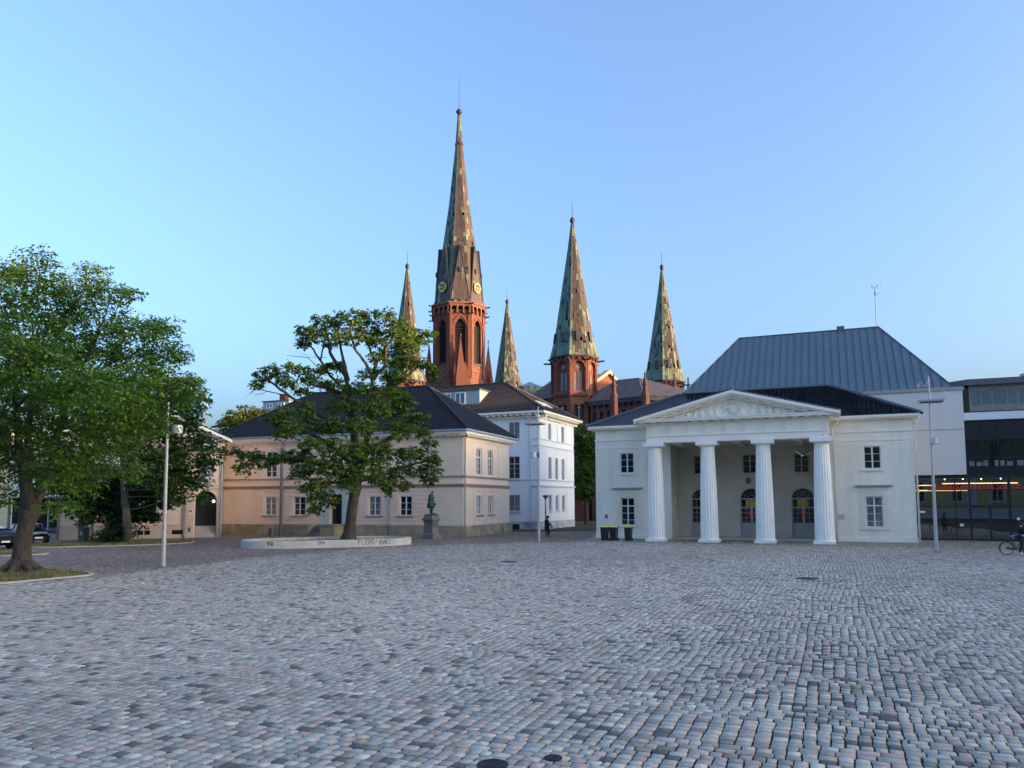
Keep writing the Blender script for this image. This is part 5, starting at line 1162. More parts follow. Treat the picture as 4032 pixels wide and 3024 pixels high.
def big_left_tree():
    R=np.random.default_rng(3); base=Vector((-20.6,32.5,.05)); t=T('street_tree','large spreading green tree on the dry grass strip, nearest to the camera','tree',base)
    Y=32.5; tr=MB()
    pts=[at(80,2262,Y),at(82,2235,Y),at(86,2180,Y),at(94,2110,Y),at(108,2050,Y),at(120,2010,Y)]; pts[0].z=-.05
    rad=[.62,.45,.34,.31,.33,.42]
    P2=[];R2=[]
    for i in range(len(pts)-1):
        for q in range(3): P2.append(pts[i].lerp(pts[i+1],q/3)); R2.append(rad[i]+(rad[i+1]-rad[i])*q/3)
    P2.append(pts[-1]); R2.append(rad[-1]); tr.tube(P2,[r*random.uniform(.96,1.05) for r in R2],14)
    for i in range(7): a=2*PI*i/7+.3; limb(tr,pts[1]+Vector((math.cos(a)*.2,math.sin(a)*.2,.25)),base+Vector((math.cos(a)*1.0,math.sin(a)*.9,-.06)),.24,.08,R,.02,4,6)
    f=at(120,2012,Y); a1=limb(tr,f,at(95,1880,Y-.5),.36,.24,R,.03); a2=limb(tr,f,at(178,1880,Y+.3),.33,.20,R,.03)
    a3=limb(tr,a1[-1],at(60,1620,Y-1),.22,.13,R,.04); a4=limb(tr,a2[-1],at(260,1560,Y+.5),.18,.10,R,.05); a5=limb(tr,a2[3],at(240,1700,Y+2),.14,.08,R,.05); a6=limb(tr,a1[3],at(140,1450,Y+1),.2,.1,R,.04)
    limb(tr,at(150,1960,Y),at(158,1840,Y-.4),.15,.10,R,.02)
    ends=[a3[-1],a4[-1],a5[-1],a6[-1],a3[3],a4[3],a6[3],a1[-1],a2[-1]]
    spec=[(145,1005,55,0),(60,1060,70,1),(150,1090,90,-1),(260,1120,75,2),(370,1060,45,1),(355,1110,60,0),(30,1180,120,-2),(180,1200,120,0),(310,1190,100,2),(440,1160,65,-1),(490,1150,40,0),(120,1320,150,-3),(280,1330,140,2),(420,1270,105,0),(520,1290,80,-2),(610,1290,70,1),(660,1290,45,0),(30,1450,160,2),(200,1470,170,-4),(380,1430,150,3),(530,1400,110,0),(640,1380,75,-1),(690,1400,45,1),(60,1620,160,-2),(250,1620,160,1),(420,1580,150,-3),(570,1530,110,2),(690,1490,75,0),(745,1510,45,-1),(110,1760,150,3),(280,1760,140,-3),(440,1720,130,1),(580,1660,90,-1),(20,1830,110,1),(200,1880,90,-2),(240,1990,50,-3),(330,1880,95,2),(230,1840,70,-4),(20,1960,70,2),(480,1850,70,3),(700,1570,50,1),(735,1555,40,0),(-140,1300,190,0),(-150,1550,200,1),(-130,1750,160,-1),(-60,1080,110,1),(170,1540,120,5),(330,1520,120,-6),(80,1400,120,-6),(560,1460,70,-3)]
    blobs=[pixblob(u,v,r,Y,dy,.62) for u,v,r,dy in spec]
    for c,r in blobs:
        e=min(ends,key=lambda p:(p-c).length); limb(tr,e,c,.075 if r[0]>1 else .045,.02,R,.07,5,5); twigs_in(tr,c,r,R,6,.014)
    tr.build('trunk',M['bark_pale'],t,True)
    leafcloud('crown',t,blobs,M['leaf_hornbeam'],.135,115,14,41,.35,.30,.15)
big_left_tree()
def planter_tree():
    R=np.random.default_rng(8); Y=53.4; b=at(1375,2118,Y); b.z=.28; t=T('maple_tree','tall open crowned tree growing in the round concrete planter','tree',b)
    tr=MB(); ax=[(1372,2124),(1375,2105),(1380,2060),(1386,2010),(1393,1960),(1402,1915)]; pts=[at(u,v,Y) for u,v in ax]; rad=[.60,.44,.37,.35,.35,.40]; P2=[];R2=[]
    for i in range(5):
        for q in range(3): P2.append(pts[i].lerp(pts[i+1],q/3)); R2.append((rad[i]+(rad[i+1]-rad[i])*q/3)*random.uniform(.97,1.04))
    P2.append(pts[-1]); R2.append(.42); tr.tube(P2,R2,14)
    f=pts[-1]
    def L(seq,r0,r1):
        q=[at(u,v,Y+dy) for u,v,dy in seq]; n=len(q); out=[]
        for i in range(n-1):
            ra=r0+(r1-r0)*i/(n-1); rb=r0+(r1-r0)*(i+1)/(n-1); out+=limb(tr,q[i],q[i+1],ra,rb,R,.03,4,8)
        return out
    E=[]
    E+=L([(1402,1915,0),(1400,1800,0),(1395,1700,.3),(1372,1590,.6),(1380,1560,.5)],.36,.2); E+=L([(1405,1910,0),(1440,1780,-.5),(1452,1660,-.8),(1470,1560,-.6),(1466,1480,-.4)],.28,.14)
    E+=L([(1380,1560,.5),(1360,1480,.8),(1300,1390,1),(1295,1350,1),(1285,1300,1)],.16,.07); E+=L([(1372,1500,.6),(1352,1420,.2),(1340,1360,0),(1330,1280,0)],.13,.06)
    E+=L([(1466,1480,-.4),(1440,1430,-.6),(1395,1370,-1),(1380,1300,-1.2),(1390,1260,-1)],.12,.05); E+=L([(1466,1490,-.4),(1480,1430,0),(1455,1370,.3),(1430,1310,.4)],.13,.06)
    E+=L([(1480,1440,0),(1500,1390,.5),(1540,1340,.9),(1580,1300,1)],.10,.05); E+=L([(1466,1500,-.4),(1515,1440,-1),(1520,1370,-1.2),(1560,1320,-1)],.11,.05)
    E+=L([(1380,1560,.5),(1300,1480,1.5),(1262,1420,2),(1225,1365,2),(1200,1310,2)],.12,.04); E+=L([(1262,1420,2),(1275,1350,1.8),(1240,1290,1.5)],.07,.03)
    E+=L([(1395,1700,.3),(1250,1630,-1),(1140,1560,-1.5),(1060,1500,-1.5),(1040,1470,-1.5)],.15,.04); E+=L([(1140,1560,-1.5),(1010,1530,-1.8),(985,1552,-1.8)],.04,.012); E+=L([(1395,1640,.3),(1330,1540,-.5),(1250,1520,-.5),(1190,1495,-.3)],.12,.04)
    E+=L([(1405,1840,0),(1280,1740,-2),(1180,1680,-2.5),(1090,1620,-2.2)],.2,.06); E+=L([(1402,1890,0),(1280,1830,-1),(1130,1810,-1.5),(980,1800,-1)],.2,.05); E+=L([(1402,1900,0),(1300,1900,-3),(1250,1930,-3.2)],.14,.05)
    E+=L([(1440,1780,-.5),(1540,1720,-1),(1600,1680,-1),(1660,1660,-1)],.18,.05); E+=L([(1410,1890,0),(1530,1860,1),(1620,1830,1),(1700,1810,1)],.2,.05); E+=L([(1450,1660,-.8),(1530,1560,.5),(1590,1490,1.2),(1650,1440,1.5)],.14,.04)
    E+=L([(1285,1480,1.6),(1210,1407,2),(1130,1400,2)],.035,.012)
    spec=[(1195,1300,38,2),(1215,1325,42,1),(1262,1262,40,1.5),(1250,1305,40,0),(1325,1250,45,0),(1310,1300,45,1.5),(1300,1345,38,1),(1395,1245,45,-1),(1385,1300,45,.5),(1350,1330,40,-1),(1455,1235,42,-.5),(1450,1290,50,1),(1430,1340,42,-1),(1520,1240,42,0),(1520,1300,52,1),(1500,1350,42,-1),(1575,1275,45,1),(1580,1325,48,-.5),(1555,1375,38,0),(1630,1315,42,.5),(1665,1330,35,1),(1690,1310,25,.7),(1620,1360,32,-.8),(1190,1350,28,2),
     (1520,1400,38,.5),(1560,1430,40,1),(1610,1400,36,.8),(1480,1400,30,-.5),(1505,1465,40,0),(1440,1475,32,-.5),(1335,1440,26,1),(1545,1490,40,.5),(1300,1440,22,1.2),(1600,1430,38,1),(1650,1430,40,1.5),(1690,1440,32,1.5),(1710,1470,25,1.4),(1570,1470,35,0),
     (1065,1455,38,-1.5),(1030,1485,35,-1.2),(1110,1480,42,-1.7),(1150,1445,32,-1.3),(1195,1460,32,-.5),(1235,1470,35,.5),(1270,1455,35,1),(1210,1500,32,-.3),(1140,1510,25,-1.5),(1010,1515,20,-1.6),(1190,1540,20,-.5),(1270,1510,30,.5),
     (1330,1520,50,-1),(1400,1530,48,1),(1460,1540,55,-1),(1520,1540,52,1),(1570,1560,50,-.5),(1600,1590,38,.5),(1380,1590,55,-2),(1490,1610,60,-1.5),(1560,1620,45,1),(1320,1600,50,1.5),
     (1430,1680,60,-2.5),(1340,1670,60,-2.5),(1270,1680,45,-2),(1200,1640,45,-2.3),(1130,1625,45,-2.2),(1080,1650,42,-2.5),(1210,1600,32,-2),(1150,1690,50,-2.8),(1100,1700,32,-2.5),(1560,1690,55,-1.5),(1620,1690,42,-1),(1660,1650,38,-1),(1620,1640,32,-1),(1670,1700,28,-.7),
     (1300,1760,60,-3),(1390,1770,60,-3),(1480,1760,60,-2),(1220,1740,42,-2.6),(1180,1790,55,-2),(1110,1800,50,-1.8),(1050,1820,45,-1.5),(985,1800,42,-1),(930,1780,32,-.8),(960,1840,38,-1.2),(1010,1790,28,-1),(1250,1830,60,-3),(1330,1850,60,-3.2),(1180,1860,42,-2.5),(1270,1910,48,-3.2),(1210,1910,38,-2.8),(1255,1965,42,-3.3),(1240,2005,26,-3.3),(1300,1960,35,-3.3),(1390,1860,55,-2.8),(1370,1910,38,-3),
     (1480,1830,55,-1),(1560,1790,50,1),(1620,1780,45,.5),(1680,1790,45,1),(1700,1850,42,1),(1690,1890,30,1),(1640,1850,45,1.5),(1570,1860,45,1.2),(1520,1890,42,.8),(1590,1910,32,1.2),(1490,1890,35,0),(1690,1740,28,.5),(1715,1815,24,1),(1530,1930,22,1)]
    blobs=[pixblob(u,v,r*.90,Y,dy,.68) for u,v,r,dy in spec]
    for c,r in blobs:
        e=min(E,key=lambda p:(p-c).length); limb(tr,e,c,.035,.015,R,.1,4,4); twigs_in(tr,c,r,R,4,.012)
    for u0,v0,u1,v1,dy in ((1010,1530,985,1545,-1.8),(1060,1540,1000,1556,-1.7),(1285,1407,1150,1402,2),(1640,1410,1680,1370,1.5),(1660,1420,1700,1395,1.5),(1230,1370,1160,1340,2),(1180,1560,1130,1530,-1)):
        limb(tr,at(u0,v0,Y+dy),at(u1,v1,Y+dy),.02,.006,R,.08,5,4); 
        for q in range(3): limb(tr,at(u0+(u1-u0)*(.3+.2*q),v0+(v1-v0)*(.3+.2*q),Y+dy),at(u1+R.normal(0,14),v1+R.normal(0,14),Y+dy+R.normal(0,.4)),.01,.004,R,.1,4,3)
    tr.build('trunk',M['bark_pale'],t,True)
    leafcloud('crown',t,blobs,M['leaf_maple'],.185,130,11,42,.45,.20,.3)
planter_tree()
def plain_tree(name,label,base,spec,Y,trunk,matl,size,twigs,per,seed,sq=.7,bark='bark_dark',spread=.3,group=None):
    R=np.random.default_rng(seed); t=T(name,label,'tree',base,group); tr=MB(); E=[]
    for seq,r0,r1 in trunk:
        q=[at(u,v,Y+dy) for u,v,dy in seq]
        for i in range(len(q)-1): E+=limb(tr,q[i],q[i+1],r0+(r1-r0)*i/(len(q)-1),r0+(r1-r0)*(i+1)/(len(q)-1),R,.02,4,10)
    blobs=[pixblob(u,v,r,Y,dy,sq) for u,v,r,dy in spec]
    for c,r in blobs:
        e=min(E,key=lambda p:(p-c).length); limb(tr,e,c,.06,.02,R,.06,4,5); twigs_in(tr,c,r,R,4,.015)
    tr.build('trunk',M[bark],t,True); leafcloud('crown',t,blobs,M[matl],size,twigs,per,seed,.4,spread,.3); return t
# slim trunked tree behind the lamp, dark broad tree with the shrub, and the trees beyond the houses
plain_tree('lime_tree','slim pale trunked tree on the grass beside the round dark shrub',at(500,2140,55),[(520,1560,110,-1),(620,1540,90,0),(700,1560,75,1),(560,1650,120,1),(670,1640,100,-1),(760,1620,60,0),(780,1560,45,0),(480,1700,110,0),(600,1740,110,-1.5),(720,1720,90,1),(810,1740,50,.5),(850,1760,32,.6),(420,1640,100,2),(640,1820,80,0),(740,1800,70,-1),(800,1830,45,0),(560,1840,80,-2),(830,1800,40,0),(780,1900,45,-.5),(720,1880,60,0),(700,1940,45,-1),(640,1900,60,-1),(790,1950,28,-.5)],55,[([(505,2140,0),(500,2060,0),(492,1960,0),(484,1850,0),(480,1740,0),(560,1620,0)],.33,.12)],'leaf_deep',.22,80,10,51,bark='bark')
plain_tree('yew_tree','dark low branched tree with a short thick trunk above the shrub',at(452,2118,57.5),[(330,1900,80,-1),(420,1880,90,0),(520,1900,80,1),(600,1920,70,0),(360,1960,70,-1),(450,1970,75,1),(540,1980,70,-1),(620,1970,55,0),(320,2000,50,-2),(400,2030,45,-1),(500,2030,45,0),(340,2045,25,-2),(570,2030,35,0),(290,1960,50,-1),(250,1900,70,0),(280,1830,80,1),(620,2030,20,-.5),(300,1980,40,2),(680,1960,40,1)],57.5,[([(452,2122,0),(452,2060,0),(455,1990,0),(450,1900,0)],.5,.25),([(455,2000,0),(360,1950,-1)],.2,.08),([(455,2000,0),(560,1950,0)],.2,.08)],'leaf_dark',.24,90,10,52)
plain_tree('yellowing_tree','yellow green tree top showing above the cream house roof',at(930,2060,81),[(930,1645,50,0),(975,1625,45,1),(900,1660,35,0),(1020,1640,50,1),(950,1690,55,-1),(1000,1690,50,0),(905,1700,35,.5),(1050,1670,40,0),(950,1740,40,0),(1040,1720,40,0)],81,[([(950,2065,0),(955,1900,0),(950,1760,0),(960,1680,0)],.3,.12)],'leaf_yellow',.27,70,9,53)
plain_tree('garden_tree','dense dark green tree in the gap beside the red church wall',at(2300,2062,96),[(2290,1720,45,0),(2310,1690,35,1),(2320,1740,50,-1),(2285,1790,50,0),(2330,1800,50,1),(2300,1850,50,-1),(2340,1850,45,0),(2280,1880,40,.5),(2310,1920,45,-1),(2345,1760,35,2),(2290,1950,30,0),(2335,1930,40,0),(2275,1740,28,0)],96,[([(2308,2064,0),(2308,1950,0),(2310,1850,0),(2308,1740,0)],.3,.12)],'leaf_deep',.28,80,9,54)
def shrub():
    c=at(455,2105,55.5); c.z=.75; t=T('round_shrub','round dark shrub at the foot of the dark tree','shrub',Vector((c.x,c.y,.06))); R=np.random.default_rng(9)
    mb=MB()
    for i in range(26): a=R.uniform(0,2*PI); limb(mb,(c.x+math.cos(a)*.3,c.y+math.sin(a)*.3,.05),(c.x+math.cos(a)*R.uniform(.5,1.15),c.y+math.sin(a)*R.uniform(.5,1.1),R.uniform(.6,1.45)),.03,.01,R,.08,4,4)
    mb.build('stems',M['bark_dark'],t)
    bl=[(c+Vector((R.normal(0,.45),R.normal(0,.4),R.normal(0,.22))),(.75,.7,.6)) for i in range(8)]; leafcloud('foliage',t,bl,M['leaf_dark'],.13,130,10,61,.6,.2,.2,-.15)
shrub()
# ================================================================ PLANTER, MONUMENT, STREET FURNITURE
PC=Vector((-12.3,51.9)); PA,PB=5.55,2.75; PT=math.radians(21)
pu=Vector((math.cos(PT),math.sin(PT))); pw=Vector((-math.sin(PT),math.cos(PT)))
def pel(th,k=1.,d=0):   # superellipse ring point
    c,s=math.cos(th),math.sin(th); e=.82; x=math.copysign(abs(c)**e,c)*(PA+d); y=math.copysign(abs(s)**e,s)*(PB+d); return PC+pu*x+pw*y
def phit(u,v):
    r=ray(u,v); best=None; n=720
    for i in range(n):
        a,b=pel(2*PI*i/n),pel(2*PI*(i+1)/n); ex,ey=b.x-a.x,b.y-a.y; den=r.x*ey-r.y*ex
        if abs(den)<1e-9: continue
        k=(a.x*ey-a.y*ex)/den; q=(a.x*r.y-a.y*r.x)/den
        if -1e-9<=q<=1+1e-9 and k>0 and (best is None or k<best[0]): best=(k,Vector((ey,-ex,0)).normalized())
    if not best: return None
    return Vector((0,0,HC))+r*best[0],best[1]
def planter():
    t=T('tree_planter','low oval concrete planter wall with black graffiti round the maple tree','planter',(PC.x,PC.y,0)); n=96; mb=MB(); H=.47
    out=[pel(2*PI*i/n) for i in range(n)]; inn=[pel(2*PI*i/n,1,-.32) for i in range(n)]
    for i in range(n):
        j=(i+1)%n; a,b,c,d=out[i],out[j],inn[j],inn[i]; V=lambda p,z: (p.x,p.y,z)
        mb.face([V(a,-.03),V(b,-.03),V(b,H-.015),V(a,H-.015)]); mb.face([V(a,H-.015),V(b,H-.015),V(pel(2*PI*j/n,1,-.015),H),V(pel(2*PI*i/n,1,-.015),H)]); mb.face([V(pel(2*PI*i/n,1,-.015),H),V(pel(2*PI*j/n,1,-.015),H),V(c,H),V(d,H)]); mb.face([V(d,H),V(c,H),V(c,.1),V(d,.1)])
    mb.build('planter_wall',M['concrete'],t)
    mb=MB()
    for i in range(0,n,8):
        a=out[i]; nn=(a-PC).normalized(); tg=Vector((-nn.y,nn.x))*.008; P=[Vector((*(a+nn*.003+tg*s),z)) for z in (0,H-.02) for s in (-1,1)]; mb.face([P[0],P[1],P[3],P[2]])
    mb.build('panel_joints',M['dark_grey'],t)
    G_={'F':[[(1,1),(.05,.95),(.15,0)],[(.1,.52),(.8,.55)]],'L':[[(.25,1),(.1,.05),(.95,0)]],'E':[[(1,.95),(.1,1),(.15,0),(1,.05)],[(.12,.5),(.8,.5)]],'Y':[[(0,1),(.45,.5),(1,1)],[(.75,.75),(.3,0),(0,.12)]],'D':[[(.15,1),(.1,0),(.8,.15),(1,.6),(.6,1),(.05,.95)]],'!':[[(.65,1),(.35,.3)],[(.25,.06),(.3,0)]],
     'B':[[(.1,0),(.2,1),(.9,.9),(.85,.6),(.2,.5),(.95,.42),(.9,.08),(.1,0)]],'O':[[(.5,1),(.08,.6),(.3,.05),(.8,.1),(.95,.65),(.5,1)]],'N':[[(.05,0),(.2,1),(.75,.05),(1,1)]],'S':[[(1,.9),(.3,1),(.1,.7),(.8,.4),(.7,.05),(0,.1)]],'P':[[(.2,0),(.15,1),(.9,.85),(.8,.5),(.2,.45)]],'R':[[(.15,0),(.2,1),(.9,.8),(.2,.5),(.95,0)]],'A':[[(0,0),(.5,1),(1,0)],[(.2,.4),(.8,.4)]]}
    def text(mb,s,u0,u1,vt0,vt1,h0,h1,w):
        k=len(s); wd=(u1-u0)/k
        for i,ch in enumerate(s):
            if ch==' ': continue
            for st in G_[ch]:
                pts=[]
                for (a,b),(c,d) in zip(st,st[1:]):
                    for q in range(5): pts.append((a+(c-a)*q/4,b+(d-b)*q/4))
                prev=None
                for (a,b) in pts:
                    u=u0+wd*(i+.08+a*.84); f=(u-u0)/(u1-u0); top=vt0+(vt1-vt0)*f; hh=h0+(h1-h0)*f; r=phit(u,top+hh*(1-b))
                    if not r: continue
                    p,nn=r
                    if prev is not None and (p-prev).length>1e-4:
                        d=(p-prev).normalized(); sd=nn.cross(d).normalized()*w; o=nn*.005; mb.face([prev-sd-d*w*.6+o,prev+sd-d*w*.6+o,p+sd+d*w*.6+o,p-sd+d*w*.6+o])
                    prev=p
    mb=MB(); text(mb,'FLEYD!',1409,1489,2127,2124,17,18,.017); mb.build('graffiti',M['paint_black'],t)
    mb=MB(); text(mb,'BONEY!',1491,1552,2127,2122,17,18,.016); mb.build('graffiti',M['paint_black'],t)
    mb=MB(); text(mb,'SPA',1050,1076,2133,2132,8,8,.012); text(mb,'PB',1051,1076,2141,2140,8,8,.012); mb.build('graffiti',M['paint_black'],t)
    mb=MB(); text(mb,'SPO',1251,1280,2133,2132,11,11,.014); mb.build('graffiti',M['paint_black'],t)
    mb=MB(); mb.face([(p.x,p.y,.26) for p in [pel(2*PI*i/n,1,-.31) for i in range(n)]]); mb.build('soil',M['soil_lawn'],t)
    P=[tuple(pel(2*PI*i/n,1,-.36)) for i in range(n)]; xs=[p[0] for p in P]; ys=[p[1] for p in P]; g=blades(7000,inpoly(P),(min(xs),max(xs),min(ys),max(ys)),.26,.04,.10,'grass',.016,12)
planter()
def skinmesh(name,verts,edges,rad,m,parent,sub=2,root=0):
    me=bpy.data.meshes.new(name+'_cage'); me.from_pydata([tuple(v) for v in verts],edges,[]); o=bpy.data.objects.new(name+'_cage',me); COL.objects.link(o)
    md=o.modifiers.new('skin','SKIN'); md.use_smooth_shade=True; s=o.modifiers.new('sub','SUBSURF'); s.levels=sub; s.render_levels=sub
    for i,v in enumerate(me.skin_vertices[0].data):
        r=rad[i]; v.radius=(r,r) if not hasattr(r,'__len__') else r; v.use_root=(i==root)
    dg=bpy.context.evaluated_depsgraph_get(); dg.update(); ev=o.evaluated_get(dg); nm=bpy.data.meshes.new_from_object(ev); nm.name=name
    bpy.data.objects.remove(o); bpy.data.meshes.remove(me)
    q=bpy.data.objects.new(name,nm); COL.objects.link(q); nm.materials.clear(); nm.materials.append(m); nm.polygons.foreach_set('use_smooth',[True]*len(nm.polygons))
    w=wloc(parent); q.parent=parent; WL[q.name]=w
    for v in nm.vertices: v.co=v.co-w
    return q
def local(loc,rz):
    c,s=math.cos(rz),math.sin(rz); L=Vector(loc)
    return lambda x,y,z: Vector((L.x+x*c-y*s,L.y+x*s+y*c,L.z+z))
def person(label,loc,rz,J,top,legs,shoe,coat=None,bag=None,k=1.):
    """J: joints in local metres (x forward, y left, z up)"""
    t=T('person',label,'person',loc); X=local(loc,rz); p=lambda n: X(*J[n])
    names=['pelvis','belly','chest','neck','head','crown','shl','ell','hal','shr','elr','har','hil','knl','anl','tol','hir','knr','anr','tor']
    E=[('pelvis','belly'),('belly','chest'),('chest','neck'),('neck','head'),('head','crown'),('chest','shl'),('shl','ell'),('ell','hal'),('chest','shr'),('shr','elr'),('elr','har'),('pelvis','hil'),('hil','knl'),('knl','anl'),('anl','tol'),('pelvis','hir'),('hir','knr'),('knr','anr'),('anr','tor')]
    rr=dict(pelvis=.13,belly=.125,chest=.14,neck=.055,head=.09,crown=.075,shl=.06,ell=.042,hal=.03,shr=.06,elr=.042,har=.03,hil=.085,knl=.058,anl=.04,tol=.03,hir=.085,knr=.058,anr=.04,tor=.03)
    ix={n:i for i,n in enumerate(names)}
    skinmesh('body',[p(n) for n in names],[(ix[a],ix[b]) for a,b in E],[rr[n] for n in names],M['skin'],t)
    def garment(nm,ns,es,grow,m): 
        i2={n:i for i,n in enumerate(ns)}; return skinmesh(nm,[p(n) for n in ns],[(i2[a],i2[b]) for a,b in es],[rr[n]+grow for n in ns],m,t)
    garment('jacket',['belly','chest','pelvis','neck','shl','ell','hal','shr','elr','har'],[('pelvis','belly'),('belly','chest'),('chest','neck'),('chest','shl'),('shl','ell'),('ell','hal'),('chest','shr'),('shr','elr'),('elr','har')],.025,top)
    garment('trousers',['pelvis','hil','knl','anl','hir','knr','anr'],[('pelvis','hil'),('hil','knl'),('knl','anl'),('pelvis','hir'),('hir','knr'),('knr','anr')],.022,legs)
    for a,b in (('anl','tol'),('anr','tor')):
        A,B=p(a),p(b); d=(B-A); m_=A-d*.35; m_.z=min(A.z,B.z)+.0; skinmesh('shoe',[A+Vector((0,0,-.02)),A.lerp(B,.6),B+d.normalized()*.05],[(0,1),(1,2)],[.055,.048,.035],shoe,t)
    # hands: palm and five fingers
    for h,e in (('hal','ell'),('har','elr')):
        A,B=p(e),p(h); d=(B-A).normalized(); s=d.cross(Vector((0,0,1))).normalized(); u=s.cross(d); mb=MB(); mb.tube([B,B+d*.04,B+d*.085],[.03,.036,.034],8)
        for i,(o,L) in enumerate(((-.027,.065),(-.009,.078),(.009,.072),(.027,.055))): q=B+d*.085+s*o; mb.tube([q,q+d*L*.5-u*.008,q+d*L*.8-u*.03],[.009,.008,.006],5)
        q=B+d*.03+s*-.035; mb.tube([q,q+d*.03-s*.025,q+d*.055-s*.028-u*.012],[.011,.010,.007],5); mb.build('hand',M['skin'],t,True)
    hc=p('head').lerp(p('crown'),.55); f=X(1,0,0)-X(0,0,0); sd=X(0,1,0)-X(0,0,0); mb=MB()
    mb.ball(hc-f*.018+Vector((0,0,.03)),.118,12,8,(1,.95,1)); mb.ball(hc-f*.10-Vector((0,0,.05)),.05,8,6); mb.build('hair',M['hair'],t,True)
    mb=MB(); mb.tube([hc+f*.09+Vector((0,0,.0)),hc+f*.118-Vector((0,0,.035)),hc+f*.09-Vector((0,0,.04))],[.012,.016,.01],5)
    mb.build('nose',M['skin'],t,True); mb=MB()
    for s in (-1,1): mb.ball(hc+f*.088+sd*.035*s+Vector((0,0,.0)),.011,6,5)
    mb.tube([hc+f*.092+sd*.022-Vector((0,0,.07)),hc+f*.098-Vector((0,0,.07)),hc+f*.092-sd*.022-Vector((0,0,.07))],.006,4); mb.build('face_features',M['hair'],t)
    if coat:
        mb=MB(); seg=16; prof=coat; ring=[]
        b0=len(mb.v)
        for (x,z,rx,ry) in prof:
            for q in range(seg): a=2*PI*q/seg; mb.v.append(tuple(X(x+math.cos(a)*rx,math.sin(a)*ry,z)))
        for i in range(len(prof)-1):
            for q in range(seg): mb.f.append((i*seg+q,i*seg+(q+1)%seg,(i+1)*seg+(q+1)%seg,(i+1)*seg+q)); mb.m.append(0)
        mb.build('coat',top,t,True)
    return t,X
J=dict(pelvis=(-.02,0,.90),belly=(-.03,0,1.08),chest=(-.05,0,1.27),neck=(-.02,0,1.43),head=(.02,0,1.52),crown=(.03,0,1.63),shl=(-.05,.18,1.35),ell=(.08,.22,1.08),hal=(.29,.16,.95),shr=(-.05,-.18,1.35),elr=(.06,-.24,1.08),har=(.27,-.2,.93),hil=(-.02,.09,.86),knl=(.0,.09,.45),anl=(-.17,.09,.16),tol=(-.08,.09,.04),hir=(-.01,-.09,.86),knr=(.12,-.09,.47),anr=(.06,-.09,.08),tor=(.19,-.09,.035))
pl=G(2157,2113); pt_,X=person('person in black walking past the white house, carrying a small black bag',pl,-.05,J,M['cloth_black'],M['cloth_black'],M['cloth_black'],coat=[(-.05,1.40,.10,.17),(-.06,1.25,.17,.23),(-.05,1.0,.165,.20),(-.04,.80,.19,.21),(-.05,.62,.20,.22),(-.05,.56,.19,.21)])
hb=X(.34,-.19,.84); bg_=T('handbag','small black bag held in the hand of the walking person','bag',hb); mb=MB(); mb.hexa([X(.34+a,-.19+b,.84+c) for c,k in ((-.10,1.),(.04,.75)) for a,b in ((-.08*k,-.03),(.08*k,-.03),(.08*k,.03),(-.08*k,.03))]); mb.build('pouch',M['cloth_black'],bg_); mb=MB(); mb.tube([X(.29,-.19,.88),X(.31,-.19,.96),X(.37,-.19,.96),X(.39,-.19,.88)],.008,5); mb.build('handle',M['cloth_black'],bg_)
J2=dict(pelvis=(0,0,.93),belly=(.02,0,1.10),chest=(.03,0,1.30),neck=(.06,0,1.46),head=(.10,0,1.55),crown=(.11,0,1.66),shl=(.03,.18,1.38),ell=(.14,.24,1.12),hal=(.40,.2,1.02),shr=(.03,-.18,1.38),elr=(.16,-.23,1.12),har=(.42,-.24,1.0),hil=(0,.09,.88),knl=(.22,.09,.50),anl=(.20,.09,.10),tol=(.34,.09,.04),hir=(0,-.09,.88),knr=(.02,-.09,.48),anr=(-.10,-.09,.12),tor=(.02,-.09,.04))
BL=G(3965,2186); BR=-.12
BX=local(BL,BR); person('person in dark jacket and blue jeans walking beside the black bicycle',BX(.85,.36,0),BR,J2,M['cloth_black'],M['jeans'],M['shoe_white'])
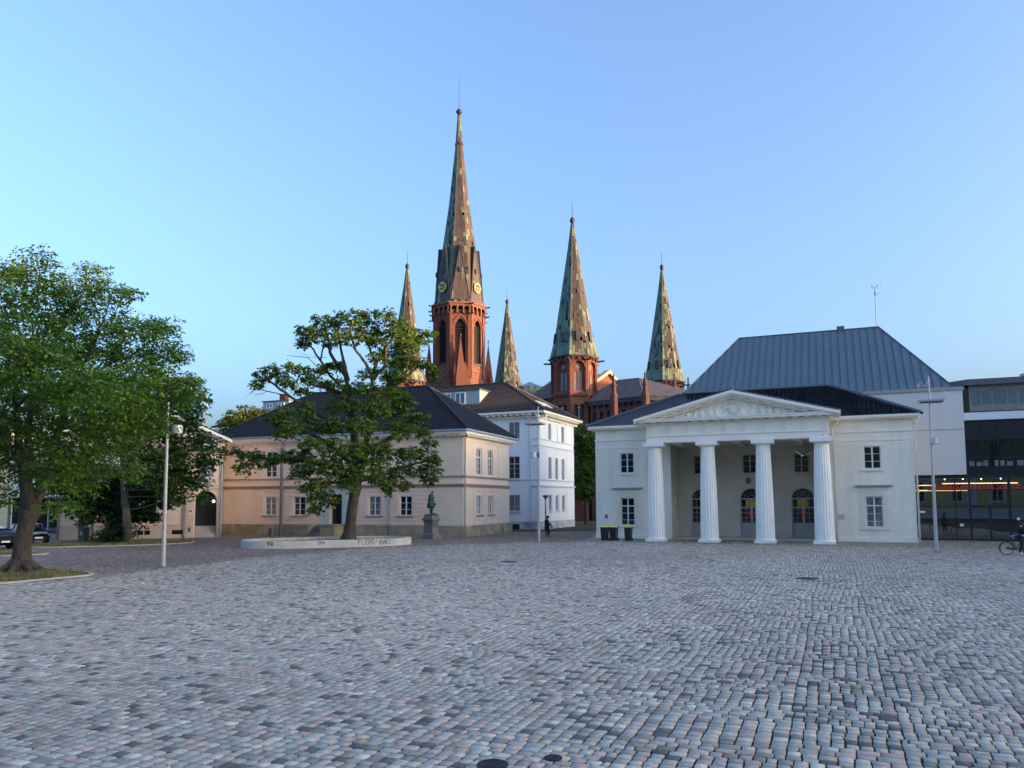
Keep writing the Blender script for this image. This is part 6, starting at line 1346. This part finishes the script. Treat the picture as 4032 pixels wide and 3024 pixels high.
def bicycle():
    t=T('bicycle','black city bicycle with blue saddle being pushed past the bank','bicycle',BL); X=BX; r=.35
    def wheel(x,nm='wheel'):
        mb=MB(); n=32; ring=[X(x+math.cos(2*PI*i/n)*(r-.02),0,r+math.sin(2*PI*i/n)*(r-.02)) for i in range(n+1)]; mb.tube(ring,.021,8,False); w=mb.build(nm,M['rubber'],t,True)
        mb=MB(); ring=[X(x+math.cos(2*PI*i/n)*(r-.045),0,r+math.sin(2*PI*i/n)*(r-.045)) for i in range(n+1)]; mb.tube(ring,.011,6,False)
        for i in range(14): a=2*PI*i/14; mb.tube([X(x,.03*(-1)**i,r),X(x+math.cos(a)*(r-.05),0,r+math.sin(a)*(r-.05))],.0028,3)
        mb.tube([X(x,-.06,r),X(x,.06,r)],.03,8); mb.build('rim',M['chrome'],w,True)
    wheel(0); wheel(1.10)
    mb=MB(); bb=(.44,0,.30); st=(.32,0,.80); hd=(.86,0,.86); hb=(.90,0,.66)
    for a,b,q in ((bb,st,.019),(st,(.86,0,.80),.018),(bb,hb,.02),((.43,0,.42),(.88,0,.74),.016),(hd,(.90,0,.62),.022)): mb.tube([X(*a),X(*b)],q,7)
    for s in (-.055,.055):
        mb.tube([X(.44,s*.5,.30),X(0,s,r)],.011,6); mb.tube([X(.33,s*.4,.74),X(0,s,r)],.009,6); mb.tube([X(.90,s,.64),X(.96,s,.5),X(1.10,s,r)],.012,6)
    mb.build('frame',M['black_metal'],t,True)
    mb=MB(); mb.tube([X(.32,0,.78),X(.29,0,.96)],.014,6); mb.build('seat_post',M['chrome'],t,True)
    mb=MB(); mb.lathe([(.001,-.03),(.10,-.03),(.115,.0),(.09,.03),(.001,.04)],(0,0,0),14); mb.v=[tuple(X(.28+x*1.25,y*(.95 if x<0 else .45),.985+z)) for x,y,z in mb.v]; mb.build('saddle',M['saddle_blue'],t,True)
    mb=MB(); mb.tube([X(.86,0,.86),X(.845,0,1.05)],.013,6); mb.tube([X(.62,.28,1.03),X(.76,.27,1.05),X(.85,.12,1.06),X(.85,-.12,1.06),X(.76,-.27,1.05),X(.62,-.28,1.03)],.012,6); mb.build('handlebar',M['chrome'],t,True)
    mb=MB(); mb.tube([X(math.cos(a)*.375,0,r+math.sin(a)*.375) for a in [PI*.1+PI*.95*i/12 for i in range(13)]],.016,6); mb.tube([X(1.1+math.cos(a)*.375,0,r+math.sin(a)*.375) for a in [PI*.25+PI*.7*i/10 for i in range(11)]],.016,6); mb.build('mudguard',M['black_metal'],t,True)
    mb=MB(); mb.hexa([X(x,y,z) for z in (.73,.745) for x,y in ((-.2,-.06),(.28,-.06),(.28,.06),(-.2,.06))]); mb.tube([X(-.16,0,.73),X(0,.05,r)],.006,4); mb.build('luggage_rack',M['black_metal'],t)
    mb=MB(); mb.hexa([X(x,-.05+y,z) for x,z,y in ((-.02,.31,-.02),(.50,.27,-.02),(.50,.27,.0),(-.02,.31,0),(-.02,.40,-.02),(.50,.38,-.02),(.50,.38,0),(-.02,.40,0))]); mb.build('chain_guard',M['black_metal'],t)
    mb=MB(); mb.tube([X(.44,-.09,.30),X(.58,-.09,.22)],.01,5); mb.hexa([X(.58+a,-.14+b,.21+c) for c in (0,.02) for a,b in ((-.05,-.05),(.05,-.05),(.05,.05),(-.05,.05))]); mb.build('pedal',M['black_metal'],t)
    mb=MB(); mb.ball(X(-.2,0,.62),.03,7,5); mb.build('rear_light',M['tail_red'],t)
bicycle()
# ---------------------------------------------------------------- monument
def monument():
    loc=G(1704,2124); A=.54; t=T('statue_monument','green bronze statue of a man in long coat on a stone pedestal','statue',(loc.x,loc.y,0))
    fr=Fr((loc.x,loc.y),A); w=1.22
    c=fr.p(-w/2,-w/2,0); X=local(c,0); S=Fr((c.x,c.y),A)
    def blk(mb,h,z0,z1,h2=None):
        h2=h2 or h; mb.hexa([S.p(a*h,b*h,z0) for a,b in ((-1,1),(1,1),(1,-1),(-1,-1))]+[S.p(a*h2,b*h2,z1) for a,b in ((-1,1),(1,1),(1,-1),(-1,-1))])
    mb=MB(); blk(mb,.62,-.02,.2); blk(mb,.53,.2,.34); blk(mb,.48,.34,.46,.42); blk(mb,.42,.46,1.30,.40); blk(mb,.44,1.30,1.36); blk(mb,.41,1.36,1.50,.50); blk(mb,.545,1.50,1.60); blk(mb,.42,1.60,1.84)
    for (F) in (S,Fr((c.x,c.y),A-PI/2)):
        for a,b,z0,z1 in ((-.31,-.28,.55,1.22),(.28,.31,.55,1.22),(-.31,.31,.52,.55),(-.31,.31,1.22,1.25)): F.box(mb,a,b,.40,.425,z0,z1)
    mb.build('pedestal',M['pedestal'],t)
    R=Fr((c.x,c.y),A-PI/2); mb=MB()
    for z,a,b in ((1.10,-.17,.14),(1.0,-.2,.2),(.9,-.16,.17)):
        s=a
        while s<b: R.box(mb,s,s+.035,.413,.418,z,z+.055); s+=.05
    mb.build('inscription',M['dark_grey'],t)
    mb=MB(); blk(mb,.36,1.84,1.92); mb.box((c.x+.22,c.y-.2,1.96),(.3,.2,.08),.5); mb.build('bronze_base',M['bronze'],t)
    z0=1.92; X=local((c.x,c.y,z0),-.25)
    V=dict(pel=(-.02,0,.95),bel=(-.03,0,1.15),che=(-.02,0,1.42),nec=(.05,0,1.60),hea=(.09,0,1.70),cro=(.10,0,1.82),shl=(-.04,.21,1.50),ell=(-.03,.29,1.18),hal=(.20,.14,1.30),shr=(-.04,-.21,1.50),elr=(-.04,-.29,1.15),har=(.16,-.12,1.24),hil=(0,.1,.9),knl=(.03,.1,.5),anl=(.0,.1,.09),tol=(.17,.11,.04),hir=(0,-.1,.9),knr=(0,-.1,.5),anr=(-.05,-.1,.09),tor=(.12,-.12,.04))
    ns=list(V); ix={n:i for i,n in enumerate(ns)}; E=[('pel','bel'),('bel','che'),('che','nec'),('nec','hea'),('hea','cro'),('che','shl'),('shl','ell'),('ell','hal'),('che','shr'),('shr','elr'),('elr','har'),('pel','hil'),('hil','knl'),('knl','anl'),('anl','tol'),('pel','hir'),('hir','knr'),('knr','anr'),('anr','tor')]
    rr=dict(pel=.17,bel=.17,che=.19,nec=.07,hea=.105,cro=.085,shl=.09,ell=.065,hal=.05,shr=.09,elr=.065,har=.05,hil=.11,knl=.085,anl=.07,tol=.05,hir=.11,knr=.085,anr=.07,tor=.05)
    skinmesh('bronze_figure',[X(*V[n]) for n in ns],[(ix[a],ix[b]) for a,b in E],[rr[n] for n in ns],M['bronze'],t)
    mb=MB(); seg=20; prof=[(-.02,1.5,.20,.26),(-.03,1.2,.22,.25),(-.04,.95,.25,.28),(-.05,.68,.29,.32),(-.06,.48,.31,.33),(-.06,.47,.24,.26)]
    for (x,z,rx,ry) in prof:
        for q in range(seg): a=2*PI*q/seg; k=1+.05*math.sin(5*a) if z<1 else 1; mb.v.append(tuple(X(x+math.cos(a)*rx*k,math.sin(a)*ry*k,z)))
    for i in range(len(prof)-1):
        for q in range(seg): mb.f.append((i*seg+q,i*seg+(q+1)%seg,(i+1)*seg+(q+1)%seg,(i+1)*seg+q)); mb.m.append(0)
    mb.build('bronze_coat',M['bronze'],t,True)
    mb=MB(); mb.ball(X(.14,0,1.76),.05,8,6); mb.tube([X(.17,0,1.76),X(.205,0,1.735),X(.17,0,1.72)],[.012,.02,.012],5); mb.box(X(.30,.1,.78),(.12,.1,.16)); mb.build('book_and_brow',M['bronze'],t)
monument()
# ---------------------------------------------------------------- lamps
def mast_lamp(label,u,v,ztop,plate,pw_,drum,zpl=8.45,rz=-GA):
    b=G(u,v); t=T('mast_lamp',label,'street lamp',(b.x,b.y,0),'tall mast lamps round the square'); X=local((b.x,b.y,0),rz)
    mb=MB(); mb.lathe([(.098,-.02),(.095,1.2),(.082,3.5),(.062,6.5),(.05,8.3),(.042,ztop)],(b.x,b.y,0),14); mb.build('pole',M['lamp_grey'],t,True,.6)
    mb=MB(); mb.lathe([(.15,-.01),(.15,.02),(.11,.03)],(b.x,b.y,0),14); mb.build('base_ring',M['dark_grey'],t)
    mb=MB(); c=plate; h=pw_/2; d=.42
    mb.hexa([X(c+a*h,q*d,zpl+z) for z,k in ((0,.96),(.10,1.)) for a,q in ((-k,-k),(k,-k),(k,k),(-k,k))]); pl=mb.build('reflector_plate',M['lamp_grey'],t)
    mb=MB(); mb.hexa([X(c+a*h*.86,q*d*.8,zpl-z) for z in (.03,.002) for a,q in ((-1,-1),(1,-1),(1,1),(-1,1))]); mb.build('underside',M['dark_grey'],pl)
    mb=MB(); mb.tube([X(0,0,zpl+.7),X(c*.8,0,zpl+.1)],.012,4); mb.build('stay_rod',M['lamp_grey'],pl)
    mb=MB(); q=X(drum,0,6.05); mb.lathe([(.001,0),(.22,0),(.235,.02),(.235,.36),(.22,.38),(.001,.38)],q,20); dr=mb.build('lamp_drum',M['lamp_drum'],t,True,.6)
    mb=MB(); mb.tube([X(0,0,6.23),X(drum,0,6.23)],.04,6); mb.tube([X(0,0,6.05),X(0,0,6.42)],.08,8); mb.build('arm',M['dark_grey'],dr)
    mb=MB(); R=random.Random(u)
    for i in range(9):
        z=R.uniform(.9,2.6); a=R.uniform(-PI,0); r=.096-.008*z/2; s=R.uniform(.03,.07); P=[]
        for dz,da in ((-s,-.35),(-s,.35),(s,.35),(s,-.35)): P.append((b.x+math.cos(a+da)*(r+.006),b.y+math.sin(a+da)*(r+.006),z+dz))
        mb.face(P)
    mb.build('stickers',M['sticker'],t)
    return t
mast_lamp('tall grey mast lamp standing among the left trees with drum light',642,2233,9.2,.72,1.45,.47,rz=-.1)
mast_lamp('tall grey mast lamp in front of the white corner house',2122,2133,9.75,-.22,1.40,-.35)
mast_lamp('tall grey mast lamp in front of the bank box',3688,2171,9.9,.08,1.30,.12)
def cone_lamp(label,u,v,H):
    b=G(u,v); t=T('cone_lamp',label,'street lamp',(b.x,b.y,0),'dark cone topped lamps by the houses'); c=(b.x,b.y,0)
    mb=MB(); mb.lathe([(.13,-.02),(.13,.9),(.085,1.0),(.06,2.0),(.05,H-.45)],c,10); mb.build('post',M['lamp_dark'],t,True,.6)
    mb=MB(); mb.lathe([(.05,H-.5),(.08,H-.38),(.30,H-.10),(.29,H-.10)],c,12); mb.build('glass_cone',M['glass_blind'],t,True)
    mb=MB(); mb.lathe([(.001,H-.02),(.34,H-.1),(.36,H-.07),(.1,H+.02),(.001,H+.03)],c,14); mb.build('lamp_cap',M['lamp_dark'],t)
    mb=MB()
    for a in range(4): q=a*PI/2+.4; mb.tube([(b.x+.07*math.cos(q),b.y+.07*math.sin(q),H-.42),(b.x+.31*math.cos(q),b.y+.31*math.sin(q),H-.09)],.012,4)
    mb.build('cone_rib',M['lamp_dark'],t); mb=MB(); R=random.Random(u)
    for i in range(10):
        z=R.uniform(1.0,2.4); a=R.uniform(-PI,0); P=[(b.x+math.cos(a+da)*.093,b.y+math.sin(a+da)*.093,z+dz) for dz,da in ((-.05,-.5),(-.05,.5),(.05,.5),(.05,-.5))]; mb.face(P)
    mb.box((b.x,b.y-.08,2.75),(.22,.1,.2)); mb.build('stickers',M['sticker'],t)
cone_lamp('dark cone topped lamp at the corner of the cream house',1852,2108,3.75); cone_lamp('dark cone topped lamp in front of the white house wall',2149,2087,3.5)
# ---------------------------------------------------------------- bins
def wheelie(label,u,v,rz):
    b=G(u,v); t=T('wheelie_bin',label,'wheelie bin',(b.x,b.y,0),'black wheelie bins with yellow lids beside the guardhouse'); X=local((b.x,b.y,0),rz); mb=MB()
    mb.hexa([X(a*.21,q*.29,.05) for a,q in ((-1,-1),(1,-1),(1,1),(-1,1))]+[X(a*.25,q*.34,.97) for a,q in ((-1,-1),(1,-1),(1,1),(-1,1))]); mb.hexa([X(a*.262,q*.355,.93) for a,q in ((-1,-1),(1,-1),(1,1),(-1,1))]+[X(a*.268,q*.36,.985) for a,q in ((-1,-1),(1,-1),(1,1),(-1,1))])
    for a in (-.1,0,.1): mb.hexa([X(a-.012,-.325+.04*z*0,.2),X(a+.012,-.325,.2),X(a+.012,-.29,.2),X(a-.012,-.29,.2),X(a-.012,-.36,.85),X(a+.012,-.36,.85),X(a+.012,-.3,.85),X(a-.012,-.3,.85)]) if 0 else None
    mb.build('bin_body',M['bin_black'],t)
    mb=MB(); mb.hexa([X(a*.265,q*.36,.99) for a,q in ((-1,-1.03),(1,-1.03),(1,1),(-1,1))]+[X(a*.23,q*.31,1.06) for a,q in ((-1,-1),(1,-1),(1,1),(-1,1))]); mb.build('lid',M['bin_yellow'],t)
    for s in (-.22,.22):
        mb=MB(); mb.tube([X(s-.03,.33,.1),X(s+.03,.33,.1)],.1,12); mb.build('wheel',M['rubber'],t)
    mb=MB(); mb.tube([X(-.2,.38,.98),X(.2,.38,.98)],.018,6); mb.build('handle',M['bin_black'],t)
wheelie('black wheelie bin with yellow lid nearest the guardhouse corner, first of three',2382,2129,-.38); wheelie('middle black wheelie bin with yellow lid, standing close to the first one',2417,2129,-.42); wheelie('black wheelie bin with yellow lid standing apart under the window',2475,2129.5,-.36)
def drumbin(name,label,u,v,r,h,m,tilt=True):
    b=G(u,v); t=T(name,label,'litter bin',(b.x,b.y,0)); mb=MB(); mb.lathe([(r*.92,.06),(r,.1),(r,h-.04),(r*1.04,h-.03),(r*1.04,h),(r*.9,h),(r*.88,h-.2)],(b.x,b.y,0),20,cap=False); mb.face([(b.x+r*.9*math.cos(2*PI*i/20),b.y+r*.9*math.sin(2*PI*i/20),h-.2) for i in range(20)]); mb.build('bin_body',M[m],t,True,.6)
    mb=MB(); mb.lathe([(r*.7,-.02),(r*.7,.06)],(b.x,b.y,0),14); mb.build('bin_foot',M['dark_grey'],t)
drumbin('litter_bin','grey round litter bin standing behind the left end of the planter',1068,2113,.24,.72,'bin_grey'); drumbin('litter_bin','dark round litter bin beside the parking meter under the trees',336,2131,.28,1.05,'bin_grey'); drumbin('litter_bin','black sticker covered litter bin beside the cone lamp',1871,2105,.26,1.05,'bin_black')
def simple(name,label,cat,u,v,parts):
    b=G(u,v); t=T(name,label,cat,(b.x,b.y,0)); X=local((b.x,b.y,0),0)
    for nm,m,fn in parts: mb=MB(); fn(mb,X); mb.build(nm,M[m],t)
    return t
bx=lambda x0,x1,y0,y1,z0,z1: (lambda mb,X: mb.hexa([X(a,b,z) for z in (z0,z1) for a,b in ((x0,y0),(x1,y0),(x1,y1),(x0,y1))]))
tb=lambda x,y,z0,z1,r: (lambda mb,X: mb.tube([X(x,y,z0),X(x,y,z1)],r,8))
simple('parking_meter','grey slab parking meter with rounded top beside the litter bin','parking meter',321,2133,[('meter_body','bin_grey',bx(-.14,.14,-.12,.12,-.02,1.45)),('meter_hood','dark_grey',lambda mb,X: mb.tube([X(-.11,0,1.44),X(-.09,0,1.54),X(.09,0,1.54),X(.11,0,1.44)],.03,6)),('display','glass_blind',bx(-.09,.09,-.135,-.12,1.05,1.3)),('slot_panel','lamp_grey',bx(-.09,.09,-.132,-.12,.5,.75))])
simple('sign_post','dark sign post under the lime tree left of the parking meter','sign',308,2136,[('post','dark_grey',tb(0,0,-.02,3.0,.035)),('sign_plate','black_metal',bx(-.1,.05,-.05,-.03,1.9,2.95))])
simple('sign_post','pale sign post between the two parked cars and the street','sign',38,2158,[('post','lamp_grey',tb(0,0,-.02,3.15,.04)),('sign_plate','dark_grey',bx(-.22,-.04,-.03,0.,1.2,3.1)),('lower_plate','dark_grey',bx(-.2,.0,-.05,-.03,1.1,1.5))])
simple('steel_post','plain steel post disappearing up into the dark tree','post',362,2130,[('shaft','lamp_grey',tb(0,0,-.02,4.2,.10)),('collar','dark_grey',tb(0,0,-.02,.3,.12))])
simple('grey_mast','dark grey mast in front of the cream house, its top in the leaves','mast',1104,2111,[('shaft','bin_grey',tb(0,0,-.02,7.6,.13)),('collar','dark_grey',tb(0,0,-.02,.35,.16))])
simple('utility_cabinet','grey utility cabinet beside the downpipe of the annex','cabinet',706,2113,[('cabinet_body','bin_grey',bx(-.36,.36,-.15,.15,.0,.92)),('cabinet_top','dark_grey',bx(-.39,.39,-.18,.18,.92,.98)),('cabinet_door','lamp_dark',bx(-.30,-.01,-.16,-.15,.1,.86))])
simple('steel_post','thin pale post at the far kerb of the street behind the dark car','post',186,2098,[('shaft','lamp_grey',tb(0,0,-.02,3.6,.05)),('collar','dark_grey',tb(0,0,-.02,.2,.08))])
for i,(u,v) in enumerate(((58,2098),(110,2099),(150,2096))):
    simple('bicycle_rack','steel hoop bicycle rack %s'%('nearest the yellow house','in the middle of the row by the shop windows','nearest the annex corner')[i],'bicycle rack',u,v,[('hoop','lamp_grey',lambda mb,X: mb.tube([X(-.4,0,0),X(-.4,0,.75),X(-.3,0,.88),X(.3,0,.88),X(.4,0,.75),X(.4,0,0)],.03,6)),('foot_plate','dark_grey',lambda mb,X: (mb.hexa([X(-.4+a,b,z) for z in (-.01,.012) for a,b in ((-.07,-.07),(.07,-.07),(.07,.07),(-.07,.07))])))])
# ---------------------------------------------------------------- manhole covers, paper scraps
def manhole(label,u,v,r):
    c=G(u,v); t=T('manhole_cover',label,'manhole cover',(c.x,c.y,.0)); mb=MB(); p=(c.x,c.y,0); mb.lathe([(r,-.01),(r,.010),(r*.93,.012),(r*.92,.006),(r*.9,.006)],p,40,cap=False); 
    prof=[]; 
    for i in range(9): rr=r*.9*(1-i/9); prof+=[(rr,.007+.005*(i%2)),(rr-r*.04,.007+.005*(i%2))]
    mb.lathe(prof+[(.001,.012)],p,40,cap=False); mb.build('iron_lid',M['iron'],t)
    mb=MB()
    for s in (-1,1): a=.6; mb.box((c.x+math.cos(a)*s*r*.22,c.y+math.sin(a)*s*r*.22,.013),(r*.26,r*.12,.004),a)
    mb.build('lifting_slot',M['black_metal'],t)
manhole('larger rusty iron cover at the very bottom edge of the paving',1940,3012,.175); manhole('small round iron cover in the near paving beside the larger one',2178,2986,.105); manhole('round iron manhole cover in the middle of the square',2003,2212,.42); manhole('round iron manhole cover on the right side of the square',3177,2278,.42)
for lab,u,v,a,b in (('white paper scrap on the dark paving between the lawns',257,2171,.14,.1),('flat white paper scrap left of the planter',900,2217,.22,.09),('small white paper scrap against the planter wall',1332,2153,.12,.08),('white paper scrap below the graffiti on the planter',1432,2151,.15,.06),('tiny white paper scrap in the middle of the square',1612,2281,.09,.07),('tiny white scrap beside another on the central paving',1690,2290,.06,.05)):
    c=G(u,v); mb=MB(); R=random.Random(u); P=[Vector((c.x+math.cos(q)*a*.5*R.uniform(.6,1.1),c.y+math.sin(q)*b*R.uniform(.6,1.1)*.8,.012+R.uniform(0,.035))) for q in [2*PI*i/7 for i in range(7)]]; mb.face(P); mb.face([p-Vector((0,0,.006)) for p in P[::-1]])
    tag(mb.build('paper_scrap',M['paper']),lab,'litter')
# ---------------------------------------------------------------- cars
def car(label,loc,rz):
    t=T('parked_car',label,'car',loc,'cars parked on the street behind the big tree'); X=local(loc,rz)
    def loft(mb,st):
        n=len(st[0][1]); b=len(mb.v)
        for x,sec in st:
            for y,z in sec: mb.v.append(tuple(X(x,y,z)))
        for i in range(len(st)-1):
            for k in range(n-1): mb.f.append((b+i*n+k,b+i*n+k+1,b+(i+1)*n+k+1,b+(i+1)*n+k)); mb.m.append(0)
        mb.f.append(tuple(b+k for k in range(n))); mb.m.append(0); mb.f.append(tuple(b+(len(st)-1)*n+k for k in range(n-1,-1,-1))); mb.m.append(0)
    def sec(h,z0,zb): a=[(h*.88,z0),(h*.98,z0+.14),(h,z0+.3),(h*.985,zb-.16),(h*.93,zb-.03),(h*.8,zb)]; return a+[(-y,z) for y,z in a[::-1]]
    mb=MB(); loft(mb,[(-2.12,sec(.70,.42,.82)),(-2.02,sec(.82,.26,.92)),(-1.6,sec(.88,.22,.97)),(-.6,sec(.90,.20,.96)),(.5,sec(.90,.20,.93)),(1.15,sec(.89,.20,.88)),(1.75,sec(.85,.22,.76)),(2.02,sec(.76,.26,.66)),(2.12,sec(.62,.36,.56))]); mb.build('body',M['car_dark'],t,True,.7)
    def sg(hb,zb,hr,zr): a=[(hb,zb),(hr+.03,zr-.14),(hr-.05,zr-.03),(hr*.6,zr)]; return a+[(-y,z) for y,z in a[::-1]]
    mb=MB(); loft(mb,[(-2.0,sg(.72,.9,.68,.95)),(-1.55,sg(.78,.93,.62,1.30)),(-.9,sg(.82,.94,.64,1.43)),(-.1,sg(.83,.93,.65,1.45)),(.55,sg(.82,.91,.62,1.33)),(1.2,sg(.76,.86,.70,.90))]); gh=mb.build('cabin_glass',M['glass'],t,True,.7)
    mb=MB(); loft(mb,[(-1.6,[(.60,1.29),(.3,1.325),(-.3,1.325),(-.60,1.29)]),(-.9,[(.61,1.42),(.3,1.45),(-.3,1.45),(-.61,1.42)]),(-.1,[(.62,1.44),(.3,1.475),(-.3,1.475),(-.62,1.44)]),(.42,[(.6,1.35),(.3,1.385),(-.3,1.385),(-.6,1.35)])]); 
    for s in (-1,1):
        for a,b in (((-.35,.84,.93),(-.35,.66,1.42)),((.5,.64,1.34),(1.25,.8,.86)),((-1.55,.64,1.28),(-1.95,.74,.93))): mb.tube([X(a[0],a[1]*s,a[2]),X(b[0],b[1]*s,b[2])],.035,5)
    mb.build('roof',M['car_dark'],t)
    for x in (-1.32,1.30):
        for s in (-1,1):
            mb=MB(); mb.tube([X(x,s*.68,.32),X(x,s*.895,.32)],.32,20); w=mb.build('wheel',M['rubber'],t)
            mb=MB(); mb.tube([X(x,s*.85,.32),X(x,s*.90,.32)],.10,10)
            for q in range(7): a=2*PI*q/7; mb.tube([X(x,s*.90,.32),X(x+math.cos(a)*.21,s*.898,.32+math.sin(a)*.21)],.028,5)
            n=20; mb.tube([X(x+math.cos(2*PI*i/n)*.22,s*.897,.32+math.sin(2*PI*i/n)*.22) for i in range(n+1)],.018,5,False); mb.build('rim',M['chrome'],w)
    for s in (-1,1):
        mb=MB(); mb.ball(X(1.86,s*.62,.63),.16,10,6,(1.1,.8,.45)); mb.build('headlight',M['headlight'],t,True)
        mb=MB(); mb.ball(X(-2.02,s*.66,.78),.15,10,6,(.5,.9,.8)); mb.build('tail_light',M['tail_red'],t,True)
        mb=MB(); mb.ball(X(.72,s*.98,.95),.10,8,6,(.7,1,.7)); mb.build('mirror',M['car_dark'],t,True)
    for x,nm in ((2.13,'number_plate'),(-2.14,'number_plate')):
        mb=MB(); mb.hexa([X(x+a,b,z) for z in (.44,.55) for a,b in ((-.02,-.26),(.02,-.26),(.02,.26),(-.02,.26))]); mb.build(nm,M['plate'],t)
    mb=MB(); mb.hexa([X(2.09+a,b,z) for z in (.30,.42) for a,b in ((-.05,-.45),(.03,-.45),(.03,.45),(-.05,.45))]); mb.build('grille',M['black_metal'],t)
car('black car with silver headlights facing the square behind the big tree',at(105,2120,55.5).xy.to_3d(),math.radians(-38)); car('dark car at the left edge showing its red tail light',at(-60,2120,49.5).xy.to_3d(),math.radians(155))
# ---------------------------------------------------------------- gulls
def gull(label,u,v,Y,s,rz,wing,m,roll=0):
    c=at(u,v,Y); t=T('flying_gull',label,'gull',c); X0=local(c,rz); X=lambda x,y,z: X0(x*s,y*s*math.cos(roll)-z*s*math.sin(roll),y*s*math.sin(roll)+z*s*math.cos(roll))
    mb=MB(); b0=len(mb.v); mb.lathe([(.005,-.5),(.05,-.42),(.105,-.15),(.12,.1),(.085,.3),(.07,.36),(.075,.42),(.05,.5),(.012,.56)],(0,0,0),12); mb.v=[tuple(X(z,y,x)) for x,y,z in mb.v]; mb.build('body',M['gull_white'],t,True)
    for sd in (-1,1):
        mb=MB(); pr=[(0,0.0,.0,.22),(.35,wing[0],.06,.2),(.75,wing[1],-.04,.13),(1.05,wing[2],-.2,.02)]
        ring=[]
        for y,z,x,ch in pr: ring.append([X(x+ch*.5,sd*y,z),X(x,sd*y,z+.02),X(x-ch*.8,sd*y,z),X(x,sd*y,z-.012)])
        for a,b in zip(ring,ring[1:]): mb.add(a+b,[(0,1,5,4),(1,2,6,5),(2,3,7,6),(3,0,4,7)])
        mb.build('wing',M[m],t)
    mb=MB(); mb.hexa([X(x,y,z) for z in (-.01,.01) for x,y in ((-.4,-.05),(-.4,.05),(-.62,.12),(-.62,-.12))]); mb.build('tail',M['gull_white'],t)
    mb=MB(); mb.tube([X(.55,0,0),X(.64,0,-.01)],[.02,.006],5); mb.build('beak',M['bin_yellow'],t)
gull('grey winged gull gliding in front of the entablature above the right column',3243,1712,47,.46,math.radians(75),(.05,-.06,-.30),'gull_grey'); gull('white gull flying with raised wings between the two right columns',3158,1794,46,.46,math.radians(70),(.14,.34,.60),'gull_white',.22)
# ================================================================ LIGHT
SUN_EL=math.radians(4.2); SUN_AZ=Vector((.94,-.34)).normalized()
w=bpy.data.worlds.new('World'); scn.world=w; w.use_nodes=True; nt=w.node_tree; N=nt.nodes; bg=N['Background']
sk=N.new('ShaderNodeTexSky'); sk.sky_type='NISHITA'; sk.sun_disc=False; sk.sun_elevation=SUN_EL
sk.sun_rotation=math.atan2(SUN_AZ.x,SUN_AZ.y)
sk.altitude=0; sk.air_density=SKY_AIR; sk.dust_density=SKY_DUST; sk.ozone_density=SKY_OZ
hs=N.new('ShaderNodeHueSaturation'); hs.inputs['Saturation'].default_value=SKY_SAT; hs.inputs['Hue'].default_value=SKY_HUE
nt.links.new(sk.outputs[0],hs.inputs['Color']); nt.links.new(hs.outputs[0],bg.inputs['Color']); bg.inputs['Strength'].default_value=SKY_STR
sl=bpy.data.lights.new('sun','SUN'); so=bpy.data.objects.new('sun',sl); COL.objects.link(so)
sl.energy=SUN_E; sl.angle=math.radians(.5); sl.color=(1,.62,.33)
d=Vector((SUN_AZ.x*math.cos(SUN_EL),SUN_AZ.y*math.cos(SUN_EL),math.sin(SUN_EL)))
so.rotation_euler=(-d).to_track_quat('-Z','Y').to_euler(); so.location=(60,-20,60)
scn.view_settings.view_transform='Standard'; scn.view_settings.look='None'; scn.view_settings.exposure=EXPO; scn.view_settings.gamma=1
scn.cycles.max_bounces=8; scn.cycles.transparent_max_bounces=12; scn.cycles.use_denoising=True
scn.render.film_transparent=False
